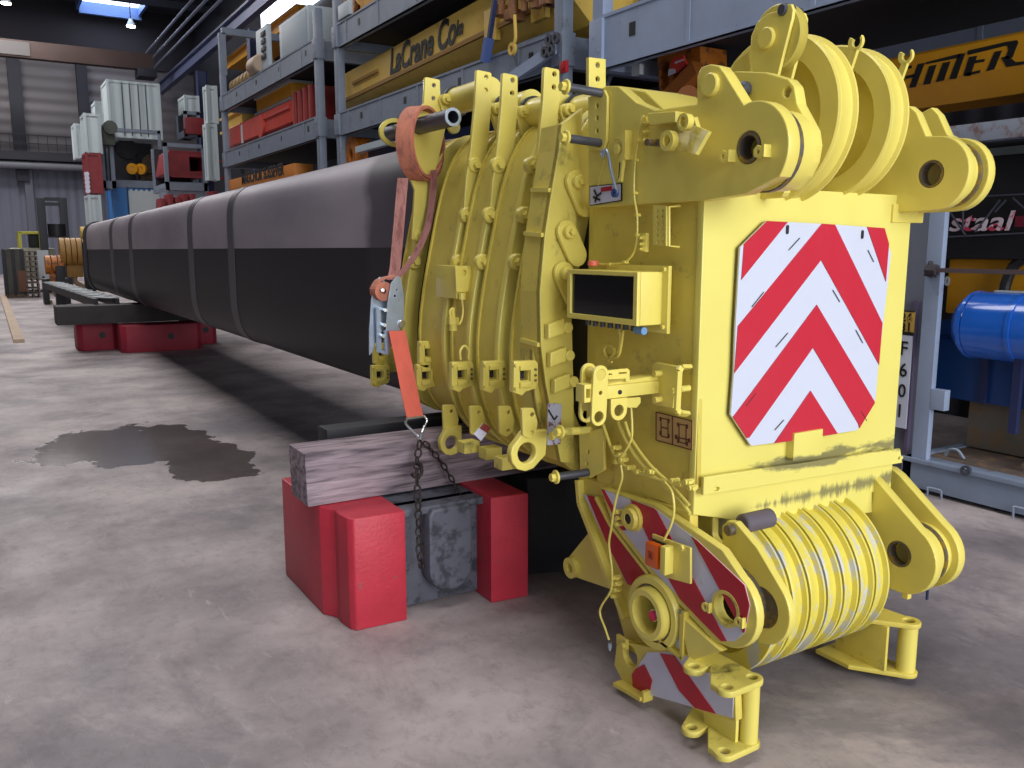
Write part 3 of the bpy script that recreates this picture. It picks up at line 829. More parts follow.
# front plate
P = XZ([(706, 197), (803, 190), (912, 196), (893, 487), (870, 492), (870, 512), (760, 526), (722, 518), (692, 514)], YF)
P[0] = (XS, P[0][1]); P[-1] = (XS, P[-1][1]); P[2] = (XR, P[2][1]); P[3] = (XR - .005, P[3][1])
plate('front_plate', P, 'y', YF - .01, .03, FACE, boom, bev=.004)
# top deck of the head with the sheave slots
plate('top_plate', [(XS, YF), (XR, YF), (XR, 2.75), (XS, 2.75)], 'z', 1.85, .03, YEL, boom, [[(2.40, 2.2), (2.56, 2.2), (2.56, 2.6), (2.40, 2.6)], [(2.70, 2.2), (2.87, 2.2), (2.87, 2.6), (2.70, 2.6)]])
# ledge angle across the front
P = XZ([(692, 478), (897, 448), (899, 462), (692, 496)], YF - .03)
P[0] = (XS + .01, P[0][1]); P[3] = (XS + .01, P[3][1])
hs = [slot(*XZ([(706, 486)], YF)[0], *XZ([(709, 486)], YF)[0], .007, 6), circ(*XZ([(889.5, 456)], YF)[0], .007, 10), circ(*XZ([(892.5, 455.5)], YF)[0], .007, 10)]
lz = P
b = BM(); add_plate(b, P, 'y', YF - .045, .014, hs, .002); add_box(b, (XS + .01, YF - .032, P[3][1] + .004), (P[1][0], YF - .01, P[3][1] + .02)); obj('ledge_angle', b, FACE, boom)
# grooves / side panel recess lines
P = YZ([(594, 205), (703, 200), (698, 486), (689, 512), (660, 500), (598, 486)], XS + .01)
plate('side_panel', P, 'x', XS + .004, .02, YELD, boom, bev=.003)

# upper side plate with pin lug
top = [(588, 208), (588, 100), (592, 92), (606, 86), (618, 86), (636, 102), (655, 110), (697, 104), (697, 76), (701, 67), (710, 64), (719, 66), (725, 74), (744, 105)]
X1 = 2.0
P = YZ(top, X1)
c = (1.896, 1.985)
r_ = .142
lo = P[:-1] + [(c[0] + .0 + r_ * math.cos(a), c[1] + r_ * math.sin(a)) for a in [math.radians(q) for q in range(72, 245, 12)][::1]]
# circle is walked in the -y direction (towards the camera side)
arc = [(c[0] - r_ * math.sin(math.radians(q)), c[1] + r_ * math.cos(math.radians(q))) for q in range(-8, 136, 9)]
P = P[:-1] + [P[-1]] + arc + YZ([(745, 194), (706, 200)], X1)
plate('lug_plate', P, 'x', X1, .05, YEL, boom, [circ(c[0] + .012, c[1] + .008, .048, 28)], .004)
b = BM(); q = px3(712, 85, 'x', X1); add_cyl(b, (X1 + .02, q.y, q.z), (X1 - .016, q.y, q.z), .036, seg=32, bev=.004); obj('boss_disc', b, YEL, boom)
b = BM(); add_cyl(b, (X1 - .001, c[1 - 1] + .012, c[1] + .008), (X1 + .05, c[0] + .012, c[1] + .008), .047, seg=28, inner=.036); obj('pin_bush', b, BARE, boom)
for u, v in ((725, 157), (760, 152)):
    q = px3(u, v, 'x', X1 - .02)
    b = BM(); add_plate(b, [(q.y - .018, q.z - .012), (q.y + .0, q.z - .018), (q.y + .016, q.z - .012), (q.y + .018, q.z + .008), (q.y + .004, q.z + .02), (q.y - .012, q.z + .014)], 'x', X1 - .03, .01, [circ(q.y, q.z, .007, 10)], .001)
    add_box(b, (X1 - .03, q.y - .024, q.z - .016), (X1, q.y - .016, q.z + .02)); obj('pin_keeper', b, YEL, boom)

# second top lug plate and the collar between the two
X2 = 2.13
P2 = YZ([(700, 190), (700, 92), (735, 71), (765, 72), (788, 79), (794, 86), (797, 104), (803, 115), (811, 130), (813, 145), (810, 162), (803, 176), (790, 190)], X2)
plate('inner_lug_plate', rounded(P2, .02, 3), 'x', X2, .045, YEL, boom, [circ(*YZ([(787, 92)], X2)[0], .016, 16)], .004)
c2 = (1.885, 1.985)
b = BM(); add_cyl(b, (X1 + .05, c2[0], c2[1]), (X2, c2[0], c2[1]), .12, seg=36, inner=.06); obj('spacer_ring', b, YEL, boom)
b = BM(); add_cyl(b, (X1 + .052, c2[0], c2[1]), (X1 + .072, c2[0], c2[1]), .125, seg=36, inner=.07); obj('worn_ring', b, BARE, boom)
q = px3(741, 89, 'x', X2 - .03); b = BM(); add_cyl(b, (X2 - .035, q.y, q.z), (X2, q.y, q.z), .025, seg=18, bev=.008); obj('grey_knob', b, PIN, boom)


# sheaves
def sheave(xc, c, r, w, name='head_sheave', m=YEL, dish=.74, seg=64, hub=.05):
    h = w / 2
    prof = [(-h, r), (-h + .008, r + .004), (-h * .45, r - .03), (h * .45, r - .03), (h - .008, r + .004), (h, r), (h, r * dish), (h * .3, r * dish - .02), (h * .3, hub * 1.6), (h * 1.02, hub * 1.5), (h * 1.02, hub * .7),
            (-h * 1.02, hub * .7), (-h * 1.02, hub * 1.5), (-h * .3, hub * 1.6), (-h * .3, r * dish - .02), (-h, r * dish)]
    b = BM(); add_lathe(b, (xc, c[0], c[1]), (1, 0, 0), prof, seg); return obj(name, b, m, boom)


def wide_sheave(xc, c, r, w):
    h = w / 2
    prof = [(-h, r - .006), (-h + .006, r), (-h + .012, r), (-h + .02, r - .006), (h - .02, r - .012), (h - .012, r), (h - .004, r), (h, r - .006), (h, r * .74), (h * .2, r * .70), (h * .2, .08), (h, .075), (h, .04), (-h, .04), (-h, .075), (-h * .2, .08), (-h * .2, r * .70), (-h, r * .74)]
    b = BM(); add_lathe(b, (xc, c[0], c[1]), (1, 0, 0), prof, 72); return obj('head_sheave', b, YEL, boom)


wide_sheave(2.47, (2.215, 2.14), .295, .10)
wide_sheave(2.78, (2.225, 2.148), .278, .10)
b = BM(); add_cyl(b, (X1 + .05, 2.19, 2.12), (3.12, 2.19, 2.12), .04, seg=24); obj('sheave_axle', b, YELO, boom)
b = BM(); P = [(2.02, 1.86), (2.36, 1.86), (2.34, 2.14), (2.26, 2.2), (2.16, 2.2), (2.06, 2.1)]
add_plate(b, rounded(P, .03, 3), 'x', 2.30, .03); obj('sheave_cheek', b, YEL, boom)

# small deflection sheave in its two guide plates, top left
XA = 2.24
P = YZ([(752, 71), (750, 50), (751, 36), (757, 22), (768, 13), (780, 10), (785, 4), (791, 4), (793, 10), (792, 18), (777, 77)], XA)
plate('guide_cheek', P, 'x', XA, .014, YEL, boom, bev=.003)
q = px3(766, 38, 'x', XA - .01); b = BM(); add_cyl(b, (XA - .016, q.y, q.z), (XA, q.y, q.z), .034, seg=30, bev=.004); obj('guide_boss', b, YEL, boom)
P = [(y - .004, z - .02) for y, z in P]
plate('guide_cheek', P, 'x', XA + .055, .014, YEL, boom, bev=.003)
b = BM(); cc = (q.y - .005, q.z + .0)
add_lathe(b, (XA + .034, cc[0] - .01, cc[1]), (1, 0, 0), [(-.018, .10), (-.014, .105), (0, .08), (.014, .105), (.018, .10), (.018, .02), (-.018, .02)], 48); obj('small_sheave', b, YELO, boom)
for k, (u, v) in enumerate(((785, 10), (797, 14))):
    q = px3(u, v, 'x', XA + .01 + .07 * k); b = BM(); add_cyl(b, (XA - .008 + .05 * k, q.y, q.z), (XA + .045 + .05 * k, q.y, q.z), .02, seg=18, bev=.005); obj('guard_roller', b, PIN, boom)
b = BM(); P = YZ([(735, 72), (738, 62), (752, 52), (753, 73)], 2.3); add_plate(b, P, 'x', 2.28, .02); obj('rear_guard', b, YELO, boom)
b = BM(); add_box(b, (2.26, 2.0, 2.1), (2.31, 2.09, 2.2)); obj('grease_pad', b, BARE, boom)


# rope guards: forked claws between and beside the sheaves
def claw(u, v, X, s=1.):
    q = px3(u, v, 'x', X); r = .03 * s
    out = [(q.y + r * math.cos(a), q.z + r * math.sin(a)) for a in [math.radians(k) for k in range(-320, -60 + 1, 20)]]
    inn = [(q.y + r * .55 * math.cos(a), q.z + .004 + r * .55 * math.sin(a)) for a in [math.radians(k) for k in range(-60, -320 - 1, -20)]]
    # ring open at the top, rotated, with a stem
    rot = lambda P, th: [(q.y + (a - q.y) * math.cos(th) - (b_ - q.z) * math.sin(th), q.z + (a - q.y) * math.sin(th) + (b_ - q.z) * math.cos(th)) for a, b_ in P]
    b = BM(); add_plate(b, rot(out + inn, math.radians(100)), 'x', X, .014, bev=.002)
    add_plate(b, [(q.y - .012 * s, q.z - r * .8), (q.y + .014 * s, q.z - r * .8), (q.y + .09 * s, q.z - .2 * s), (q.y + .05 * s, q.z - .2 * s)], 'x', X, .014, bev=.002)
    obj('rope_guard', b, YEL, boom)


claw(855, 42, 2.66); claw(905, 56, 2.95); 

# right-hand top lugs
def lug_right(X, u0, name, c, r, peak):
    P = YZ(peak, X)
    arc = [(c[0] - r * math.sin(math.radians(q)), c[1] + r * math.cos(math.radians(q))) for q in range(5, 175, 10)]
    P = P + arc + YZ([(900, 213)], X)
    return P


XL1, XL2 = 3.05, 3.175
c = (1.985, 1.965)
P = [(2.3, 1.84), (2.3, 2.12), (2.27, 2.17)] + YZ([(909, 106), (916, 112), (926, 136), (934, 136)], XL1)
P += [(c[0] - .137 * math.sin(math.radians(q)), c[1] + .137 * math.cos(math.radians(q))) for q in range(12, 172, 10)]
P += [(2.0, 1.83), (2.15, 1.83)]
plate('lug_plate', P, 'x', XL1, .045, YEL, boom, [circ(c[0] + .01, c[1], .05)], .004)
P = [(2.3, 1.84), (2.3, 2.12), (2.26, 2.17)] + YZ([(928, 107), (935, 114), (944, 134), (952, 138)], XL2 - .02)
P += [(c[0] - .137 * math.sin(math.radians(q)), c[1] + .137 * math.cos(math.radians(q))) for q in range(12, 172, 10)]
P += [(2.0, 1.83), (2.15, 1.83)]
plate('lug_plate', P, 'x', XL2, .045, YEL, boom, [circ(c[0] + .01, c[1], .05)], .004)
b = BM(); add_cyl(b, (XL1 + .045, c[0], c[1]), (XL2, c[0], c[1]), .112, seg=36, inner=.052); obj('spacer_ring', b, YEL, boom)
b = BM(); add_cyl(b, (XL1 + .10, c[0], c[1]), (XL1 + .115, c[0], c[1]), .122, seg=36, inner=.06); obj('worn_ring', b, BARE, boom)
b = BM(); add_cyl(b, (XL1, c[0] + .01, c[1]), (XL1 + .045, c[0] + .01, c[1]), .049, seg=28, inner=.042); obj('pin_bush', b, BARE, boom)
b = BM(); add_box(b, (XL1 - .03, YF - .02, 1.79), (XL2 + .04, YF + .3, 1.86), .006); obj('lug_foot', b, YEL, boom)

# ---------------------------------------------------------------- chevron board
bw = [(764, 221), (868, 228), (881, 226), (891, 252), (881, 372), (876, 403), (846, 432), (834, 436), (833, 431), (792, 431), (792, 440), (754, 444), (745, 440), (731, 415), (734, 330), (739, 247), (748, 237)]
bw = crop(720, 210, 3.2, [(150, 35), (330, 44), (525, 58), (548, 140), (522, 370), (507, 500), (498, 610), (440, 705), (230, 738), (100, 755), (35, 655), (45, 520), (50, 380), (65, 120)])
YB = YF - .034
PB = XZ(bw, YB)
brd = plate('warning_board', PB, 'y', YB, .008, WHITE, boom, bev=.001, label='red and white chevron board')
b = BM(); add_plate(b, inset(PB, -.006) if False else PB, 'y', YB + .008, .004, bev=0); obj('board_backing', b, BARE, brd)


def clip(poly, region):
    """Sutherland-Hodgman against a convex region (either winding)"""
    A = sum(region[i - 1][0] * region[i][1] - region[i][0] * region[i - 1][1] for i in range(len(region)))
    if A < 0: region = region[::-1]
    out = poly
    for i in range(len(region)):
        a = region[i - 1]; c_ = region[i]; res = []
        def side(p): return (c_[0] - a[0]) * (p[1] - a[1]) - (c_[1] - a[1]) * (p[0] - a[0])
        for j in range(len(out)):
            p, q = out[j - 1], out[j]; sp_, sq = side(p), side(q)
            if (sp_ >= 0) != (sq >= 0):
                t = sp_ / (sp_ - sq); res.append((p[0] + (q[0] - p[0]) * t, p[1] + (q[1] - p[1]) * t))
            if sq >= 0: res.append(q)
        out = res
        if not out: return out
    return out


b = BM()
# red bands of the chevron, traced on the board plane
bands = [
    [(150, 30), (216, 38), (62, 230), (50, 232), (55, 100)],
    [(328, 40), (345, 40), (322, 160), (40, 528), (20, 528), (20, 420), (50, 379)],
    [(345, 40), (366, 46), (523, 371), (560, 440), (530, 530), (509, 498), (322, 160)],
    [(468, 50), (530, 50), (570, 140), (555, 280), (532, 237)],
    [(308, 303), (296, 440), (92, 728), (20, 740), (20, 690), (42, 660)],
    [(308, 303), (493, 613), (500, 700), (450, 720), (441, 684), (296, 440)],
    [(288, 578), (375, 716), (375, 745), (165, 765), (172, 746)],
]
bands = [crop(720, 210, 3.2, bd) for bd in bands]
for k, bd in enumerate(bands):
    q = clip(XZ(bd, YB), PB)
    if len(q) > 2: add_plate(b, q, 'y', YB - .0025 - .0002 * k, .003, bev=0)
obj('chevron_stripe', b, RED, brd, smooth=False)
b = BM()
for u, v in ((787, 229), (862, 234)):
    c_ = XZ([(u, v)], YB)[0]; add_plate(b, slot(c_[0], c_[1] - .012, c_[0], c_[1] + .008, .006, 6), 'y', YB - .004, .003, bev=0)
obj('slot_hole', b, DARKST, brd)
b = BM()
for (u0, v0, u1, v1) in ((764, 292, 752, 307), (800, 238, 789, 250), (788, 333, 776, 347), (756, 393, 746, 406), (868, 250, 874, 262), (833, 290, 840, 302), (856, 330, 863, 343), (861, 411, 867, 421), (775, 430, 784, 420)):
    a_, c_ = px3(u0, v0, 'y', YB - .0035), px3(u1, v1, 'y', YB - .0035)
    add_beam(b, a_, c_, .003, .001, up=(0, 1, 0))
obj('board_printing', b, DARKST, brd)
# board clips
b = BM()
c_ = XZ([(792, 433), (819, 455)], YB); add_box(b, (c_[0][0], YB - .012, c_[1][1]), (c_[1][0], YF, c_[0][1]), .003)
obj('board_clip', b, FACE, boom)

# ---------------------------------------------------------------- lower head
SX_ = 2.02
# outer left cheek running down to the hub
P = YZ([(578, 476), (605, 484), (690, 512), (690, 530), (712, 560), (700, 600), (672, 650), (652, 664), (628, 650), (618, 615), (606, 575), (582, 505)], SX_ + .02)
plate('lower_cheek', P, 'x', SX_ + .02, .04, YELD, boom, [circ(*YZ([(651, 613)], 1.98)[0], .1)], .004)
# second cheek inside, right-hand side of the pulley well
P = [(2.16, .86), (2.16, .66), (2.0, .62), (1.93, .55), (1.94, .40), (2.08, .30), (2.5, .28), (2.62, .5), (2.62, .86)]
plate('inner_cheek', rounded(P, .03), 'x', 2.165, .03, YEL, boom, [circ(1.985, .50, .05)], .004)
b = BM(); add_cyl(b, (SX_ + .05, 1.985, .50), (2.165, 1.985, .50), .12, seg=36, inner=.06); obj('spacer_ring', b, BARE, boom)
# striped links
def stripes(poly, X, parent, bandsL, th=.004):
    b = BM(); n_ = 0
    for bd in bandsL:
        q = clip(poly, YZ(bd, X)) if False else clip(YZ(bd, X), poly)
        if len(q) > 2: add_plate(b, q, 'x', X - th, th, bev=0); n_ += 1
    return obj('red_stripe', b, STR_R, parent, smooth=False)


XK = 2.0
lc = YZ([(726, 607)], XK)[0]; rr_ = .135
link = YZ([(600, 487), (655, 505), (700, 535), (722, 550)], XK)
arc = [(lc[0] - rr_ * math.sin(math.radians(q)), lc[1] + rr_ * math.cos(math.radians(q))) for q in range(25, 190, 12)]
link = link + arc + YZ([(712, 640), (650, 573), (612, 524)], XK)
lk = plate('striped_link', rounded(link, 0), 'x', XK, .034, YEL, boom, [circ(lc[0] - .004, lc[1] - .004, .052)], .004)
lkw = YZ([(602, 489), (654, 508), (697, 540), (745, 585), (750, 605), (745, 632), (735, 641), (722, 641), (703, 622), (655, 572), (615, 520)], XK - .002)
def convex(P):
    P = sorted(set(P)); 
    def half(Q):
        h = []
        for p in Q:
            while len(h) > 1 and (h[-1][0] - h[-2][0]) * (p[1] - h[-2][1]) - (h[-1][1] - h[-2][1]) * (p[0] - h[-2][0]) <= 0: h.pop()
            h.append(p)
        return h
    a = half(P); b_ = half(P[::-1]); return a[:-1] + b_[:-1]
lkw = convex(lkw)
b = BM(); hole = circ(lc[0] - .004, lc[1] - .004, .062)
add_plate(b, lkw, 'x', XK - .003, .003, [hole], 0); wl = obj('white_field', b, STR_W, lk, smooth=False)
b = BM()
for bd in ([(628, 492), (655, 506), (700, 590), (738, 660), (716, 660), (672, 583), (650, 540)], [(688, 528), (690, 525), (760, 560), (760, 640), (744, 632), (725, 597)], [(600, 486), (603, 486), (627, 530), (622, 530)]):
    q = clip(YZ(bd, XK), lkw)
    if len(q) > 2: add_plate(b, q, 'x', XK - .006, .003, bev=0)
obj('red_stripe', b, STR_R, lk, smooth=False)
b = BM(); add_cyl(b, (XK - .008, lc[0] - .004, lc[1] - .004), (XK + .034, lc[0] - .004, lc[1] - .004), .062, seg=36, inner=.05); obj('pin_bush', b, YELO, boom)
for u, v, k in ((705, 607, 0), (738, 622, 1)):
    q = px3(u, v, 'x', XK - .02); b = BM()
    add_plate(b, circ(q.y, q.z, .016, 14), 'x', XK - .022, .01, [circ(q.y, q.z, .007, 10)], .001); add_box(b, (XK - .022, q.y - .02, q.z - .016), (XK, q.y - .012, q.z + .018), .001); obj('pin_keeper', b, YEL, boom)

# left striped wedge
XW = SX_ + .012
wd = convex(YZ([(583, 494), (599, 498), (625, 520), (655, 572), (640, 588), (627, 584)], XW))
b = BM(); add_plate(b, wd, 'x', XW, .01, bev=0); wdo = obj('striped_wedge', b, STR_W, boom, smooth=False)
b = BM()
for bd in ([(586, 492), (606, 499), (622, 515), (645, 572), (640, 590), (628, 584), (606, 540)], [(650, 560), (668, 560), (660, 600), (656, 590)]):
    q = clip(YZ(bd, XW), wd)
    if len(q) > 2: add_plate(b, q, 'x', XW - .003, .003, bev=0)
obj('red_stripe', b, STR_R, wdo, smooth=False)
b = BM(); e = [px3(u, v, 'x', SX_ + .005) for u, v in ((579, 480), (581, 503), (609, 575), (626, 618))]
for a_, c_ in zip(e, e[1:]): add_beam(b, a_, c_, .02, .03, up=(1, 0, 0))
obj('edge_bar', b, YEL, boom)
b = BM(); e = [px3(u, v, 'x', SX_ - .005) for u, v in ((598, 497), (612, 524), (650, 573), (712, 640))]
for a_, c_ in zip(e, e[1:]): add_beam(b, a_, c_, .012, .03, up=(1, 0, 0))
obj('edge_bar', b, YEL, boom)
# hub with sunken bore
hc = YZ([(651, 613)], 1.98)[0]
b = BM(); add_lathe(b, (0, hc[0], hc[1]), (1, 0, 0), [(1.99, .138), (1.98, .132), (1.98, .108), (2.0, .105), (2.0, .100), (1.955, .096), (1.95, .090), (1.95, .070), (2.04, .062), (2.14, .062), (2.14, .138)], 56)
obj('hub_ring', b, YEL, boom)
b = BM(); add_lathe(b, (0, hc[0], hc[1]), (1, 0, 0), [(1.985, .108), (1.985, .1), (2.0, .1), (2.0, .108)], 56); obj('worn_ring', b, BARE, boom)
b = BM(); add_cyl(b, (2.135, hc[0], hc[1]), (2.15, hc[0], hc[1]), .061); obj('bore_back', b, DARKST, boom)
q = Vector((0, hc[0] + .012, hc[1] - .02)); b = BM(); add_cyl(b, (2.0, q.y, q.z), (2.14, q.y, q.z), .026, seg=20, bev=.004); obj('axle_stub', b, CHROME, boom)
b = BM(); add_cyl(b, (1.996, q.y, q.z), (2.0, q.y, q.z), .019, seg=16); obj('paint_mark', b, PINK, boom, label='pink painted axle end')
# eye at the far left
le = YZ([(574, 567)], 2.06)[0]
P = YZ([(590, 530), (612, 590), (580, 586)], 2.06)
P = YZ([(588, 533), (566, 560)], 2.06) + [(le[0] + .048 * math.cos(math.radians(q)), le[1] + .048 * math.sin(math.radians(q))) for q in (20, -10, -50, -90, -120)] + YZ([(612, 590), (609, 575)], 2.06)
plate('eye_bracket', P, 'x', 2.06, .05, YEL, boom, bev=.004)
b = BM(); add_cyl(b, (2.035, le[0], le[1]), (2.12, le[0], le[1]), .045, seg=30, inner=.022, bev=0); obj('eye_bush', b, YEL, boom)
# eye on the wedge
SX_ = 1.985; q = px3(632, 518, 'x', SX_); b = BM(); add_lathe(b, (0, q.y, q.z), (1, 0, 0), [(SX_ + .014, .052), (SX_ - .006, .05), (SX_ - .006, .042), (SX_ - .022, .038), (SX_ - .022, .020), (SX_ + .014, .018)], 32); obj('threaded_boss', b, YELD, boom)
b = BM(); add_cyl(b, (SX_ - .018, q.y, q.z), (SX_ - .012, q.y, q.z), .021, seg=20); obj('boss_hole', b, BLACKR, boom)
SX_ = 2.02

# lower hanger: ring, striped field and small gutter, below the hub
XH = 1.99
hz = lambda P: YZ(P, XH)
ring_c = hz([(630, 656)])[0]
P = hz([(617, 640), (640, 645), (668, 650), (690, 655), (735, 690), (736, 722), (700, 712), (660, 690), (650, 692), (645, 699), (624, 688), (614, 665)])
P = [(y, max(z, .02)) for y, z in P]
hg = plate('lower_hanger', rounded(P, .01, 2), 'x', XH, .03, YELD, boom, [circ(ring_c[0], ring_c[1], .042)], .003)
HP = [(y, max(z, .025)) for y, z in hz([(648, 652), (668, 652), (688, 657), (734, 692), (733, 718), (700, 705), (664, 688), (634, 690), (633, 674), (646, 664)])]
HPc = convex(HP)
b = BM(); add_plate(b, HPc, 'x', XH - .003, .003, bev=0); hw = obj('white_field', b, STR_W, hg, smooth=False)
b = BM()
for bd in ([(630, 672), (645, 664), (653, 680), (650, 694), (636, 694)], [(661, 653), (675, 655), (720, 718), (700, 712), (680, 690)]):
    q = clip(hz(bd), HPc)
    if len(q) > 2: add_plate(b, q, 'x', XH - .006, .003, bev=0)
obj('red_stripe', b, STR_R, hg, smooth=False)
b = BM(); a_, c_ = px3(618, 684, 'x', 1.97), px3(645, 698, 'x', 1.97); a_.z = max(a_.z, .03); c_.z = max(c_.z, .03)
add_beam(b, a_, c_, .05, .014); add_box(b, (1.955, c_.y - .01, c_.z - .012), (2.0, c_.y + .006, c_.z + .03), .003); obj('gutter', b, YELD, boom)

# foot bracket with pierced tabs: two plates and a tube
def foot_plate(z, name='foot_plate', th=.022):
    tabs = [(694, 669), (727, 690), (752, 680)]
    t = XY(tabs, .28)
    # same plan for both plates
    a_, b2, c_ = t
    r = .036
    b = BM()
    pts = []
    def arcp(c0, a0, a1, n=8): return [(c0[0] + r * math.cos(math.radians(a0 + (a1 - a0) * i / n)), c0[1] + r * math.sin(math.radians(a0 + (a1 - a0) * i / n))) for i in range(n + 1)]
    P = arcp(a_, 110, 285) + [(a_[0] + .05, a_[1] - .025), (b2[0] - .03, b2[1] + .045)] + arcp(b2, 150, 280) + arcp(c_, 265, 400) + [(c_[0] + .03, c_[1] + .14), (a_[0] + .13, a_[1] + .12)]
    add_plate(b, P, 'z', z, th, [circ(q[0], q[1], .018, 18) for q in t], .004)
    return obj(name, b, YELO, boom), t


fp, tt = foot_plate(.27); foot_plate(.045)
tc = (tt[2][0] - .005, tt[2][1] - .0)
b = BM(); add_cyl(b, (tc[0], tc[1], .066), (tc[0], tc[1], .27), .031, seg=28, inner=.020); obj('foot_tube', b, YEL, boom)
b = BM(); add_box(b, (tc[0] - .05, tc[1] + .01, .066), (tc[0] - .036, tc[1] + .16, .27), .003)
add_box(b, (tt[0][0] + .03, tt[0][1] + .09, .30), (tt[0][0] + .16, tt[0][1] + .11, .42), .003)
obj('foot_web', b, YEL, boom)
# gusset between hub and foot: sloped light plate
P = YZ([(687, 612), (716, 648), (714, 655), (688, 663)], 2.02)
b = BM(); v = [px3(*p, 'x', xx) for p, xx in (((688, 611), 2.03), ((716, 646), 1.99), ((714, 654), 1.95), ((688, 662), 1.98))]
add_plate(b, [(q.y, q.z) for q in v], 'x', 1.985, .03); obj('gusset', b, YEL, boom)
b = BM(); a_, c_ = px3(681, 610, 'x', 2.0), px3(679, 648, 'x', 2.0); add_beam(b, a_, c_, .008, .025, up=(0, 1, 0)); obj('grey_strip', b, ZINC, boom)
b = BM(); a_, c_ = px3(686, 611, 'x', 1.995), px3(684, 658, 'x', 1.995); add_beam(b, a_, c_, .03, .012, up=(0, 1, 0)); add_beam(b, c_, px3(662, 640, 'x', 1.995), .03, .012, up=(0, 0, 1)); obj('frame_bar', b, YELD, boom)

# rope sheaves in the bottom well
n = 7; x0, x1 = 2.23, 2.87
for i in range(n):
    xa_ = x0 + (x1 - x0) * (i + .5) / n; w = (x1 - x0) / n * .88; h = w / 2; r = .30
    b = BM()
    add_lathe(b, (xa_, 2.215, .425), (1, 0, 0), [(-h, r - .002), (-h + .004, r), (-h + .012, r), (-h + .018, r - .014), (h - .018, r - .018), (h - .012, r), (h - .003, r), (h, r - .003), (h, r * .76), (h * .4, r * .72), (h * .4, .07), (h, .065), (h, .03), (-h, .03), (-h, .065), (-h * .4, .07), (-h * .4, r * .72), (-h, r * .76)], 72)
    obj('rope_sheave', b, YELW, boom)
b = BM(); add_cyl(b, (2.16, 2.215, .425), (3.05, 2.215, .425), .03); obj('sheave_axle', b, BARE, boom)
# guard roller and its arm
a_ = px3(742, 524, 'y', 2.02); c_ = px3(774, 519, 'y', 2.02)
b = BM(); add_cyl(b, (a_.x, 2.02, a_.z), (a_.x + .14, 2.02, a_.z + .0), .034, seg=28, bev=.005); obj('guard_roller', b, mat('rubber_roller', (96, 88, 96), .6, spots=(120, 96, 92), scale=10, thr=(.55, .7)), boom)
ac = YZ([(760, 607)], 2.125)[0]; ra = .125
P = YZ([(722, 545), (722, 526), (727, 521), (735, 522), (742, 530), (757, 548)], 2.125) + [(ac[0] - ra * math.sin(math.radians(k)), ac[1] + ra * math.cos(math.radians(k))) for k in range(45, 200, 8)] + YZ([(735, 640), (722, 600)], 2.125)
b = BM(); add_plate(b, P, 'x', 2.125, .03, [circ(ac[0] - .005, ac[1], .07)], .004); obj('roller_arm', b, YEL, boom)
b = BM(); add_cyl(b, (2.13, ac[0] - .005, ac[1]), (2.15, ac[0] - .005, ac[1]), .075, seg=32); obj('worn_disc', b, BARE, boom)
q = px3(729, 530, 'x', 2.11); b = BM(); add_cyl(b, (2.10, q.y, q.z), (2.13, q.y, q.z), .02, seg=18, bev=.004); obj('arm_pin', b, BARE, boom)

# bottom right lugs
c = (1.985, .475)
for X_ in (3.03, 3.18):
    P = [(2.35, .78), (2.16, .78)] + [(2.12, .76)] + [(c[0] - .147 * math.sin(math.radians(q)), c[1] + .147 * math.cos(math.radians(q))) for q in range(28, 182, 10)] + [(2.1, .33), (2.3, .36)]
    if X_ > 3.1: P = [(y, z + .0) for y, z in P]
    plate('lower_lug_plate', P, 'x', X_, .045, YEL, boom, [circ(c[0] + .012, c[1] + .01, .052)], .004)
b = BM(); add_cyl(b, (3.075, c[0], c[1]), (3.18, c[0], c[1]), .118, seg=36, inner=.055); obj('spacer_ring', b, YEL, boom)
b = BM(); add_cyl(b, (3.13, c[0], c[1]), (3.145, c[0], c[1]), .126, seg=36, inner=.06); obj('worn_ring', b, BARE, boom)
b = BM(); add_cyl(b, (3.03, c[0] + .012, c[1] + .01), (3.075, c[0] + .012, c[1] + .01), .0525, seg=28, inner=.044); obj('pin_bush', b, BARE, boom)
b = BM(); add_box(b, (2.9, YF + .02, .62), (3.05, 2.6, .84), .006); obj('well_side', b, YELD, boom)
# right foot
q = hit(907, 664, 'z', .03); xr, yr = 2.98, 1.90
b = BM(); add_cyl(b, (xr, yr, .05), (xr, yr, .235), .036, seg=28, inner=.022); obj('foot_tube', b, YEL, boom)
for z_ in (.03, .235):
    P = [(xr + .045 * math.cos(math.radians(k)), yr + .045 * math.sin(math.radians(k))) for k in range(-150, 61, 20)] + [(xr + .0, yr + .30), (xr - .16, yr + .30), (xr - .16, yr + .14)]
    plate('foot_plate', P, 'z', z_, .02, YELD, boom, [circ(xr, yr, .022, 16)], .004)
b = BM(); add_box(b, (xr - .09, yr + .03, .05), (xr - .075, yr + .26, .235), .003); add_box(b, (xr - .03, yr + .15, .25), (xr, yr + .3, .45), .003); obj('foot_web', b, YELD, boom)
q = px3(906, 592, 'x', 3.05); b = BM(); add_box(b, (3.04, q.y - .015, q.z - .025), (3.065, q.y + .01, q.z + .04), .002); obj('drop_tab', b, YEL, boom)
b = BM(); q = px3(929, 592, 'x', 3.2); add_cyl(b, (3.19, q.y, q.z - .03), (3.19, q.y, q.z + .06), .006, seg=8); obj('blue_rod', b, NAVY, boom)
# central body joining the lower head to the head box
b = BM(); add_box(b, (SX_ + .08, 2.45, .42), (2.16, 2.7, .84), .006); add_box(b, (2.16, 2.56, .42), (3.03, 2.66, .84)); obj('well_back', b, YELO, boom)

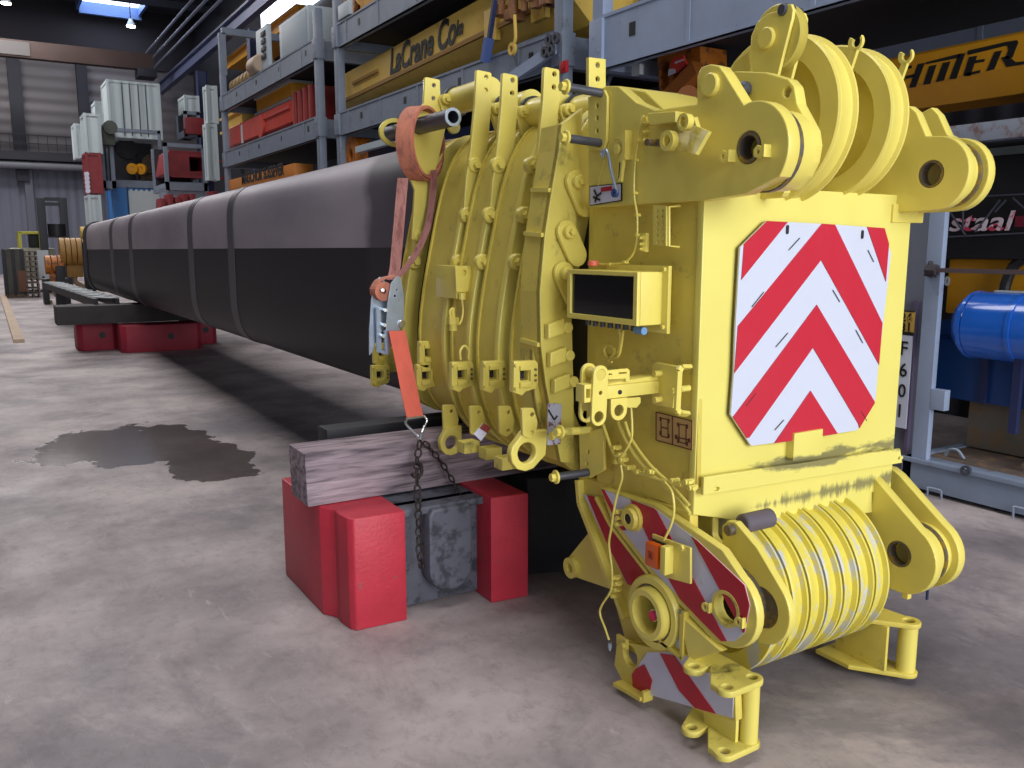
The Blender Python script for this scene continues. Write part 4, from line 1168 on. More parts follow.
# ---------------------------------------------------------------- fittings on the left side
# perforated plate and grey pins with bolts
P = YZ([(588, 150), (588, 97), (604, 90), (607, 97), (606, 140), (603, 150)], 1.985)
hs = [circ(*YZ([(597, v)], 1.985)[0], .009, 12) for v in (106, 118, 131)]
plate('perforated_plate', P, 'x', 1.985, .012, YEL, boom, hs, .002)
q_ = px3(605, 72, 'y', 2.66)
P = XZ([(589, 57), (606, 59), (606, 92), (589, 92)], 2.66)
plate('ear_plate', P, 'y', 2.66, .02, YEL, boom, [circ(*XZ([(598, 65)], 2.66)[0], .01, 12), circ(*XZ([(598, 79)], 2.66)[0], .01, 12)])
for (u0, v0, u1, v1) in ((566, 87, 601, 93), (566, 138, 600, 143), (556, 477, 590, 472), (560, 432, 590, 430)):
    a_ = px3(u0, v0, 'x', 1.83); 
    e_ = Vector((2.0, a_.y - .02, a_.z + (.0)))
    # end point on the side plate, seen at (u1, v1)
    e_ = px3(u1, v1, 'x', 1.985)
    m_ = PIN if v0 != 432 else YELO
    b = BM(); add_cyl(b, a_, e_, .0155, seg=18); pn = obj('steel_pin', b, m_, boom)
    d_ = (a_ - e_).normalized()
    b = BM(); add_cyl(b, a_ - d_ * .004, a_ + d_ * .006, .027, seg=20, bev=.002); add_cyl(b, a_ + d_ * .006, a_ + d_ * .024, .016, seg=6); obj('pin_bolt', b, YEL, pn)
# hanger eye with slotted tail
q = px3(615, 149, 'x', 1.96)
P = [(q.y + .035 * math.cos(math.radians(k)), q.z + .035 * math.sin(math.radians(k))) for k in range(60, 250, 15)] + [(q.y - .012, q.z - .115), (q.y - .03, q.z - .115), (q.y - .045, q.z - .02), (q.y - .045, q.z + .06)]
b = BM(); add_plate(b, P, 'x', 1.965, .012, [circ(q.y, q.z, .017, 18), [(q.y - .017, q.z - .05), (q.y - .012, q.z - .10), (q.y - .02, q.z - .10), (q.y - .025, q.z - .05)]], .002)
add_box(b, (1.965, q.y - .05, q.z - .04), (2.0, q.y - .043, q.z + .06)); obj('hanger_eye', b, YEL, boom)
# spring hook dangling from a wire
e = [px3(u, v, 'x', 1.955) for u, v in ((603, 157), (606, 150), (609, 158), (611, 170), (614, 182), (617, 193))]
b = BM(); add_tube(b, e, .006); add_tube(b, [e[0], e[0] + Vector((0, .01, .02)), e[1]], .005); hk = obj('spring_hook', b, ZINC, boom)
b = BM(); q = px3(615, 193, 'x', 1.955); add_cyl(b, q + Vector((.006, 0, 0)), q - Vector((.006, 0, 0)), .016, seg=14, inner=.006); obj('hook_eye', b, mat('hook_blue', (60, 84, 140), .4), hk)
b = BM(); add_tube(b, [px3(u, v, 'x', 1.975) for u, v in ((604, 160), (600, 175), (598, 186))], .0018, seg=6); obj('lanyard', b, YELD, boom)
# fall warning sticker
P = YZ([(591, 187), (621, 184), (621, 200), (591, 205)], 1.996)
st = plate('warning_sticker', P, 'x', 1.992, .004, STR_W, boom, bev=0)
b = BM(); P = inset(P, -.004) if False else YZ([(590, 186), (622, 183), (622, 201), (590, 206)], 1.996); add_plate(b, P, 'x', 1.994, .003, bev=0); obj('sticker_border', b, LETTER, st)
b = BM(); add_plate(b, YZ([(601, 187.5), (612, 186), (612, 190.5), (601, 192)], 1.99), 'x', 1.989, .002, bev=0); obj('sticker_heading', b, mat('sticker_red', (170, 30, 50), .4), st)
b = BM()
for a_, c_ in (((594, 190), (597, 196)), ((597, 196), (595, 202)), ((597, 196), (601, 193)), ((593, 197), (600, 200))):
    add_beam(b, px3(*a_, 'x', 1.99), px3(*c_, 'x', 1.99), .002, .008, up=(0, 1, 1))
obj('sticker_figure', b, LETTER, st)
# conduit with clamps
e = [px3(u, v, 'x', 1.985) for u, v in ((644, 116), (641, 122), (638, 140), (635, 160), (634, 193), (637, 215), (637, 235), (634, 252), (625, 262), (610, 264), (594, 264))]
b = BM(); add_tube(b, e, .004, seg=8); cd = obj('cable', b, YEL, boom)
b = BM()
for k in (2, 3, 4, 5, 6, 8, 9):
    q = e[k]; add_box(b, q - Vector((.008, .008, .005)), q + Vector((.012, .008, .005)), .001)
for u, v in ((645, 123), (645, 132), (645, 140), (642, 238), (642, 244), (642, 249)):
    q = px3(u, v, 'x', 1.985); add_cyl(b, q, q + Vector((.02, 0, 0)), .009, seg=8); add_cyl(b, q + Vector((-.012, 0, 0)), q, .005, seg=6)
for v0, v1 in ((117, 142), (233, 252)):
    q = px3(643.5, v0, 'x', 1.99); w_ = px3(643.5, v1, 'x', 1.99); add_box(b, (1.99, q.y - .012, w_.z), (2.005, q.y + .012, q.z), .001)
obj('cable_clamp', b, YEL, boom)
q = px3(593, 266, 'x', 1.96); b = BM(); add_cyl(b, q, q + Vector((0, 0, .02)), .02, seg=16, bev=.003); obj('beacon_cap', b, mat('salmon_cap', (230, 110, 90), .4), boom)
# folded bracket arm, upper side
v0 = px3(648, 124, 'x', 1.98); 
P = XZ([(650, 113), (677, 113), (682, 121), (652, 125)], 2.5)
b = BM(); a_, c_ = px3(651, 117, 'x', 1.97), px3(679, 116, 'x', 1.97); add_plate(b, [(a_.y, a_.z + .012), (c_.y, c_.z + .014), (c_.y, c_.z - .02), (a_.y - .01, a_.z - .03)], 'x', 1.955, .045); obj('arm_root', b, YEL, boom)
def slab(bm, P, th):
    """thick four-sided plate through four points"""
    n = (P[1] - P[0]).cross(P[3] - P[0]).normalized() * th
    v = [bm.verts.new(q) for q in P] + [bm.verts.new(q + n) for q in P]
    for q in ((0, 1, 2, 3), (7, 6, 5, 4), (0, 4, 5, 1), (1, 5, 6, 2), (2, 6, 7, 3), (3, 7, 4, 0)): bm.faces.new([v[j] for j in q])


b = BM(); slab(b, [px3(675, 149, 'x', 1.995), px3(699, 155, 'x', 1.90), px3(712, 132, 'x', 1.90), px3(686, 121, 'x', 1.99)], .012)
slab(b, [px3(677, 118, 'x', 1.99), px3(694, 118, 'x', 1.93), px3(697, 128, 'x', 1.93), px3(684, 131, 'x', 1.99)], .012)
obj('folded_bracket', b, YEL, boom)
b = BM(); q = px3(685, 122, 'x', 1.915); add_cyl(b, (1.905, q.y, q.z), (1.93, q.y, q.z), .026, seg=24, inner=.016)
q = px3(671, 141, 'x', 1.92); add_cyl(b, (1.90, q.y, q.z), (1.925, q.y, q.z), .032, seg=24, inner=.017); obj('bracket_eye', b, YEL, boom)
b = BM(); q = px3(656, 143, 'x', 1.94); add_cyl(b, (1.9, q.y, q.z), (2.0, q.y, q.z), .012, seg=10); add_box(b, (1.93, q.y - .05, q.z - .01), (2.0, q.y + .01, q.z + .01)); obj('bracket_bolt', b, BARE, boom)
# sloping gusset sheets at the top rear
b = BM(); z1 = 2.24
P = [(2.72, 2.26), (2.62, 2.27), (2.42, 2.10), (2.42, 1.9), (2.72, 1.9)]
add_plate(b, YZ([(618, 86), (637, 90), (655, 108), (664, 118), (648, 120), (636, 112)], 2.06), 'x', 2.1, .25, bev=.006)
obj('top_gusset', b, YEL, boom)
b = BM(); add_plate(b, YZ([(640, 90), (648, 92), (665, 110), (658, 112)], 2.3), 'x', 2.36, .03); obj('top_rib', b, YEL, boom)

# ladder-like vented bracket
b = BM(); a_ = px3(655, 206, 'x', 1.985); c_ = px3(668, 246, 'x', 1.985); d_ = px3(679, 246, 'x', 1.985)
rows = []
for i in range(6):
    for j in range(2):
        q = px3(658.5 + j * 5 + .0, 211 + i * 6.2, 'x', 2.0); rows.append(circ(q.y, q.z, .006, 8))
P = YZ([(654, 205), (667, 206), (667, 246), (654, 245)], 2.0); add_plate(b, P, 'x', 1.995, .008, rows, .001); obj('vent_plate', b, YEL, boom)
b = BM(); add_tube(b, [px3(u, v, 'x', xx) for u, v, xx in ((680, 206, 2.03), (669, 207, 1.985), (669, 246, 1.985), (679, 247, 2.03))], .005, smooth=0, seg=8); obj('grab_handle', b, YEL, boom)

# control box with black window
XBX = 1.905
a_ = px3(569, 271, 'x', XBX); c_ = px3(640, 326, 'x', XBX)
z1 = px3(640, 272, 'x', XBX).z; z0 = c_.z; y0 = c_.y; y1 = a_.y - .01
b = BM(); add_box(b, (XBX, y0, z0), (2.03, y1, z1), .006); cb = obj('control_box', b, YEL, boom)
for nm, (ya, yb, za, zb) in {'l': (y1 - .02, y1, z0, z1), 'r': (y0, y0 + .018, z0, z1), 't': (y0, y1, z1 - .014, z1), 'b': (y0, y1, z0, z0 + .018)}.items():
    pass
b = BM(); fr = [(y0, z0), (y1, z0), (y1, z1), (y0, z1)]; inn = [(y0 + .022, z0 + .02), (y1 - .022, z0 + .02), (y1 - .022, z1 - .016), (y0 + .022, z1 - .016)]
add_plate(b, fr, 'x', XBX - .016, .016, [inn], .003); obj('window_frame', b, YEL, cb)
b = BM(); add_plate(b, inn, 'x', XBX - .006, .005, bev=0); obj('window_pane', b, GLASSB, cb)
b = BM(); add_box(b, (2.0, y0 - .03, z0 - .03), (2.015, y1 - .1, z1 + .02), .002); add_cyl(b, (1.99, y0 - .012, z0 - .008), (2.0, y0 - .012, z0 - .008), .008, seg=8); add_cyl(b, (1.99, y0 - .012, z1 + .008), (2.0, y0 - .012, z1 + .008), .008, seg=8); obj('mounting_plate', b, YEL, cb)
b = BM()
for k in range(7):
    yy = y0 + .10 + k * .045; add_cyl(b, (1.96, yy, z0 - .028), (1.96, yy, z0), .011, seg=8)
obj('cable_gland', b, PIN, cb)
b = BM(); add_cyl(b, (1.95, y0 + .03, z0 - .022), (1.95, y0 + .075, z0 - .022), .014, seg=12); obj('blue_plug', b, mat('plug_blue', (110, 150, 200), .4), cb)
b = BM(); e = [px3(u, v, 'x', 1.975) for u, v in ((623, 330), (621, 345), (618, 356), (608, 358), (604, 350), (609, 345), (615, 352), (608, 360))]; add_tube(b, e, .006)
e = [px3(u, v, 'x', 1.985) for u, v in ((619, 328), (619, 345), (614, 356), (606, 354), (604, 361), (612, 362))]; add_tube(b, e, .005)
obj('cable_coil', b, YELD, boom)

# latch arm reaching out to the left, its yoke facing the front
YA = 2.27
A = lambda pts, y=YA: XZ(pts, y)
b = BM(); xa0, za0 = A([(606, 386)])[0]; za1 = A([(606, 399)])[0][1]
add_box(b, (xa0, YA - .004, za1), (2.04, YA + .045, za0), .004)
add_plate(b, [(xa0 - .01, za0 + .0), (2.04, za0), (2.04, za0 + .022), (xa0 + .03, za0 + .008)], 'y', YA + .0, .06, bev=.003)
ar = obj('latch_arm', b, YEL, boom)
q = px3(619, 392, 'y', YA); b = BM(); add_cyl(b, (q.x, YA - .007, q.z), (q.x, YA + .002, q.z), .008, seg=12); obj('arm_hole', b, BLACKR, ar)
P0, P1 = A([(597.5, 374)])[0], A([(595.5, 416)])[0]
for k, dy in enumerate((-.02, .045)):
    b = BM(); add_plate(b, slot(P0[0], P0[1], P1[0], P1[1], .031), 'y', YA + dy, .012, [circ(P0[0], P0[1], .019, 20), circ(P1[0], P1[1], .019, 20), circ(P0[0], (P0[1] + P1[1]) / 2 + .01, .007, 10)], .002)
    yk = obj('yoke_plate', b, YEL, boom)
    if k == 0: b = BM(); add_cyl(b, (P0[0], YA - .018, P0[1]), (P0[0], YA + .05, P0[1]), .0185, seg=20); obj('yoke_pin', b, YELD, yk)
zm_ = (P0[1] + P1[1]) / 2
b = BM(); add_plate(b, [(P0[0] - .06, zm_ - .02), (P0[0] - .02, zm_ - .02), (P0[0] - .02, zm_ + .04), (P0[0] - .06, zm_ + .04)], 'y', YA - .01, .05, [[(P0[0] - .052, zm_ - .005), (P0[0] - .036, zm_ - .005), (P0[0] - .036, zm_ + .025), (P0[0] - .052, zm_ + .025)]], .002)
add_box(b, (P0[0] - .03, YA - .008, zm_ - .055), (P0[0], YA + .05, zm_ - .025), .002); obj('yoke_block', b, YEL, boom)
P = A([(604, 370), (625, 368), (627, 370), (627, 381), (623, 381), (623, 378), (606, 379)])
b = BM(); add_plate(b, P, 'y', YA - .015, .01, [A([(606, 373), (609.5, 373), (609.5, 374.5), (606, 374.5)]), A([(616, 372), (624, 371.5), (624, 373), (616, 373.5)])], .001); obj('slotted_bracket', b, YEL, boom)
q = A([(617, 410)])[0]; zt_ = A([(617, 398)])[0][1]
P = [(q[0] - .035, zt_)] + [(q[0] + .035 * math.cos(math.radians(k)), q[1] + .035 * math.sin(math.radians(k))) for k in range(180, 361, 20)] + [(q[0] + .035, zt_)]
b = BM(); add_plate(b, P, 'y', YA - .012, .012, [circ(q[0], q[1], .020, 18)], .002); add_plate(b, rounded(A([(627, 398), (641, 397), (641, 403), (637, 408), (627, 408)]), .006, 2), 'y', YA, .01); obj('arm_eye', b, YEL, boom)
# C bracket at the arm root
b = BM(); a_ = px3(659, 364, 'x', 1.97); P = YZ([(655, 366), (658, 362), (684, 367), (680, 374), (676, 408), (656, 404), (655, 398)], 2.0); add_plate(b, rounded(P, .006, 2), 'x', 1.985, .02, bev=.002); obj('bracket_plate', b, YEL, boom)
b = BM(); e = [px3(u, v, 'x', xx) for u, v, xx in ((690, 367, 1.98), (681, 367, 1.93), (679, 371, 1.92), (677, 410, 1.92), (680, 413, 1.93), (688, 414, 1.98))]
for p_, q_ in zip(e, e[1:]): add_beam(b, p_, q_, .012, .02, up=(1, 0, 0))
obj('c_bracket', b, YEL, boom)
b = BM()
for u, v in ((654, 374), (654, 400), (671, 391), (680, 389)):
    q = px3(u, v, 'x', 1.955); add_cyl(b, q, q + Vector((.04, 0, 0)), .011, seg=12)
obj('bracket_bolt', b, YEL, boom)
# slender lower strut + link plates
b = BM(); P = YZ([(579, 433), (603, 428), (604, 470), (590, 478), (580, 476)], 1.975); add_plate(b, rounded(P, .006, 2), 'x', 1.975, .012, [circ(*YZ([(588, 452)], 1.975)[0], .009, 10), circ(*YZ([(587, 464)], 1.975)[0], .009, 10)], .002); obj('hinge_plate', b, YEL, boom)
b = BM(); add_beam(b, px3(553, 435, 'x', 1.86), px3(590, 429, 'x', 1.95), .018, .02); sb_ = obj('strut', b, YELO, boom)
b = BM(); q = px3(553, 436, 'x', 1.855); add_cyl(b, q, q + Vector((-.012, 0, 0)), .017, seg=8); obj('strut_bolt', b, YEL, sb_)
# vehicle diagram sticker
P = YZ([(656, 412), (692, 421), (691.5, 450), (656, 440)], 2.03)
XST = 2.035
P = YZ([(656, 412), (692, 421), (691.5, 450), (656, 440)], XST)
st = plate('diagram_sticker', P, 'x', XST, .006, mat('sticker_tan', (196, 160, 100), .5), boom, bev=0)
b = BM(); MAR = mat('sticker_print', (86, 36, 32), .5)
L = lambda a, c_, w=.003: add_beam(b, px3(*a, 'x', XST - .002), px3(*c_, 'x', XST - .002), .002, w, up=(0, 1, 1))
for a, c_ in (((656, 412), (692, 421)), ((692, 421), (691.5, 450)), ((691.5, 450), (656, 440)), ((656, 440), (656, 412)), ((672.5, 416), (672.5, 445)), ((661, 418), (668, 419.5)), ((661, 436), (668, 438)), ((661, 418), (661, 436)), ((668, 419.5), (668, 438)), ((661, 427), (668, 429)), ((679, 424), (686, 425.5)), ((679, 442), (686, 444)), ((679, 424), (679, 442)), ((686, 425.5), (686, 444)), ((676, 437), (689, 440))): L(a, c_)
for (u, v) in ((660.5, 419), (668.5, 421), (660.5, 433), (668.5, 436), (678, 424.5), (687, 426.5), (676, 437), (689, 440.5), (678, 441), (687, 444)): L((u, v - 2), (u, v + 2), .008)
obj('sticker_drawing', b, MAR, st)

# cables over the lower left side
def cable(pts, X, r=.0045, name='cable'):
    b = BM(); add_tube(b, [px3(u, v, 'x', X) for u, v in pts], r, seg=8); return obj(name, b, YEL, boom)


cable([(603, 424), (607, 436), (612, 450), (618, 460), (628, 468), (645, 475), (660, 480), (680, 485), (694, 489)], 1.975, .006)
cable([(618, 422), (626, 440), (640, 462), (660, 482), (680, 500), (690, 514)], 1.985, .007)
cable([(625, 422), (632, 440), (650, 465), (668, 482), (689, 505)], 1.985, .006)
cable([(631, 406), (632, 425), (631, 440), (622, 455), (615, 456)], 1.95)
cable([(621, 465), (622, 478), (617, 495), (614, 510), (611, 530), (609, 545), (612, 570), (611, 590), (602, 605), (600, 614), (605, 628), (609, 640)], 1.96)
cable([(665, 482), (672, 492), (674, 510), (671, 525), (664, 540)], 1.955)
b = BM()
for u, v in ((614, 448), (619, 455), (621, 460), (616, 462), (672, 481), (680, 484), (686, 482), (690, 488), (617, 512), (618, 518), (617, 524), (614, 578), (616, 584), (615, 590), (613, 596), (650, 472), (637, 472), (628, 468)):
    q = px3(u, v, 'x', 1.97); add_cyl(b, q - Vector((.008, 0, 0)), q + Vector((.03, 0, 0)), .009, seg=8); add_box(b, q + Vector((0, -.014, -.006)), q + Vector((.02, .014, .006)), .001)
obj('cable_clamp', b, YEL, boom)
b = BM(); q = px3(610, 643, 'x', 1.96); add_cyl(b, q, q + Vector((0, 0, -.02)), .008, seg=10); add_cyl(b, q + Vector((0, 0, -.02)), q + Vector((0, 0, -.03)), .005, seg=8); obj('cable_end', b, ZINC, boom)
b = BM(); q = px3(621, 642, 'x', 1.975); add_box(b, (1.975, q.y - .03, q.z - .02), (1.99, q.y + .03, q.z + .02), .003); add_cyl(b, (1.96, q.y - .02, q.z - .005), (1.975, q.y - .02, q.z - .005), .012, seg=8); obj('cable_bracket', b, YELD, boom)

# side marker lamp on its bracket
P = YZ([(652, 534), (690, 548), (690, 584), (664, 577), (662, 545), (653, 542)], 1.965)
mk = plate('lamp_bracket', P, 'x', 1.965, .01, YEL, boom, bev=.001)
b = BM(); c0 = px3(652, 555, 'x', 1.93); add_box(b, (1.925, c0.y - .033, c0.z - .045), (1.955, c0.y + .033, c0.z + .042), .008); lp = obj('marker_lamp', b, AMBER, boom, label='amber side marker lamp')
b = BM(); add_box(b, (1.955, c0.y - .035, c0.z - .048), (1.965, c0.y + .035, c0.z + .045), .003); obj('lamp_housing', b, BLACKR, lp)
b = BM(); add_plate(b, [(c0.y - .012, c0.z - .014), (c0.y + .012, c0.z - .012), (c0.y + .012, c0.z + .014), (c0.y - .012, c0.z + .012)], 'x', 1.921, .005, [circ(c0.y, c0.z, .006, 8)], .001); obj('lamp_reflector', b, mat('amber_dark', (150, 56, 16), .3), lp)
b = BM(); a_ = px3(666, 546, 'x', 1.94); c_ = px3(666, 574, 'x', 1.94); add_box(b, (1.925, a_.y - .014, c_.z), (1.965, a_.y + .012, a_.z), .003); q = px3(680, 548, 'x', 1.955); add_cyl(b, q, q + Vector((.01, 0, 0)), .012, seg=6); obj('bracket_clamp', b, YEL, boom)
# ------------------------------------------------------------------ SUPPORTS UNDER THE BOOM
def ballast(x0, y0, flip=1, m=BLK_RED, mg=BLK_GRY, label='', w=.94, d=.84, h=.52, name='ballast_block'):
    """interlocking counterweight: red horns round a recessed grey core with a rounded lug"""
    t = thing(name, (x0 + w / 2, y0 + d / 2, 0), label, 'counterweight', None)
    # left horn: plan outline with a shallow groove
    P = [(x0, y0 + d), (x0, y0 + .25), (x0 + .03, y0 + .20), (x0 + .045, y0 + .17), (x0 + .04, y0 + .12), (x0 + .05, y0 + .03), (x0 + .07, y0), (x0 + .315, y0 - .01), (x0 + .315, y0 + .12), (x0 + .33, y0 + d)]
    b = BM(); add_plate(b, rounded(P, .015, 2), 'z', .0, h, bev=.008); 
    obj('side_horn', b, m, t)
    b = BM(); add_plate(b, [(x0 + .735, y0 - .05), (x0 + w - .01, y0 - .07), (x0 + w, y0 + d), (x0 + .76, y0 + d)], 'z', .0, h + .005, bev=.008)
    obj('side_horn', b, m, t)
    b = BM(); add_box(b, (x0 + .27, y0 + .10, .015), (x0 + .78, y0 + d, h - .01), .01)
    obj('grey_core', b, mg, t)
    # rounded lug standing proud of the core
    cxl = x0 + .55; r = .115
    P = [(cxl - r, h - .05), (cxl - r + .02, h - .02), (cxl + r - .02, h - .02), (cxl + r, h - .05)] + [(cxl + r * math.cos(math.radians(k)), .20 + r * math.sin(math.radians(k))) for k in range(0, -181, -15)]
    b = BM(); add_plate(b, P, 'y', y0 - .0, .16, bev=.015); obj('rounded_lug', b, mg, t)
    b = BM(); add_box(b, (x0 + .31, y0 + .03, h - .045), (x0 + .74, y0 + .16, h - .01), .008); obj('top_rim', b, mg, t)
    return t


ballast(1.225, 3.45, label='red and grey counterweight block under the near timber beam, in front of the boom')
b = BM(); P = [(1.225 + .3, 3.43), (1.46, 3.43)]
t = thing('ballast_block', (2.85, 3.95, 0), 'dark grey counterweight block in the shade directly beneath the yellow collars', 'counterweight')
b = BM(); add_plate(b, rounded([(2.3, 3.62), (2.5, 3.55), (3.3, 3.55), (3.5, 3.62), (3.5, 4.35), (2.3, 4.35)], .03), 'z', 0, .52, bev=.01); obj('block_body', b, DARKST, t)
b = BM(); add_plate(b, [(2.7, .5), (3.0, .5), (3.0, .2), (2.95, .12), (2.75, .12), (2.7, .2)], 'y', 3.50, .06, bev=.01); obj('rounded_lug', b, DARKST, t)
# timber
b = BM(); add_box(b, (1.175, 3.715, .522), (3.7, 3.96, .772), .012)
for v in b.verts:
    v.co.x += .004 * math.sin(v.co.z * 40)
tb = obj('timber_beam', b, WOOD); tag(tb, 'thick weathered timber beam lying on the near red counterweight block', 'beam')
b = BM(); add_box(b, (1.42, 4.12, .525), (3.7, 4.26, .78), .006)
o = obj('steel_bearer', b, DARKST); tag(o, 'black steel bearer lying behind the timber beam on the near block', 'beam')

# far support: three red blocks with a dark timber across
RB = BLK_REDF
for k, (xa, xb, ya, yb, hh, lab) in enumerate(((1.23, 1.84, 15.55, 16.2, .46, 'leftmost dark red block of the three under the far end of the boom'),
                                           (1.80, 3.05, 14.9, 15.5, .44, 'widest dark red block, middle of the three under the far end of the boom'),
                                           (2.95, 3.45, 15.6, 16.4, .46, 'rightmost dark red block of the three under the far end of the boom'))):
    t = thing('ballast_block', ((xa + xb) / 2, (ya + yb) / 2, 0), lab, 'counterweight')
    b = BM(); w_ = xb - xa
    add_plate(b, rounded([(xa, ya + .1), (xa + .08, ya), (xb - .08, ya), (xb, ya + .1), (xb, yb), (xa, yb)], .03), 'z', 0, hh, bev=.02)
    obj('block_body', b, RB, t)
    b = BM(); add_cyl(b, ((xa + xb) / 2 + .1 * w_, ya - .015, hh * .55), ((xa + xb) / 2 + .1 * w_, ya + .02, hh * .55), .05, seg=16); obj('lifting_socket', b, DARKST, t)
b = BM(); add_box(b, (.93, 15.2, .465), (3.9, 15.75, .76), .02)
o = obj('timber_beam', b, mat('dark_timber', (54, 50, 50), .75, amt=.3, scale=5)); tag(o, 'dark heavy beam lying across the three far red blocks under the boom tail', 'beam')
# lattice walkway rail beside the far support
t = thing('lattice_rail', (1.3, 18, .75), 'dark steel rail with a white zigzag lattice behind the far red blocks', 'rail')
A0 = px3(52, 285, 'z', .78); B0 = px3(107, 303, 'z', .78)
d = (B0 - A0).normalized(); s = d.cross(Vector((0, 0, 1))).normalized()
b = BM(); add_beam(b, A0 + s * .16, B0 + s * .16, .06, .14); add_beam(b, A0 - s * .16, B0 - s * .16, .06, .14); obj('side_beam', b, DARKST, t)
b = BM(); n = 11
for i in range(n):
    p = A0.lerp(B0, (i + .15) / n) + s * .14; q = A0.lerp(B0, (i + .85) / n) - s * .14
    add_beam(b, p + Vector((0, 0, .075)), q + Vector((0, 0, .075)), .16, .015)
obj('zigzag_lattice', b, CWHITE, t)
for fr in (.2, .75):
    p = A0.lerp(B0, fr); b = BM(); add_box(b, (p.x - .1, p.y - .1, 0), (p.x + .1, p.y + .1, .73)); obj('support_leg', b, DARKST, t)
# plank at the left edge of the floor
p0 = px3(19, 341, 'z', .03); p1 = px3(3, 296, 'z', .03)
b = BM(); add_beam(b, p0, p0 + (p1 - p0) * 1.0, .17, .06)
o = obj('wooden_plank', b, mat('pale_plank', (188, 164, 140), .7, amt=.2, scale=6)); tag(o, 'pale wooden plank lying on the floor at the left edge of the photo', 'plank')

# ------------------------------------------------------------------ STRAP AND CHAIN
px_, pz_, pr_ = PIPE
st = thing('ratchet_strap', (px_, 4.25, 0), 'orange ratchet strap looped over the grey pipe and hanging beside the collars', 'strap')
yc = 4.12
# loop hanging over the pipe
cx, cz_ = px3(421, 145, 'y', yc).x, px3(421, 145, 'y', yc).z
ex = px3(440, 145, 'y', yc).x - cx; ez = px3(421, 108, 'y', yc).z - cz_
ld = Vector((.83, .55, 0)); wd_ = (.55, -.83, 0)
ctr = px3(421, 143, 'y', 4.10); rx_, rz_ = .155, px3(421, 108, 'y', 4.1).z - ctr.z
loop = [ctr + ld * rx_ * math.cos(a) + Vector((0, 0, rz_ * math.sin(a))) for a in [2 * PI * k / 40 for k in range(41)]]
b = BM(); add_ribbon(b, loop, wd_, .10, .014, smooth=0)
loop2 = [ctr + ld * (rx_ + .012) * math.cos(a) + Vector((0, 0, -.004 + (rz_ + .010) * math.sin(a))) for a in [2 * PI * k / 40 for k in range(41)]]
add_ribbon(b, loop2, wd_, .09, .006, smooth=0)
obj('webbing_loop', b, ORG, st)
b = BM(); a_ = [px3(403, 178, 'y', 4.1), px3(401, 200, 'y', 4.1), px3(398, 235, 'y', 4.1), px3(395, 268, 'y', 4.1), px3(392, 280, 'y', 4.08)]
add_ribbon(b, a_, (1, -.5, 0), .055, .004)
a_ = [px3(434, 170, 'y', 4.05), px3(432, 200, 'y', 4.05), px3(428, 225, 'y', 4.02), px3(418, 250, 'y', 4.02), px3(404, 270, 'y', 4.04), px3(394, 280, 'y', 4.06)]
add_ribbon(b, a_, (.3, -1, 0), .05, .004)
obj('webbing_run', b, mat('faded_webbing', (190, 132, 124), .8, spots=(150, 96, 92), amt=.15, scale=12, stretch=(1, 1, .3)), st)
# coil on the ratchet spool
c = px3(381, 291, 'y', 4.02); b = BM(); add_cyl(b, (c.x, 3.98, c.z), (c.x, 4.05, c.z), .048, seg=28, inner=.012, bev=0)
add_ribbon(b, [c + Vector((-.045, 0, .01)), c + Vector((-.01, 0, .055)), c + Vector((.06, -.02, .075))], (0, 1, 0), .07, .006); obj('webbing_coil', b, ORG, st)
# ratchet frame
yr_ = 3.96
fr_ = XZ([(391, 283), (397, 276), (401, 277), (404, 295), (404, 320), (400, 330), (394, 336), (389, 352), (386, 356), (386, 330), (388, 300)], yr_)
b = BM(); add_plate(b, rounded(fr_, .008, 2), 'y', yr_, .008, [circ(*XZ([(395, 296)], yr_)[0], .006, 8), circ(*XZ([(397, 290)], yr_)[0], .004, 8), circ(*XZ([(399, 300)], yr_)[0], .004, 8)], .001)
add_plate(b, rounded([(x - .06, z - .005) for x, z in fr_], .008, 2), 'y', yr_ + .07, .008, bev=.001); rf_ = obj('ratchet_frame', b, ZINC, st)
b = BM()
for u, v in ((385, 310), (384, 325), (383, 336), (382, 290)):
    q = px3(u, v, 'y', yr_); add_cyl(b, (q.x, yr_ - .01, q.z), (q.x + .01, yr_ + .08, q.z), .009, seg=10)
obj('ratchet_bar', b, CHROME, rf_)
b = BM(); add_beam(b, px3(378, 308, 'y', 4.0), px3(379, 352, 'y', 4.0), .022, .016, up=(0, 1, 0)); add_beam(b, px3(386, 330, 'y', 3.97), px3(387, 354, 'y', 3.97), .022, .016, up=(0, 1, 0)); add_beam(b, px3(377, 350, 'y', 4.0), px3(388, 353, 'y', 3.97), .02, .016); obj('ratchet_handle', b, ZINC, rf_)
b = BM(); q = px3(402, 324, 'y', yr_ - .01); add_cyl(b, q, q + Vector((0, .03, 0)), .02, seg=18, bev=.003); obj('ratchet_knob', b, CHROME, rf_)
# taut lower webbing with its wire hook
a_ = [px3(397, 331, 'y', 3.93), px3(404, 365, 'y', 3.86), px3(410, 395, 'y', 3.80), px3(415, 417, 'y', 3.74)]
b = BM(); add_ribbon(b, a_, (1, -.25, 0), .082, .008, smooth=4); obj('taut_webbing', b, mat('clean_orange_webbing', (232, 106, 84), .7, amt=.12, scale=20, stretch=(1, 1, .2)), st)
hk = [px3(407, 419, 'y', 3.73), px3(406, 424, 'y', 3.72), px3(416, 434, 'y', 3.68), px3(420, 440, 'y', 3.67), px3(422, 432, 'y', 3.68), px3(427, 421, 'y', 3.72), px3(424, 416, 'y', 3.73)]
b = BM(); add_tube(b, hk, .006, smooth=4); add_tube(b, [px3(406, 419, 'y', 3.73), px3(425, 416, 'y', 3.73)], .006, smooth=0); obj('wire_hook', b, CHROME, st)


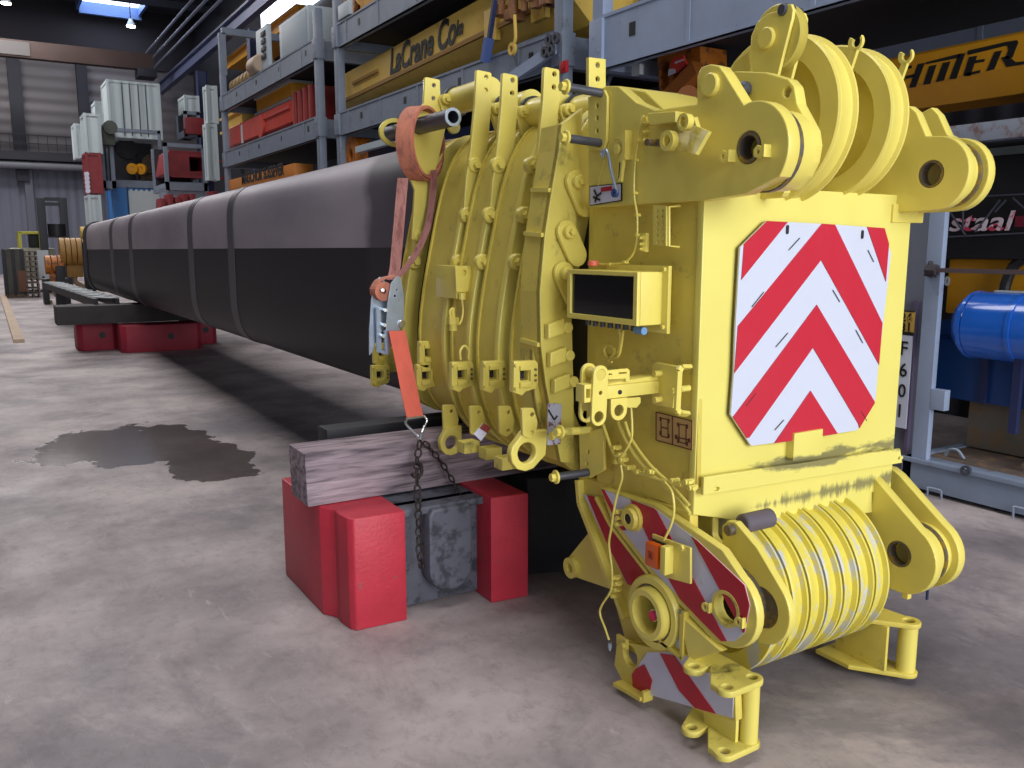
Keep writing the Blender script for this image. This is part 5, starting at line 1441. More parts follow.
def chain(pts, size, label, group):
    """individual round steel links along a line"""
    P = spline(pts, 10); L = 0; D = [0]
    for p, q in zip(P, P[1:]): L += (q - p).length; D.append(L)
    pitch_ = size * 2.1; n = int(L / pitch_)
    t = thing('lifting_chain', pts[0], label, 'chain', group)
    link = None
    for i in range(n):
        s = (i + .5) * pitch_; j = next(k for k in range(len(D)) if D[k] >= s); fr = (s - D[j - 1]) / (D[j] - D[j - 1]); c = P[j - 1].lerp(P[j], fr); d = (P[j] - P[j - 1]).normalized()
        u, a_, b_ = frame_of(d); side = a_ if i % 2 else b_; side = (side + (b_ if i % 2 else a_) * .35).normalized()
        R_ = [c + d * (size * (.8 if abs(math.sin(w)) < 2 else 0) * math.cos(w) * 1.45) + side * size * .75 * math.sin(w) for w in [2 * PI * k / 14 for k in range(14)]]
        b = BM(); add_tube(b, R_, size * .26, seg=7, smooth=0, closed=True); obj('chain_link', b, CHAIN, t)
    return t


c0 = px3(420, 441, 'y', 3.66)
chain([c0, px3(417, 462, 'y', 3.62), px3(417, 480, 'y', 3.5), px3(418, 500, 'y', 3.44), px3(419, 530, 'y', 3.43), px3(420, 558, 'y', 3.42), px3(424, 572, 'y', 3.45)], .019, 'rusty chain hanging straight down from the strap hook over the grey block face', 'chains on the strap hook')
chain([px3(424, 442, 'y', 3.68), px3(441, 462, 'y', 3.66), px3(455, 485, 'y', 3.62), px3(466, 508, 'y', 3.56)], .017, 'rusty chain slanting to the right from the strap hook across the timber', 'chains on the strap hook')
b = BM(); q = px3(417, 470, 'y', 3.60); add_tube(b, [q + Vector((0, 0, .04)), q + Vector((.02, 0, .02)), q + Vector((.022, 0, -.02)), q + Vector((-.005, 0, -.035)), q + Vector((-.028, 0, -.015))], .009)
o = obj('chain_hook', b, CHAIN); tag(o, 'dark steel grab hook halfway down the vertical chain in front of the timber', 'hook')
# ------------------------------------------------------------------ STORAGE RACKS ON THE RIGHT
RXF = 5.45                      # front face of the racks
DEP = 2.3                       # rack depth


def rack(label, y0, y1, levels, posts=True, ztop=9.0, m=RACKG, zb=0.0, beam_h=.38, name='storage_rack', pw=.17, zpost=None):
    """stacked flat frames: posts at both ends, deep side beams, cross beams and decks"""
    t = thing(name, (RXF, (y0 + y1) / 2, 0), label, 'rack')
    for y in (y0, y1 - pw):
        for x in (RXF, RXF + DEP - pw):
            b = BM(); add_box(b, (x, y, zb), (x + pw * .75, y + pw, ztop), .006)
            p = obj('post', b, m, t)
            if x == RXF:
                b = BM()
                for z in levels:
                    add_box(b, (x - .025, y - .02, z + .02), (x + pw * .75 + .02, y + pw + .02, z + beam_h - .02), .005)
                    for q in (-.07, .07): add_cyl(b, (x - .03, y + pw / 2 + q * .6, z + beam_h / 2 + q), (x - .02, y + pw / 2 + q * .6, z + beam_h / 2 + q), .02, seg=8)
                obj('corner_casting', b, m, p)
    for z in levels:
        for x in (RXF + .01, RXF + DEP - .12):
            b = BM(); add_box(b, (x, y0 + pw, z), (x + .05, y1 - pw, z + beam_h)); add_box(b, (x - .01, y0 + pw, z + beam_h - .02), (x + .11, y1 - pw, z + beam_h + .01)); add_box(b, (x - .01, y0 + pw, z - .0), (x + .11, y1 - pw, z + .02))
            k = 0; yy = y0 + .9
            while yy < y1 - .5:
                add_box(b, (x - .008, yy, z + .02), (x + .05, yy + .05, z + beam_h - .02)); yy += 1.35
            sb = obj('side_beam', b, m, t, smooth=False)
            if x < RXF + 1:
                b = BM(); yy = y0 + .6
                while yy < y1 - .4:
                    add_box(b, (x - .004, yy, z + beam_h * .45), (x + .002, yy + .09, z + beam_h * .7)); yy += 1.7
                obj('fork_pocket', b, BLACKR, sb)
        b = BM(); add_box(b, (RXF + .1, y0 + .1, z + .15), (RXF + DEP - .1, y1 - .1, z + .22)); obj('deck', b, mat('deck_dark', (50, 48, 52), .8), t)
        b = BM()
        for y in (y0 + .02, y1 - .14): add_box(b, (RXF + .1, y, z + .0), (RXF + DEP - .1, y + .12, z + beam_h - .05))
        obj('cross_beam', b, m, t)
    b = BM()
    add_beam(b, (RXF + .1, y0 + .1, levels[0] + .4), (RXF + DEP - .1, y0 + .1, levels[-1]), .05, .05); obj('brace', b, m, t)
    return t


def zAt(u, v, X=RXF): return hit(u, v, 'x', X)[2]
def yAt(u, v=120, X=RXF): return hit(u, v, 'x', X)[1]


yA, yB = yAt(563, 60), yAt(334, 60)
yC, yD = yAt(317, 60), yAt(221, 110)
LV = [1.95, 3.58, 5.02, 6.6]
rack('tall blue-grey rack holding the lettered yellow crane boom, left of the collars', yA, yB, LV, ztop=8.4)
rack('blue-grey rack further back holding the faded red boom section', yC, yD, [2.0, 3.66, 5.02], ztop=5.9)
y0_ = 1.0
rack('near rack of light grey beams high above the yellow boom head', y0_, yAt(592, 50), [3.45], ztop=7.5, zb=3.45, m=RACKL, beam_h=.5)
# top side rail and end frame above the second rack
b = BM(); add_beam(b, (RXF + .08, yD - .1, 5.9), (RXF + .08, yD - .1, 6.9), .16, .16); add_beam(b, (RXF + .08, yD - .1, 6.95), (RXF + 2.0, yD - .1, 6.95), .16, .16); add_beam(b, (RXF + 2.0, yD - .1, 6.95), (RXF + 2.0, yD - .1, 5.0), .16, .16)
o = obj('end_frame', b, RACKG); tag(o, 'upright grey end frame standing on top of the rack with the red boom', 'frame')

# --- yellow lettered boom on the rack
t = thing('stored_boom_section', (6.2, 11, 4.0), 'yellow crane boom section lettered La Crane Co. stored on the middle rack shelf', 'boom section')
XB = RXF + .25
yn_, zn_ = hit(460, 10, 'x', XB)[1:]; yf_, zf_ = hit(336, 79, 'x', XB)[1:]
def tilt(bm):
    for v in bm.verts: v.co.z += (zf_ - zn_) / (yf_ - yn_) * (v.co.y - yn_)
ya, yb = yA + .25, yAt(337, 90, XB)
za = zAt(337, 80, XB); zb_ = zAt(350, 88, XB)
zt, zm, zl = 4.98, 4.18, 4.0
zt = hit(460, 8, 'x', XB)[2]; zm = hit(460, 46, 'x', XB)[2]
b = BM(); P = [(XB, zm), (XB, zt - .03), (XB + .04, zt), (XB + 1.2, zt), (XB + 1.24, zt - .03), (XB + 1.24, zm), (XB + .95, zm - .28), (XB + .30, zm - .28)]
add_plate(b, P, 'y', ya, yb - ya, bev=.01); tilt(b); bs = obj('boom_plate', b, OLDYEL, t)
b = BM()
for zz, t_ in ((zm + .0, .04), (zm - .02, .02)): add_box(b, (XB - .03, ya, zz), (XB + .01, yb, zz + t_), .004)
add_box(b, (XB - .03, yb - 1.9, zm + .20), (XB + .01, yb - .8, zm + .25), .004)
tilt(b); obj('stiffener_rib', b, mat('old_yellow_rib', (150, 112, 50), .6), t)
b = BM(); 
for y_ in (ya + 1.5, ya + .4): add_box(b, (XB - .05, y_, zm - .15), (XB + .02, y_ + .3, zm + .25), .01)
tilt(b); obj('bracket', b, OLDYEL, t)
u0 = px3(389, 74, 'x', XB - .02); u1 = px3(455, 31, 'x', XB - .02)
sz = zAt(400, 49, XB) - zAt(401, 74, XB)
b = BM(); add_text(b, 'LaCrane Co', (XB - .012, u0.y, zm + .07), (0, -1, 0), (0, 0, 1), .52, .008, .25, .62, .012)
w_ = max(v.co.y for v in b.verts) - min(v.co.y for v in b.verts)
want = u0.y - u1.y
for v in b.verts: v.co.y = u0.y + (v.co.y - u0.y) * want / w_
add_text(b, 'ke', (XB - .012, u1.y - .02, zm + .14), (0, -1, 0), (0, 0, 1), .28, .008, .25, .7, .004)
tilt(b); obj('lettering', b, LETTER, bs, smooth=False)
# clutter at the near end of that boom
t = thing('rusty_boom_fittings', (5.6, yA + .9, 4.2), 'cluster of brown pipe fittings on the near end of the lettered boom', 'fittings')
b = BM(); zq = hit(530, 15, 'x', RXF + .1)[2]
for k in range(5):
    add_cyl(b, (RXF + .05, yA + .35 + k * .25, zq + .02 * k), (RXF + .05, yA + .35 + k * .25, zq + .4), .04 + .02 * (k % 2), seg=12)
    add_box(b, (RXF - .02, yA + .3 + k * .25, zq + .1 * (k % 3)), (RXF + .2, yA + .45 + k * .25, zq + .12 + .1 * (k % 3)), .01)
obj('pipe_cluster', b, mat('fitting_brown', (140, 96, 60), .6, amt=.3, scale=8), t)
b = BM(); add_tube(b, [(RXF - .05, yA + .9, zq), (RXF - .05, yA + .88, zq - .25), (RXF - .05, yA + .95, zq - .33)], .02); add_lathe(b, (RXF - .05, yA + .95, zq - .36), (1, 0, 0), [(-.02, .07), (.02, .07), (.02, .04), (-.02, .04)], 16); obj('hook', b, OLDYEL, t)
# lashing pole
t = thing('blue_lashing_pole', (RXF - .02, yAt(488, 60), 3.9), 'dark blue lashing pole leaning on the lower beam behind the second ear', 'pole')
b = BM(); add_beam(b, px3(495, 0, 'x', RXF - .05), px3(486, 62, 'x', RXF - .05), .05, .05); obj('pole_shaft', b, NAVY, t)
b = BM(); add_beam(b, px3(489, 38, 'x', RXF - .06), px3(485, 62, 'x', RXF - .06), .10, .08); obj('pole_sleeve', b, mat('sleeve_blue', (70, 92, 150), .5), t)
# diagonal brace and chain coil on the rack deck near the post
t = thing('folded_end_wall', (RXF + .3, yA + .6, 4.0), 'grey folded end wall with hinge lying on the lower shelf beside the post', 'frame')
b = BM(); add_beam(b, px3(512, 78, 'x', RXF - .03), px3(556, 48, 'x', RXF - .03), .06, .12); add_beam(b, px3(512, 60, 'x', RXF + .3), px3(556, 44, 'x', RXF + .3), .06, .3); obj('wall_panel', b, RACKL, t)
b = BM()
for u, v in ((549, 40), (556, 38), (545, 52), (551, 50)): q = px3(u, v, 'x', RXF - .08); add_lathe(b, q, (1, 0, 0), [(-.02, .06), (.02, .06), (.02, .03), (-.02, .03)], 16)
obj('hinge_ring', b, PIN, t)
b = BM(); q = px3(564, 67, 'x', RXF - .04); add_box(b, q - Vector((.02, .06, .06)), q + Vector((.02, .06, .06)), .01); add_cyl(b, q - Vector((.03, 0, 0)), q, .03, seg=10)
o = obj('red_lock', b, mat('lock_red', (170, 30, 40), .4)); tag(o, 'small red twist lock on the rack post beside the fourth ear', 'lock')

# orange-yellow hook machinery on the next shelf up
t = thing('yellow_hook_block', (RXF + .6, yAt(365, 10), 5.45), 'yellow hook block stored on the shelf above the lettered boom, at the top edge', 'hook block')
b = BM(); zq = 5.43
for k, dy in enumerate((-1.2, -.75, -.1, .35)): add_lathe(b, (RXF + .3, yAt(358, 8) + dy, zq + .55), (1, 0, 0), [(-.08, .38), (.08, .38), (.08, .1), (-.08, .1)], 28)
obj('sheave_pack', b, ORYEL, t)
b = BM(); add_box(b, (RXF + .15, yAt(358, 8) - 1.0, zq), (RXF + .8, yAt(358, 8) + .3, zq + .9), .04); obj('cheek_plate', b, mat('hook_yellow', (205, 150, 50), .5, amt=.2), t)
b = BM(); add_box(b, (RXF - .02, yAt(345, 30) - .25, zq), (RXF + .05, yAt(345, 30) + .25, zq + .22), .01)
o = obj('white_tag_box', b, PALE); tag(o, 'small white box on the upper beam, just right of the rack post', 'box')
for (u, v, nm, lab, mm, sx, sz_) in ((352, 30, 'red_oxide_part', 'orange-brown casting hanging at the left end of the upper shelf', CRANEOR, .5, .9), (400, 2, 'dark_drum', 'dark cable drum on the upper shelf next to the yellow hook block', BROWN, .6, .5)):
    q = px3(u, v, 'x', RXF + .3); b = BM(); add_lathe(b, (RXF + .25, q.y, 5.45 + sx * .6), (1, 0, 0), [(0, sx * .55), (.06, sx * .6), (.08, sx * .3), (.5, sx * .3), (.52, sx * .6), (.58, sx * .55), (.58, .05), (0, .05)], 24)
    add_box(b, (RXF + .3, q.y - sx * .2, 5.42), (RXF + .8, q.y + sx * .2, 5.5 + sx * .3), .02)
    o = obj(nm, b, mm); tag(o, lab, 'drum')

# lower shelves seen past the posts: deep blue containers with a white mark
t = thing('blue_container', (6.4, yB + .35, 0), 'dark blue box with a small white triangle on the low rack shelf behind the tube', 'container')
b = BM(); add_box(b, (RXF + .3, yA + .5, 2.18), (RXF + 1.9, yB - .3, 3.3), .02); obj('container_body', b, mat('container_navy', (26, 44, 84), .5, amt=.15), t)
q = px3(345, 160, 'x', RXF + .28); b = BM(); add_plate(b, [(q.y - .1, q.z - .1), (q.y + .1, q.z - .1), (q.y, q.z + .13)], 'x', RXF + .285, .015); obj('white_mark', b, CWHITE, t)
b = BM(); add_beam(b, px3(358, 150, 'x', RXF - .02), px3(402, 138, 'x', RXF - .02), .10, .10)
o = obj('grey_tube_bundle', b, PALE); tag(o, 'pale pipe lying low on the rack just above the boom tube', 'pipe')
q = px3(356, 155, 'x', RXF + .2)
b = BM(); add_lathe(b, (RXF + .1, q.y, q.z), (1, 0, 0), [(0, .3), (.3, .3), (.3, .1), (0, .1)], 24)
o = obj('cable_drum', b, CRANEOR); tag(o, 'orange drum showing just above the boom tube left of the strap', 'wheel')

b = BM(); add_box(b, (RXF + .3, yB + .04, 0), (RXF + .42, yC - .2, 3.4), .01)
o = obj('blue_partition', b, mat('partition_blue', (30, 54, 104), .5)); tag(o, 'blue upright panel with no mark standing in the gap between the two tall racks', 'panel')
# --- second rack contents
t = thing('stored_boom_section', (6.2, 19, 4.1), 'faded red crane boom section stored on the rear rack shelf', 'boom section')
XR_ = RXF + .2
zb0 = 4.05; zt0 = hit(315, 90, 'x', XR_)[2]
y1r = yAt(223, 140, XR_); y0r = yAt(312, 120, XR_)
ztop_ = hit(295, 95, 'x', XR_)[2]; zbot_ = hit(295, 128, 'x', XR_)[2]
b = BM(); P = [(XR_, zbot_ + .15), (XR_, ztop_ - .06), (XR_ + .1, ztop_), (XR_ + 1.1, ztop_), (XR_ + 1.2, ztop_ - .06), (XR_ + 1.2, zbot_ + .15), (XR_ + .95, zbot_ - .05), (XR_ + .25, zbot_ - .05)]
add_plate(b, P, 'y', yAt(293, 110, XR_), y1r - yAt(293, 110, XR_), bev=.01); rb = obj('boom_plate', b, FARRED, t)
b = BM(); y_ = yAt(293, 110, XR_)
for k in range(4): add_plate(b, [(XR_ - .04, zbot_), (XR_ - .04, ztop_ + .05), (XR_ + 1.2, ztop_ + .05), (XR_ + 1.2, zbot_)], 'y', y_ - .25 - k * .33, .18, bev=.03)
obj('boom_collar', b, mat('collar_red', (150, 48, 44), .5), t)
b = BM(); y2 = yAt(262, 125, XR_); add_box(b, (XR_ - .03, yAt(290, 112, XR_), zbot_ + .42), (XR_ + .01, y2 + .2, zbot_ + .48)); add_cyl(b, (XR_ - .05, y2, zbot_ + .3), (XR_ + .01, y2, zbot_ + .3), .25, seg=20); obj('pivot_plate', b, FARRED, t)
b = BM(); y3 = yAt(242, 130, XR_); add_box(b, (XR_ - .015, y3 - .06, zbot_ + .1), (XR_ + .01, y3 + .06, ztop_ - .1)); obj('white_strip', b, CWHITE, rb)
for k, (ua, ub, v, lab, mm, xx) in enumerate(((221, 242, 112, 'short yellow lattice piece on the left end of the red boom section', OLDYEL, RXF + .5), (256, 292, 95, 'yellow and cream beam lying on the red boom section', ORYEL, RXF + .4))):
    ya_, yb2 = yAt(ub, v, xx), yAt(ua, v, xx)
    z_ = ztop_ + .03
    t = thing('stored_beam', (xx, (ya_ + yb2) / 2, z_), lab, 'beam')
    b = BM(); add_box(b, (xx, ya_, z_ + .05), (xx + .4, yb2, z_ + .38), .01); obj('beam_web', b, mm, t)
    b = BM(); add_box(b, (xx - .06, ya_ - .02, z_ + .36), (xx + .46, yb2, z_ + .42), .005); add_box(b, (xx - .06, ya_ - .02, z_), (xx + .46, yb2, z_ + .06), .005); obj('beam_flange', b, OLDYEL if k == 0 else CWHITE, t)
# orange lettered beam low down
xx = RXF + .05; ya_, yb2 = yAt(294, 168, xx), yAt(228, 184, xx); zc = zAt(294, 163, xx); zd = zAt(294, 176, xx)
t = thing('orange_lettered_beam', (xx, (ya_ + yb2) / 2, zd), 'orange beam with dark lettering low on the rear rack, above the boom tube', 'beam')
b = BM(); add_box(b, (xx, ya_, zd), (xx + .4, yb2, zc), .01); ob = obj('beam_web', b, mat('beam_orange', (206, 128, 50), .5, amt=.12, scale=3), t)
b = BM(); add_text(b, 'MAGCHOR SUSSEVER', (xx - .008, yAt(242, 182, xx), zd + .08), (0, -1, 0), (0, 0, 1), .34, .008, 0, .8, .01)
w_ = max(v.co.y for v in b.verts) - min(v.co.y for v in b.verts); want = yAt(242, 182, xx) - yAt(284, 170, xx)
y9 = yAt(242, 182, xx)
for v in b.verts: v.co.y = y9 + (v.co.y - y9) * want / w_
obj('lettering', b, LETTER, ob, smooth=False)
# top shelf of the rear rack: grey cabinet, panel with sockets, hoses
XC_ = RXF + .1
t = thing('control_cabinet', (XC_ + .6, yAt(292, 30), 5.4), 'pale grey control cabinet on top of the rear rack under the bright window', 'cabinet')
z0c, z1c = 5.42, hit(296, 13, 'x', XC_)[2]
b = BM(); add_box(b, (XC_, yAt(309, 30, XC_), z0c), (XC_ + 1.1, yAt(279, 30, XC_), z1c), .015); obj('cabinet_body', b, PALE, t)
b = BM(); add_box(b, (XC_ - .012, yAt(307, 30, XC_), z0c + .05), (XC_, yAt(282, 30, XC_), z1c - .05), .01); obj('cabinet_door', b, mat('cabinet_door_grey', (150, 164, 174), .5), t)
t = thing('socket_panel', (XC_, yAt(262, 45), 5.4), 'grey open panel with a column of sockets, left of the control cabinet', 'panel')
b = BM(); yq = yAt(262, 45, XC_); z1p = hit(262, 27, 'x', XC_)[2]; add_box(b, (XC_, yq - .45, z0c), (XC_ + .08, yq + .45, z1p), .01); add_box(b, (XC_, yq - .5, z0c), (XC_ + .9, yq - .42, z0c + .1), .01); sp_ = obj('panel_plate', b, PALE, t)
b = BM()
for k in range(4): b = BM(); add_box(b, (XC_ - .03, yq - .3, z0c + .25 + k * (z1p - z0c - .3) / 4), (XC_, yq + .0, z0c + .25 + (k + .6) * (z1p - z0c - .3) / 4), .01); obj('socket', b, DARKST, sp_)
t = thing('hose_roll', (RXF + .4, yAt(235, 80), 5.4), 'rusty brown hose roll lying on the upper beam of the rear rack', 'hose')
b = BM(); a_ = yAt(222, 85); c_ = yAt(255, 70)
add_cyl(b, (RXF + .35, c_, 5.6), (RXF + .35, a_, 5.6), .17, seg=14)
for k in range(9): add_lathe(b, (RXF + .35, c_ + (a_ - c_) * (k + .5) / 9, 5.6), (0, 1, 0), [(-.1, .2), (.1, .2), (.1, .17), (-.1, .17)], 16)
obj('roll_body', b, mat('hose_brown', (150, 124, 80), .6, amt=.3, scale=6), t)
q = px3(258, 62, 'x', RXF + .1); b = BM(); add_cyl(b, (RXF + .1, q.y - .3, 5.62), (RXF + .1, q.y + .3, 5.62), .2, seg=20, bev=.03)
o = obj('tan_canister', b, mat('canister_tan', (170, 150, 130), .6)); tag(o, 'tan round canister beneath the socket panel', 'canister')
# yellow plank and sling seen between the twin posts
b = BM(); add_beam(b, px3(326, 88, 'x', RXF + .6), px3(321, 125, 'x', RXF + .6), .12, .35)
o = obj('yellow_strut', b, OLDYEL); tag(o, 'yellow strut standing upright between the two rack posts', 'strut')

# ------------------------------------------------------------------ RIGHT-HAND EDGE
# orange machine part with a striped flag above the head
t = thing('orange_machine_frame', (RXF + .7, 6.0, 3.0), 'orange crane part with a red and white striped panel under the near rack beam', 'machine part')
Xo = RXF + .5
zf = hit(660, 105, 'x', Xo)[2]
O = lambda pts: YZ(pts, Xo)
b = BM(); add_plate(b, O([(657, 55), (700, 46), (702, 118), (660, 112)]), 'x', Xo, .35, [O([(661, 62), (669, 61), (668, 85), (661, 92)]), O([(674, 62), (680, 60), (678, 76), (673, 82)])], .01); of = obj('frame_plate', b, CRANEOR, t)
b = BM(); add_beam(b, px3(660, 108, 'x', Xo - .1), px3(699, 68, 'x', Xo - .1), .12, .14); add_cyl(b, px3(688, 96, 'x', Xo - .12), px3(688, 96, 'x', Xo), .1, seg=14); obj('diagonal_arm', b, mat('arm_orange', (150, 86, 30), .6), t)
b = BM(); add_plate(b, O([(680, 60), (690, 56), (694, 66), (684, 74), (676, 76)]), 'x', Xo - .1, .03, bev=0); fl_ = obj('striped_panel', b, mat('panel_red', (214, 62, 50), .5), t)
b = BM(); add_plate(b, O([(676, 77), (684, 74), (683, 70), (677, 70)]), 'x', Xo - .105, .006, bev=0); add_plate(b, O([(683, 63), (692, 60), (692, 61.5), (683, 65)]), 'x', Xo - .105, .006, bev=0); obj('white_stripe', b, STR_W, fl_)
b = BM(); add_box(b, (Xo - .2, yAt(655, 70, Xo) , hit(655, 76, 'x', Xo)[2]), (Xo - .15, yAt(655, 70, Xo) + .12, hit(655, 66, 'x', Xo)[2])); obj('white_label', b, CWHITE, t)

# yellow boom with black lettering, right edge
XY_ = 6.0
t = thing('stored_boom_section', (XY_ + .4, 3.2, 2.6), 'orange-yellow crane boom with large black lettering at the right edge', 'boom section')
zT, zM, zB = 3.08, 2.81, 2.62
zT = hit(1010, 33, 'x', XY_)[2]; zM = hit(1010, 67, 'x', XY_)[2]; zB = hit(1010, 92, 'x', XY_)[2]
b = BM(); P = [(XY_, zM), (XY_, zT - .02), (XY_ + .02, zT), (XY_ + .6, zT), (XY_ + .62, zT - .02), (XY_ + .62, zM), (XY_ + .5, zB), (XY_ + .12, zB)]
add_plate(b, P, 'y', 1.2, 3.9, bev=.006); yb_ = obj('boom_plate', b, ORYEL, t)
for y_ in (1.5, 3.2): b = BM(); add_box(b, (XY_ + .1, y_, hit(960, 125, 'x', RXF)[2] - .04), (XY_ + .5, y_ + .15, zB + .02), .01); obj('bearer', b, DARKST, t)
b = BM()
LT = [[(78, 575), (105, 500), (168, 500), (164, 520), (128, 530), (112, 600), (104, 640), (84, 640)], [(120, 580), (190, 565), (185, 588), (120, 604)], [(212, 490), (265, 480), (195, 665), (145, 672)],
      [(300, 505), (355, 495), (305, 640), (252, 648)], [(405, 480), (460, 470), (410, 615), (350, 628)], [(525, 412), (575, 405), (505, 600), (452, 605)], [(275, 475), (540, 408), (530, 440), (270, 492)],
      [(605, 435), (665, 425), (612, 580), (560, 580)], [(645, 462), (725, 450), (718, 472), (640, 485)], [(580, 560), (692, 535), (685, 556), (575, 582)], [(590, 400), (600, 385), (905, 316), (900, 345), (596, 420)],
      [(800, 395), (855, 385), (795, 530), (737, 545)], [(900, 318), (968, 306), (980, 322), (935, 440), (880, 452), (905, 380), (895, 345)], [(850, 440), (900, 425), (960, 475), (1024, 468), (1024, 492), (893, 512)]]
for P in LT:
    P = YZ(crop(890, 0, 7.642, P), XY_ - .004); add_plate(b, P, 'x', XY_ - .005, .006, bev=0)
obj('lettering', b, LETTER, yb_, smooth=False)
# grey beams beneath it
b = BM(); z_ = hit(1010, 118, 'x', 5.6)[2]
za_, zb2 = hit(960, 125, 'x', RXF)[2], hit(960, 143, 'x', RXF)[2]
t = thing('grey_flat_frame', (RXF, 2.4, 2.3), 'worn pale grey flat frame lying under the black lettered boom', 'frame')
add_box(b, (RXF, .6, zb2 - .0), (RXF + .1, 3.62, za_), .004); obj('side_rail', b, mat('worn_rail', (140, 148, 164), .5, spots=(120, 86, 76), scale=4, thr=(.5, .62)), t)
b = BM(); add_box(b, (RXF + .1, .6, zb2 + .02), (RXF + DEP, 3.6, za_ - .04)); obj('deck', b, mat('frame_deck', (70, 72, 80), .7), t)
b = BM(); zq = hit(1000, 165, 'x', RXF + .6)[2]; add_box(b, (RXF + .6, .8, zq - .16), (RXF + .65, 3.9, zq + .12), .004); obj('inner_rail', b, PALE, t)
# black lattice section with the white word
XS2 = 5.8
t = thing('black_banner_box', (XS2 + .3, 2.8, 1.7), 'black lattice box with the white word staal behind the light blue post', 'box')
b = BM(); zt_, zb3 = hit(990, 194, 'x', XS2)[2], hit(990, 236, 'x', XS2)[2]
add_box(b, (XS2 + .02, .8, hit(990, 259, 'x', XS2)[2]), (XS2 + .9, 3.75, zt_ + .25), .004); bb = obj('box_body', b, mat('banner_black', (16, 16, 22), .55), t)
b = BM()
for (u0, v0, u1, v1) in ((950, 198, 1024, 194), (945, 237, 1024, 233), (995, 212, 1006, 200), (1013, 198, 1024, 208), (950, 212, 966, 236), (975, 232, 1000, 200), (963, 208, 963, 230)):
    add_beam(b, px3(u0, v0, 'x', XS2 - .02), px3(u1, v1, 'x', XS2 - .02), .008, .010, up=(0, 0, 1))
obj('wire_lattice', b, mat('wire_dark', (70, 72, 84), .5), t)
u0 = px3(948, 231, 'x', XS2); u1 = px3(1013, 227, 'x', XS2)
b = BM(); add_text(b, 'staal', (XS2 - .0, u0.y, u0.z), (0, -1, 0), (0, 0, 1), .17, .006, .2, 1., .002)
w_ = max(v.co.y for v in b.verts) - min(v.co.y for v in b.verts)
hgt = max(v.co.z for v in b.verts) - min(v.co.z for v in b.verts); hw_ = hit(1010, 208, 'x', XS2)[2] - hit(1010, 228, 'x', XS2)[2]
for v in b.verts: v.co.y = u0.y + (v.co.y - u0.y) * (u0.y - u1.y) / w_; v.co.z = u0.z + (v.co.z - u0.z) * hw_ / hgt
obj('lettering', b, mat('lettering_white', (214, 196, 206), .5, spots=(196, 60, 90), scale=5, thr=(.52, .56)), bb, smooth=False)
b = BM(); ya9 = px3(1024, 0, 'x', XS2).y; add_box(b, (XS2 + .012, 2.2, u0.z + .02), (XS2 + .022, px3(1014, 220, 'x', XS2).y, u0.z + .09)); obj('pink_print', b, mat('banner_pink', (110, 20, 44), .6), bb)

# yellow machine housing behind the strut
XM = 5.95
t = thing('yellow_housing', (XM + .5, 2.8, 1.2), 'orange-yellow machine housing between the black box and the blue container', 'machine')
z0m, z1m = hit(990, 316, 'x', XM)[2], hit(990, 259, 'x', XM)[2]
b = BM(); add_box(b, (XM, .8, z0m), (XM + .8, 3.7, z1m), .02); hh_ = obj('housing_body', b, ORYEL, t)
b = BM(); zc = hit(950, 276, 'x', XM)[2]
add_text(b, '00', (XM - .008, px3(940, 284, 'x', XM).y, hit(945, 285, 'x', XM)[2]), (0, -1, 0), (0, 0, 1), .085, .006, 0, .9, .004); obj('number_plate', b, CWHITE, hh_, smooth=False)
b = BM(); e = [px3(u, v, 'x', XM - .08) for u, v in ((1024, 258), (1014, 266), (1007, 280), (1004, 292))]; add_tube(b, e, .035)
o = obj('black_hose', b, BLACKR); tag(o, 'thick black hose bending down behind the blue tank', 'hose')
# horizontal strut
t = thing('grey_strut', (5.4, 3, 1.54), 'brown-grey horizontal strut bolted to the light blue post', 'strut')
s0 = px3(930, 270, 'x', 5.41); s1 = Vector((5.41, 2.0, s0.z))
b = BM(); add_beam(b, s0, s1, .03, .028); obj('strut_bar', b, mat('strut_brown', (86, 72, 76), .6), t)
b = BM(); add_cyl(b, s0 + Vector((.0, .02, 0)), s0 + Vector((0, -.05, 0)), .038, seg=8); add_plate(b, [(s0.y - .03, s0.z - .05), (s0.y + .04, s0.z - .04), (s0.y + .01, s0.z + .06)], 'x', 5.40, .05); obj('strut_end', b, mat('strut_dark', (58, 52, 58), .6), t)
# blue container and the bright blue tank
XN = 6.0
t = thing('blue_steel_tank_box', (XN + .4, 2.7, .6), 'dark blue steel bin standing on the flat rack behind the bright blue tank', 'bin')
zt4, zb4 = hit(950, 321, 'x', XN)[2], hit(950, 398, 'x', XN)[2]
b = BM(); add_box(b, (XN, .8, zb4), (XN + .9, 3.8, zt4), .01); add_box(b, (XN - .02, .8, zt4 - .1), (XN, 3.8, zt4), .004); obj('bin_body', b, DBLUE, t)
b = BM(); q = px3(984, 380, 'x', XN - .02); add_box(b, (XN - .03, q.y - .02, zb4), (XN, q.y + .02, zt4 - .1)); obj('bin_rib', b, NAVY, t)
q = px3(962, 321, 'x', XN - .1)
t = thing('blue_pressure_tank', (5.75, 2.6, 1.1), 'bright blue cylindrical tank at the right edge of the photo', 'tank')
cz1 = hit(1005, 327, 'x', 5.75)[2]; yl = px3(961, 325, 'x', 5.75).y; rt = (hit(1003, 291, 'x', 5.55)[2] - hit(1003, 362, 'x', 5.55)[2]) / 2
prof = [(0, .01), (.0, rt * .45), (.03, rt * .75), (.075, rt * .93), (.12, rt * .96), (.13, rt), (.9, rt), (1.4, rt), (1.5, rt * .8), (1.5, .01)]
b = BM(); add_lathe(b, (5.75, yl, cz1), (0, -1, 0), prof, 56, closed=False); tk = obj('tank_shell', b, TANK, t)
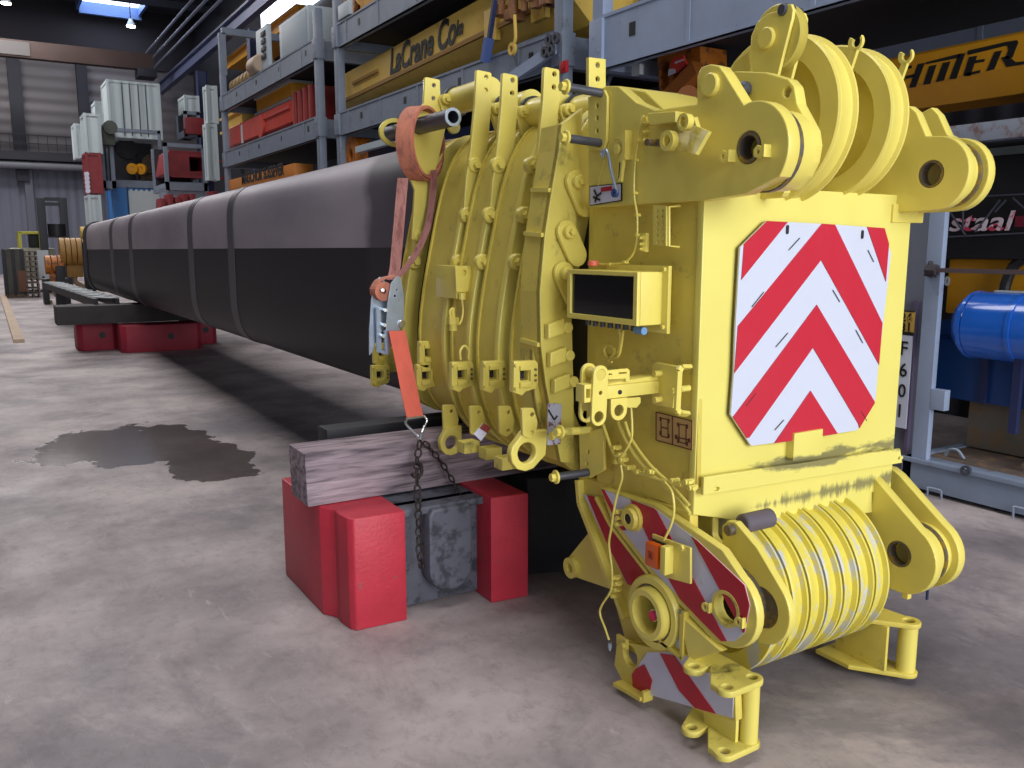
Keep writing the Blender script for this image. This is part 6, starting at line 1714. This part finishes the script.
b = BM(); add_lathe(b, (5.75, yl - .10, cz1), (0, -1, 0), [(0, rt * 1.0), (.0, rt * 1.02), (.02, rt * 1.02), (.02, rt)], 56); add_lathe(b, (5.75, yl - .42, cz1), (0, -1, 0), [(0, rt), (.0, rt * 1.03), (.03, rt * 1.03), (.03, rt)], 56); obj('tank_seam', b, TANK, t)
b = BM(); add_cyl(b, (5.72, yl + .02, cz1 - .03), (5.72, yl - .02, cz1 - .03), .02, seg=12); obj('drain_plug', b, PIN, t)
b = BM(); add_box(b, (5.73, yl - .7, cz1 + rt), (5.8, yl - .22, cz1 + rt + .012), .002); obj('white_label', b, CWHITE, t)
b = BM(); add_box(b, (5.7, yl - .9, zb4), (5.8, yl - .8, cz1 - rt * .9)); add_box(b, (5.62, yl - .5, zb4 - .1), (5.66, yl - .45, cz1 - rt * .8)); obj('tank_leg', b, NAVY, t)

# flat rack base with the light blue post
t = thing('flat_rack_base', (RXF + 1, 2.4, 0), 'low pale blue flat rack with a rusty wooden deck and steel loops at right', 'flat rack')
zd_ = .24
b = BM(); add_box(b, (RXF, -1.5, .03), (RXF + .12, 3.62, zd_ - .02), .006); add_box(b, (RXF - .02, -1.5, zd_ - .03), (RXF + .12, 3.62, zd_), .004); add_box(b, (RXF + .0, 3.55, .03), (RXF + DEP, 3.62, zd_)); obj('base_rail', b, mat('base_blue', (132, 146, 168), .5, spots=(110, 100, 96), amt=.1, scale=3, thr=(.6, .72)), t)
b = BM(); add_box(b, (RXF + .1, -1.5, .1), (RXF + DEP, 3.58, zd_ - .01)); obj('base_deck', b, RUST, t)
b = BM(); zw = hit(1000, 392, 'x', 6.1)[2]; add_box(b, (6.1, -1.0, zd_), (6.18, 3.55, max(zw, .55)), .01); obj('inner_wall', b, mat('inner_wall_grey', (120, 112, 102), .6, spots=(140, 110, 74), amt=.15, scale=3, thr=(.5, .65)), t)
for (u, v) in ((935, 495), (966, 470), (1022, 515)):
    q = px3(u, v, 'x', RXF - .02); b = BM(); r = .035
    if v == 470: add_lathe(b, q + Vector((0, 0, -.005)), (1, 0, 0), [(-.012, r), (.012, r), (.012, r * .6), (-.012, r * .6)], 20)
    else: add_tube(b, [q + Vector((0, .05, -.04)), q + Vector((-.01, .05, .03)), q + Vector((-.01, .04, .045)), q + Vector((-.01, -.04, .045)), q + Vector((-.01, -.05, .03)), q + Vector((0, -.05, -.04))], .007, smooth=2)
    obj('lashing_loop', b, PIN if v == 470 else ZINC, t)
b = BM(); q = px3(1020, 450, 'z', zd_ + .05)
for k in range(4): add_beam(b, (5.75 + .1 * k, 2.95 - .1 * k, zd_ + .02), (5.95 + .06 * k, 2.6 - .05 * k, zd_ + .28 + .04 * k), .05, .05)
o = obj('timber_offcut_pile', b, BROWN); tag(o, 'leaning pile of brown timber offcuts on the flat rack deck', 'offcuts')
b = BM(); q = Vector((5.72, 3.42, zd_)); add_tube(b, [(q[0], q[1] + .05, zd_ - .005), (q[0], q[1] + .02, zd_ + .04), (q[0], q[1] - .04, zd_ + .045), (q[0], q[1] - .09, zd_ - .005)], .012)
o = obj('lashing_handle', b, ZINC); tag(o, 'small bent steel handle on the flat rack deck near the blue post', 'handle')
yp = px3(921, 420, 'x', RXF).y
t = thing('light_blue_post', (RXF, yp, zd_), 'light blue steel post standing at the end of the flat rack', 'post')
b = BM(); yl_, yr2 = px3(914, 420, 'x', RXF).y, px3(929, 420, 'x', RXF).y
add_box(b, (RXF, yr2, zd_), (RXF + .05, yl_, zb2), .006); obj('post_tube', b, RACKL, t)
b = BM(); add_box(b, (RXF - .002, yr2 - .10, .60), (RXF + .06, yr2, .74), .004); obj('post_gusset', b, RACKL, t)
# dark post behind it carrying the bay sign
XP = 5.75; q0, q1 = px3(898, 400, 'x', XP), px3(912, 400, 'x', XP)
t = thing('rack_sign_post', (XP, q1.y, 0), 'grey rack upright with bay signs, squeezed between boom head and light blue post', 'post')
b = BM(); add_box(b, (XP, q1.y - .05, 0), (XP + .08, q0.y + .35, 2.15), .004); obj('upright', b, mat('upright_grey', (108, 112, 126), .5), t)
b = BM(); add_box(b, (XP - .03, px3(911, 400, 'x', XP).y - .015, 0), (XP, px3(911, 400, 'x', XP).y + .01, hit(908, 300, 'x', XP)[2]), .002); obj('purple_edge', b, mat('edge_purple', (96, 84, 110), .5), t)
P = YZ([(890, 333), (914, 336), (905, 427), (880, 425)], XP - .035)
b = BM(); yl3, yr3 = px3(884, 400, 'x', XP).y, px3(914, 400, 'x', XP).y
zs0, zs1 = hit(903, 427, 'x', XP)[2], hit(908, 335, 'x', XP)[2]
add_box(b, (XP - .045, yr3 + .02, zs0), (XP - .035, yr3 + .36, zs1), .001); sg = obj('bay_sign', b, WHITE, t, label='white sign reading F 601')
b = BM()
for ch, (u, v, v2) in zip('F601', ((911.5, 355, 341), (911, 376.5, 363), (909.5, 397, 384), (907, 417, 404))):
    zq_ = hit(u, v, 'x', XP)[2]; zh = hit(u, v2, 'x', XP)[2] - zq_
    add_text(b, ch, (XP - .048, px3(u, v, 'x', XP).y, zq_), (0, -1, 0), (0, 0, 1), zh / .70, .004, 0, .95, .001, 'RIGHT' if False else 'RIGHT')
obj('sign_lettering', b, LETTER, sg, smooth=False)
zs2, zs3 = hit(910, 332, 'x', XP)[2], hit(912, 311, 'x', XP)[2]
b = BM(); add_box(b, (XP - .045, yr3 + .015, zs2), (XP - .035, yr3 + .36, zs3), .001); s2 = obj('bay_number', b, mat('sign_ochre', (214, 176, 84), .4), t, label='small yellow number sign')
b = BM(); hh2 = (zs3 - zs2)
for ch, u, v in (('2', 909.5, 321), ('6', 916, 321.5), ('8', 909, 331), ('1', 915, 331)):
    add_text(b, ch, (XP - .048, px3(u, v, 'x', XP).y, hit(u, v, 'x', XP)[2]), (0, -1, 0), (0, 0, 1), hh2 * .55, .004, 0, .9, .003, 'RIGHT')
for zz in (zs2, zs3): add_box(b, (XP - .048, yr3 + .015, zz - .004), (XP - .044, yr3 + .36, zz + .004))
obj('sign_lettering', b, LETTER, s2, smooth=False)
# dark stored frames far behind, filling the racks with depth
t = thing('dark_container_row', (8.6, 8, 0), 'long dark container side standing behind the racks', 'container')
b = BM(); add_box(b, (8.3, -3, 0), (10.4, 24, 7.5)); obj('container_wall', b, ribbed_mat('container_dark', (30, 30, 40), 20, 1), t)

# ------------------------------------------------------------------ FAR CONTAINER STACK
def container(name, u0, v0, u1, v1, Y, mm, label, ln=6., door=True, cat='container', group=None):
    """container with its end facing the hall; corners measured on the plane Y"""
    a = hit(u0, v1, 'y', Y); c = hit(u1, v0, 'y', Y)
    x0, x1, z0, z1 = a[0], hit(u1, v1, 'y', Y)[0], a[2], c[2]
    if z0 < .6: z0 = 0
    t = thing(name, ((x0 + x1) / 2, Y + ln / 2, z0), label, cat, group)
    p = .12
    b = BM(); add_box(b, (x0 + .04, Y + .05, z0 + .06), (x1 - .04, Y + ln - .05, z1 - .06)); obj('container_body', b, mm, t)
    b = BM()
    for x in (x0, x1 - p): 
        for y in (Y, Y + ln - p): add_box(b, (x, y, z0), (x + p, y + p, z1))
    for z in (z0 + .01, z1 - p - .01):
        for y in (Y, Y + ln - p): add_box(b, (x0 + .01, y + .01, z), (x1 - .01, y + p - .01, z + p))
        for x in (x0, x1 - p): add_box(b, (x + .01, Y + .01, z), (x + p - .01, Y + ln - .01, z + p))
    obj('corner_frame', b, mm, t)
    if door:
        b = BM(); xm = (x0 + x1) / 2
        for fx in (.28, .42, .58, .72):
            x = x0 + (x1 - x0) * fx; add_cyl(b, (x, Y + .02, z0 + .1), (x, Y + .02, z1 - .1), .025, seg=8)
        obj('door_bar', b, PIN, t)
    return t, (x0, x1, z0, z1)


def openframe(name, u0, v0, u1, v1, Y, mm, label, ln=6., group=None):
    a = hit(u0, v1, 'y', Y); c = hit(u1, v0, 'y', Y); x0, x1, z0, z1 = a[0], hit(u1, v1, 'y', Y)[0], a[2], c[2]
    t = thing(name, ((x0 + x1) / 2, Y + ln / 2, z0), label, 'frame', group); p = .16
    b = BM()
    for x in (x0, x1 - p):
        for y in (Y, Y + ln): add_box(b, (x, y, z0), (x + p, y + p, z1))
    add_box(b, (x0, Y, z1 - p), (x1, Y + p, z1)); 
    for x in (x0, x1 - p): add_box(b, (x, Y, z0), (x + p, Y + ln, z0 + .3)); 
    obj('end_post', b, mm, t)
    b = BM(); add_box(b, (x0, Y, z0), (x1, Y + .15, z0 + .35)); add_box(b, (x0 + .1, Y + .1, z0 + .1), (x1 - .1, Y + ln, z0 + .3)); obj('floor_frame', b, mm, t)
    b = BM(); add_box(b, (x0 + .1, Y + ln - .1, z0), (x1 - .1, Y + ln, z1)); obj('back_panel', b, DARKST, t)
    return t, (x0, x1, z0, z1)


YF1 = 47
CW = ribbed_mat('container_white_ribbed', (178, 190, 194), 14, 0)
container('white_container', 110, 84, 163, 137, YF1, CW, 'white container on top of the far stack', ln=2.2)
_, fr1 = openframe('open_stacking_frame', 113, 131, 164, 187, YF1, RACKG, 'grey open frame holding a yellow hook, under the white container', ln=2.4)
container('blue_container', 116, 185, 166, 236, YF1, CBLUE, 'blue container with a white painted front at the base of the far stack', ln=2.4)
# white painted field on the blue one
a_ = hit(130, 215, 'y', YF1 - .02); c_ = hit(155, 192, 'y', YF1 - .02)
b = BM(); x0, x1 = a_[0], c_[0]; P = [(x0, a_[2] - 1.2), (x1, a_[2] - 1.2), (x1, c_[2] - .5), (x1 + .45, c_[2] - .5), (x1 + .45, c_[2])] + [(x1 + .45 - (x1 + .45 - x0) * k / 14, c_[2] + (.12 if k % 2 else 0)) for k in range(1, 15)]
add_plate(b, P, 'y', YF1 - .06, .03, bev=0); bl = [o for o in COL.objects if o.name.startswith('blue_container') and o.location.y > 40][-1]; obj('white_panel', b, CWHITE, bl)
q = hit(137, 169, 'y', YF1 + 1)
t = thing('yellow_hook_block', (q[0], YF1 + 1, fr1[2] + .3), 'small round yellow hook block inside the open frame of the far stack', 'hook block')
b = BM(); 
for dx in (-.2, .2): add_lathe(b, (q[0] + dx, YF1 + 1, q[2]), (.6, 1, 0), [(-.12, .27), (.12, .27), (.12, .12), (-.12, .12)], 24)
add_box(b, (q[0] - .4, YF1 + .95, q[2] - .12), (q[0] + .4, YF1 + 1.1, q[2] + .12), .02); obj('sheave_pack', b, ORYEL, t)
b = BM(); add_tube(b, [(q[0], YF1 + 1, q[2] - .2), (q[0], YF1 + 1, q[2] - .5), (q[0] + .18, YF1 + 1, q[2] - .65), (q[0] + .1, YF1 + 1, q[2] - .85), (q[0] - .15, YF1 + 1, q[2] - .75)], .07); obj('hook', b, DARKST, t)
for k, (u, v, mm, lab) in enumerate(((150, 165, BROWN, 'brown machinery behind the yellow hook in the open frame'), (125, 150, DARKST, 'dark machinery at the back left of the open frame'))):
    q = hit(u, v, 'y', YF1 + 2.5); b = BM(); add_box(b, (q[0] - .6, YF1 + 2, fr1[2] + .3), (q[0] + .5, YF1 + 3, q[2]), .1); add_cyl(b, (q[0], YF1 + 1.8, q[2]), (q[0], YF1 + 3, q[2]), .5, seg=16)
    o = obj('stored_machinery', b, mm); tag(o, lab, 'machinery')
container('white_container', 98, 102, 111, 150, 50, CW, 'narrow white container behind and left of the top white container', door=False, ln=1.6)
container('white_container', 86, 114, 103, 153, 45, CW, 'white container end standing on the dark red container, left of the stack', door=False, ln=1.6)
container('dark_red_container', 88, 153, 104, 193, 45, DKRED, 'dark red container standing under the leftmost white container end', door=False, ln=1.6)
container('white_container', 91, 195, 104, 240, 44, CW, 'grey-white container on the floor below the dark red container', door=False, ln=1.6)
container('white_container', 76, 124, 85, 158, 53, CW, 'smallest white container end far left against the back wall', door=False, ln=1.6)
b = BM(); q = hit(88, 185, 'y', 44.9); za = hit(87, 193, 'y', 44.9)[2]; zb7 = hit(87, 172, 'y', 44.9)[2]; add_box(b, (q[0] - .1, 44.93, za), (q[0] + .07, 45.0, zb7))
for k in range(5): z = za + (zb7 - za) * (k + .2) / 5; add_beam(b, (q[0] - .1, 44.92, z), (q[0] + .07, 44.92, z + .12), .03, .14)
obj('hazard_strip', b, STR_W, next(o for o in COL.objects if o.name.startswith('dark_red_container')))
openframe('open_stacking_frame', 103, 140, 116, 188, 46, RACKG, 'narrow open frame with machinery between the red and blue containers', ln=2)
q = hit(107, 135, 'y', 46); b = BM(); add_box(b, (q[0] - .3, 45.6, q[2] - .5), (q[0] + .3, 47, q[2] + .3), .1); add_cyl(b, (q[0] + .1, 45.4, q[2] + .3), (q[0] + .1, 46.6, q[2] + .3), .32, seg=10)
o = obj('stored_machinery', b, mat('machinery_olive', (70, 76, 70), .6)); tag(o, 'grey-green machine on the narrow frame left of the white container', 'machinery')
# frame right of the stack with the red boom end
_, fr2 = openframe('open_stacking_frame', 166, 145, 208, 190, 40, RACKG, 'blue-grey open frame with dark red boom end, right of the stack', ln=3)
q = hit(188, 163, 'y', 40.5)
t = thing('stored_boom_end', (q[0], 41, fr2[2] + .3), 'dark red boom end with square opening in the frame right of the stack', 'boom section')
b = BM(); add_plate(b, rounded([(q[0] - 1.0, q[2] - .55), (q[0] + .85, q[2] - .55), (q[0] + .85, q[2] + .5), (q[0] - .8, q[2] + .5)], .1), 'y', 40.4, 3, [[(q[0] + .05, q[2] - .35), (q[0] + .6, q[2] - .35), (q[0] + .6, q[2] + .25), (q[0] + .05, q[2] + .25)]], .02); obj('boom_box', b, DKRED, t)
b = BM(); add_beam(b, (q[0] - .8, 40.2, q[2] - .6), (q[0] + 1.7, 40.2, q[2] - .62), .1, .1); add_beam(b, (q[0] + .6, 40.2, q[2] + .15), (q[0] + 1.7, 40.2, q[2] + .1), .1, .1); obj('boom_pin', b, DKRED, t)
container('blue_grey_container', 166, 186, 209, 200, 40, RACKG, 'low blue-grey frame side under the dark red boom end', door=False, ln=1.6)
q = hit(190, 200, 'y', 39)
t = thing('dark_red_machinery', (q[0], 39.5, 0), 'dark red machine group just above the boom tube, right of the blue container', 'machinery')
b = BM(); random.seed(3)
for k in range(9): x = q[0] - 1.2 + k * .3; add_box(b, (x, 39, 0), (x + .24, 40, q[2] + random.uniform(-.1, .5)), .05)
obj('machine_body', b, DKRED, t)
# containers right of the navy column
container('white_container', 208, 86, 219, 123, 33, CW, 'upper white container end showing between navy column and rear rack', door=False, ln=.6)
container('white_container', 209, 124, 220, 180, 33, CW, 'lower white container end showing between navy column and rear rack', door=False, ln=.6)
_, f3 = openframe('open_stacking_frame', 185, 112, 201, 136, 46, RACKG, 'small frame with red part high up left of the navy column', ln=2)
container('white_container', 185, 96, 200, 112, 46, CW, 'small white bin on the frame left of the navy column', door=False, ln=1.6)
q = hit(196, 124, 'y', 45.8); b = BM(); add_box(b, (q[0] - .5, 45.7, q[2] - .5), (q[0] + .4, 46.4, q[2] + .3), .05); o = obj('red_part', b, DKRED); tag(o, 'dark red part inside the small frame left of the navy column', 'part')

# ------------------------------------------------------------------ FORKLIFT AND GOODS AT THE FAR LEFT
YL = 36
F = lambda u, v, y=YL: Vector(hit(u, v, 'y', y))
t = thing('forklift_truck', (F(40, 280).x, YL, 0), 'forklift truck with tall dark mast at far left in front of the back wall', 'forklift')
b = BM()
for u in (44, 66): x = F(u, 240).x; add_box(b, (x - .13, YL, .1), (x + .13, YL + .25, F(u, 198).z), .02)
for v in (199, 204, 236): z = F(50, v).z; add_box(b, (F(44, v).x, YL + .02, z - .06), (F(66, v).x, YL + .2, z + .06))
obj('mast', b, mat('mast_dark', (40, 42, 50), .5), t)
b = BM(); add_cyl(b, (F(57, 228).x, YL + .1, F(57, 236).z), (F(57, 228).x, YL + .1, F(57, 224).z), .3, seg=16); obj('hose_reel', b, BLACKR, t)
b = BM(); x0, x1 = F(20, 250).x, F(44, 250).x; z0, z1 = F(20, 248).z, F(20, 231).z
add_box(b, (x0, YL + .6, z1 - .1), (x1, YL + 2.2, z1), .03)
for x in (x0, x1 - .1):
    for y in (YL + .6, YL + 2.1): add_box(b, (x, y, z0 - .6), (x + .1, y + .1, z1))
obj('cab_guard', b, mat('forklift_yellow', (196, 190, 70), .45), t)
b = BM(); add_box(b, (x0 - .3, YL + .5, .45), (x1 + .4, YL + 3.2, z0), .12); obj('truck_body', b, mat('forklift_pale', (150, 150, 130), .5, amt=.2), t)
b = BM(); add_box(b, (x0 + .35, YL + 1.2, z0), (x0 + .9, YL + 1.7, z0 + .6), .08); obj('seat', b, BLACKR, t)
for x in (x0 - .1, x1 + .2): 
    for y in (YL + .9, YL + 2.8): b = BM(); add_cyl(b, (x - .15, y, .42), (x + .15, y, .42), .42, seg=24, bev=.05); obj('wheel', b, BLACKR, t)
b = BM(); add_box(b, (F(47, 270).x, YL - 1.2, .12), (F(49, 270).x, YL, .2)); obj('fork', b, PIN, t)
b = BM(); add_box(b, (F(62, 270).x, YL - 1.2, .12), (F(64, 270).x, YL, .2)); obj('fork', b, PIN, t)
# stacked goods in front
YG = 33
for k, (ua, ub, va, vb, mm, lab) in enumerate(((5, 27, 249, 288, mat('crate_olive', (74, 74, 68), .7, amt=.3, scale=3), 'dark crate standing in front of the forklift at the far left'), (27, 40, 250, 288, mat('pallet_brown', (84, 70, 60), .7, amt=.3, scale=3), 'stack of dark pallets right beside the far left crate'))):
    a, c = F(ua, vb, YG), F(ub, va, YG); x0, x1, z1 = a.x, F(ub, vb, YG).x, c.z
    t = thing('stacked_crate' if k == 0 else 'pallet_stack', ((x0 + x1) / 2, YG + .5, 0), lab, 'crate' if k == 0 else 'pallets')
    if k == 0:
        b = BM(); add_box(b, (x0, YG, .12), (x1, YG + 1, z1), .03); 
        obj('crate_body', b, mm, t)
        b = BM()
        for q in (0, .48, .95): add_box(b, (x0 + (x1 - x0 - .1) * q, YG - .04, .12), (x0 + (x1 - x0 - .1) * q + .1, YG, z1), .01)
        obj('crate_batten', b, DARKST, t)
        b = BM(); add_box(b, (x0, YG, 0), (x1, YG + 1, .12)); obj('skid', b, BROWN, t)
        b = BM(); add_box(b, (x0 + .4, YG - .045, .2), (x1, YG - .0, .9), .01); obj('rusty_panel', b, mat('panel_rust', (104, 70, 54), .7), t)
    else:
        n = 9
        for q in range(n):
            z = z1 * q / n; b = BM(); add_box(b, (x0, YG, z + .11), (x1, YG + 1, z + .15))
            for r_ in (0, .44, .88): add_box(b, (x0 + (x1 - x0) * r_, YG, z + .0), (x0 + (x1 - x0) * (r_ + .12), YG + 1, z + .11))
            obj('pallet', b, mat('pallet_grey', (110, 100, 96), .7), t)
# far-left hooks: three heavy yellow-brown crane hooks
YH = 29
for k, (u, v, w_, lab) in enumerate(((55, 275, .5, 'rust-orange crane hook block at the foot of the forklift mast'), (74, 262, .75, 'largest brown-yellow crane hook block, left of the boom tail'), (86, 233, .26, 'yellow sheave resting against the boom tail end'))):
    q = F(u, v, YH); mm = (CRANEOR, mat('hook_ochre', (160, 118, 50), .5, amt=.25, scale=4), OLDYEL)[k]
    if k == 2: q = F(u, v, 22.5); 
    t = thing('crane_hook_block', (q.x, q.y, 0), lab, 'hook block')
    b = BM(); r = w_ * .55; n = (3, 5, 2)[k]
    for j in range(n): add_lathe(b, (q.x - w_ * .5 + w_ * (j + .5) / n, q.y, q.z + (.3 if k < 2 else 0)), (1, 0, 0), [(-w_ / n * .42, r), (w_ / n * .42, r), (w_ / n * .42, r * .3), (-w_ / n * .42, r * .3)], 24)
    obj('sheave_pack', b, mm, t)
    if k < 2:
        b = BM(); add_box(b, (q.x - w_ * .3, q.y - .1, q.z - .45), (q.x + w_ * .3, q.y + .1, q.z + .2), .05); obj('cheek_plate', b, mm, t)
        b = BM(); add_tube(b, [(q.x, q.y, q.z - .4), (q.x, q.y, q.z - .6), (q.x + .2, q.y, q.z - .75), (q.x + .12, q.y, q.z - .95), (q.x - .15, q.y, q.z - .9), (q.x - .2, q.y, q.z - .75)], .07); obj('hook', b, mat('hook_tan', (150, 128, 96), .5), t)
        b = BM(); add_box(b, (q.x - w_ * .7, q.y - .3, 0), (q.x - w_ * .4, q.y + .3, q.z - .1), .03); add_box(b, (q.x + w_ * .4, q.y - .3, 0), (q.x + w_ * .7, q.y + .3, q.z - .1), .03); obj('support_stand', b, DARKST, t)
    else:
        b = BM(); add_box(b, (q.x - .1, q.y, 0), (q.x + .1, q.y + .2, q.z - .2), .03); obj('support_stand', b, DARKST, t)
q = F(43, 262, 34); b = BM(); add_box(b, (q.x - .22, 34.5, q.z - .6), (q.x + .22, 34.55, q.z + .4), .01); add_box(b, (q.x - .04, 34.5, 0), (q.x + .04, 34.55, q.z - .5), .005); o = obj('number_board', b, CWHITE); tag(o, 'small white board with a dark digit beside the forklift mast', 'board')

# yellow girder glimpsed below the bright window
t = thing('yellow_girder', (11.5, 30, 8), 'bright yellow crane girder glimpsed below the high window behind the columns', 'girder')
Xg = 11.6; g0, g1 = px3(300, 44, 'x', Xg), px3(226, 44, 'x', Xg); za = px3(262, 44, 'x', Xg).z; zb9 = px3(262, 34, 'x', Xg).z
b = BM(); add_box(b, (Xg, g0.y, za), (12.99, g1.y, zb9), .02); obj('girder_web', b, ORYEL, t)
b = BM(); add_box(b, (Xg - .1, g0.y, zb9), (Xg + .6, g1.y, zb9 + .1), .01); obj('girder_flange', b, ORYEL, t)
# ------------------------------------------------------------------ LIGHT AND CAMERA
def area(name, loc, rot, sx, sy, power, col=(1, 1, 1)):
    l = bpy.data.lights.new(name, 'AREA'); l.shape = 'RECTANGLE'; l.size = sx; l.size_y = sy; l.energy = power; l.color = col
    o = bpy.data.objects.new(name, l); COL.objects.link(o); o.location = loc; o.rotation_euler = rot; return o


# daylight through the open gate behind the photographer
g = area('gate_daylight', (3.0, -10.5, 4.4), (math.radians(83), 0, math.radians(-2)), 10.5, 7.5, 2000, (.96, .98, 1))
# rooflight strips over the bay
for y, pw in ((0, 650), (12, 800), (24, 1000), (38, 1500), (52, 2200)):
    area('rooflight_daylight_strip', (.5, y, 15.8), (0, 0, 0), 7, 5, pw * 1.15, (1, .97, .96))
w = bpy.data.worlds.new('world'); S.world = w; w.use_nodes = True
w.node_tree.nodes['Background'].inputs[0].default_value = (.75, .85, 1, 1)
w.node_tree.nodes['Background'].inputs[1].default_value = .55
cam = bpy.data.cameras.new('camera'); co = bpy.data.objects.new('camera', cam); COL.objects.link(co)
cam.sensor_fit = 'HORIZONTAL'; cam.sensor_width = 36; cam.lens = f / 1024 * 36; cam.clip_start = .05; cam.clip_end = 200
R = Matrix((RT, UP, [-v for v in FW])).transposed()
co.matrix_world = Matrix.Translation((0, 0, H)) @ R.to_4x4()
S.camera = co
S.view_settings.view_transform = 'Standard'; S.view_settings.look = 'None'; S.view_settings.exposure = -.07; S.view_settings.gamma = 1
S.view_settings.use_curve_mapping = False
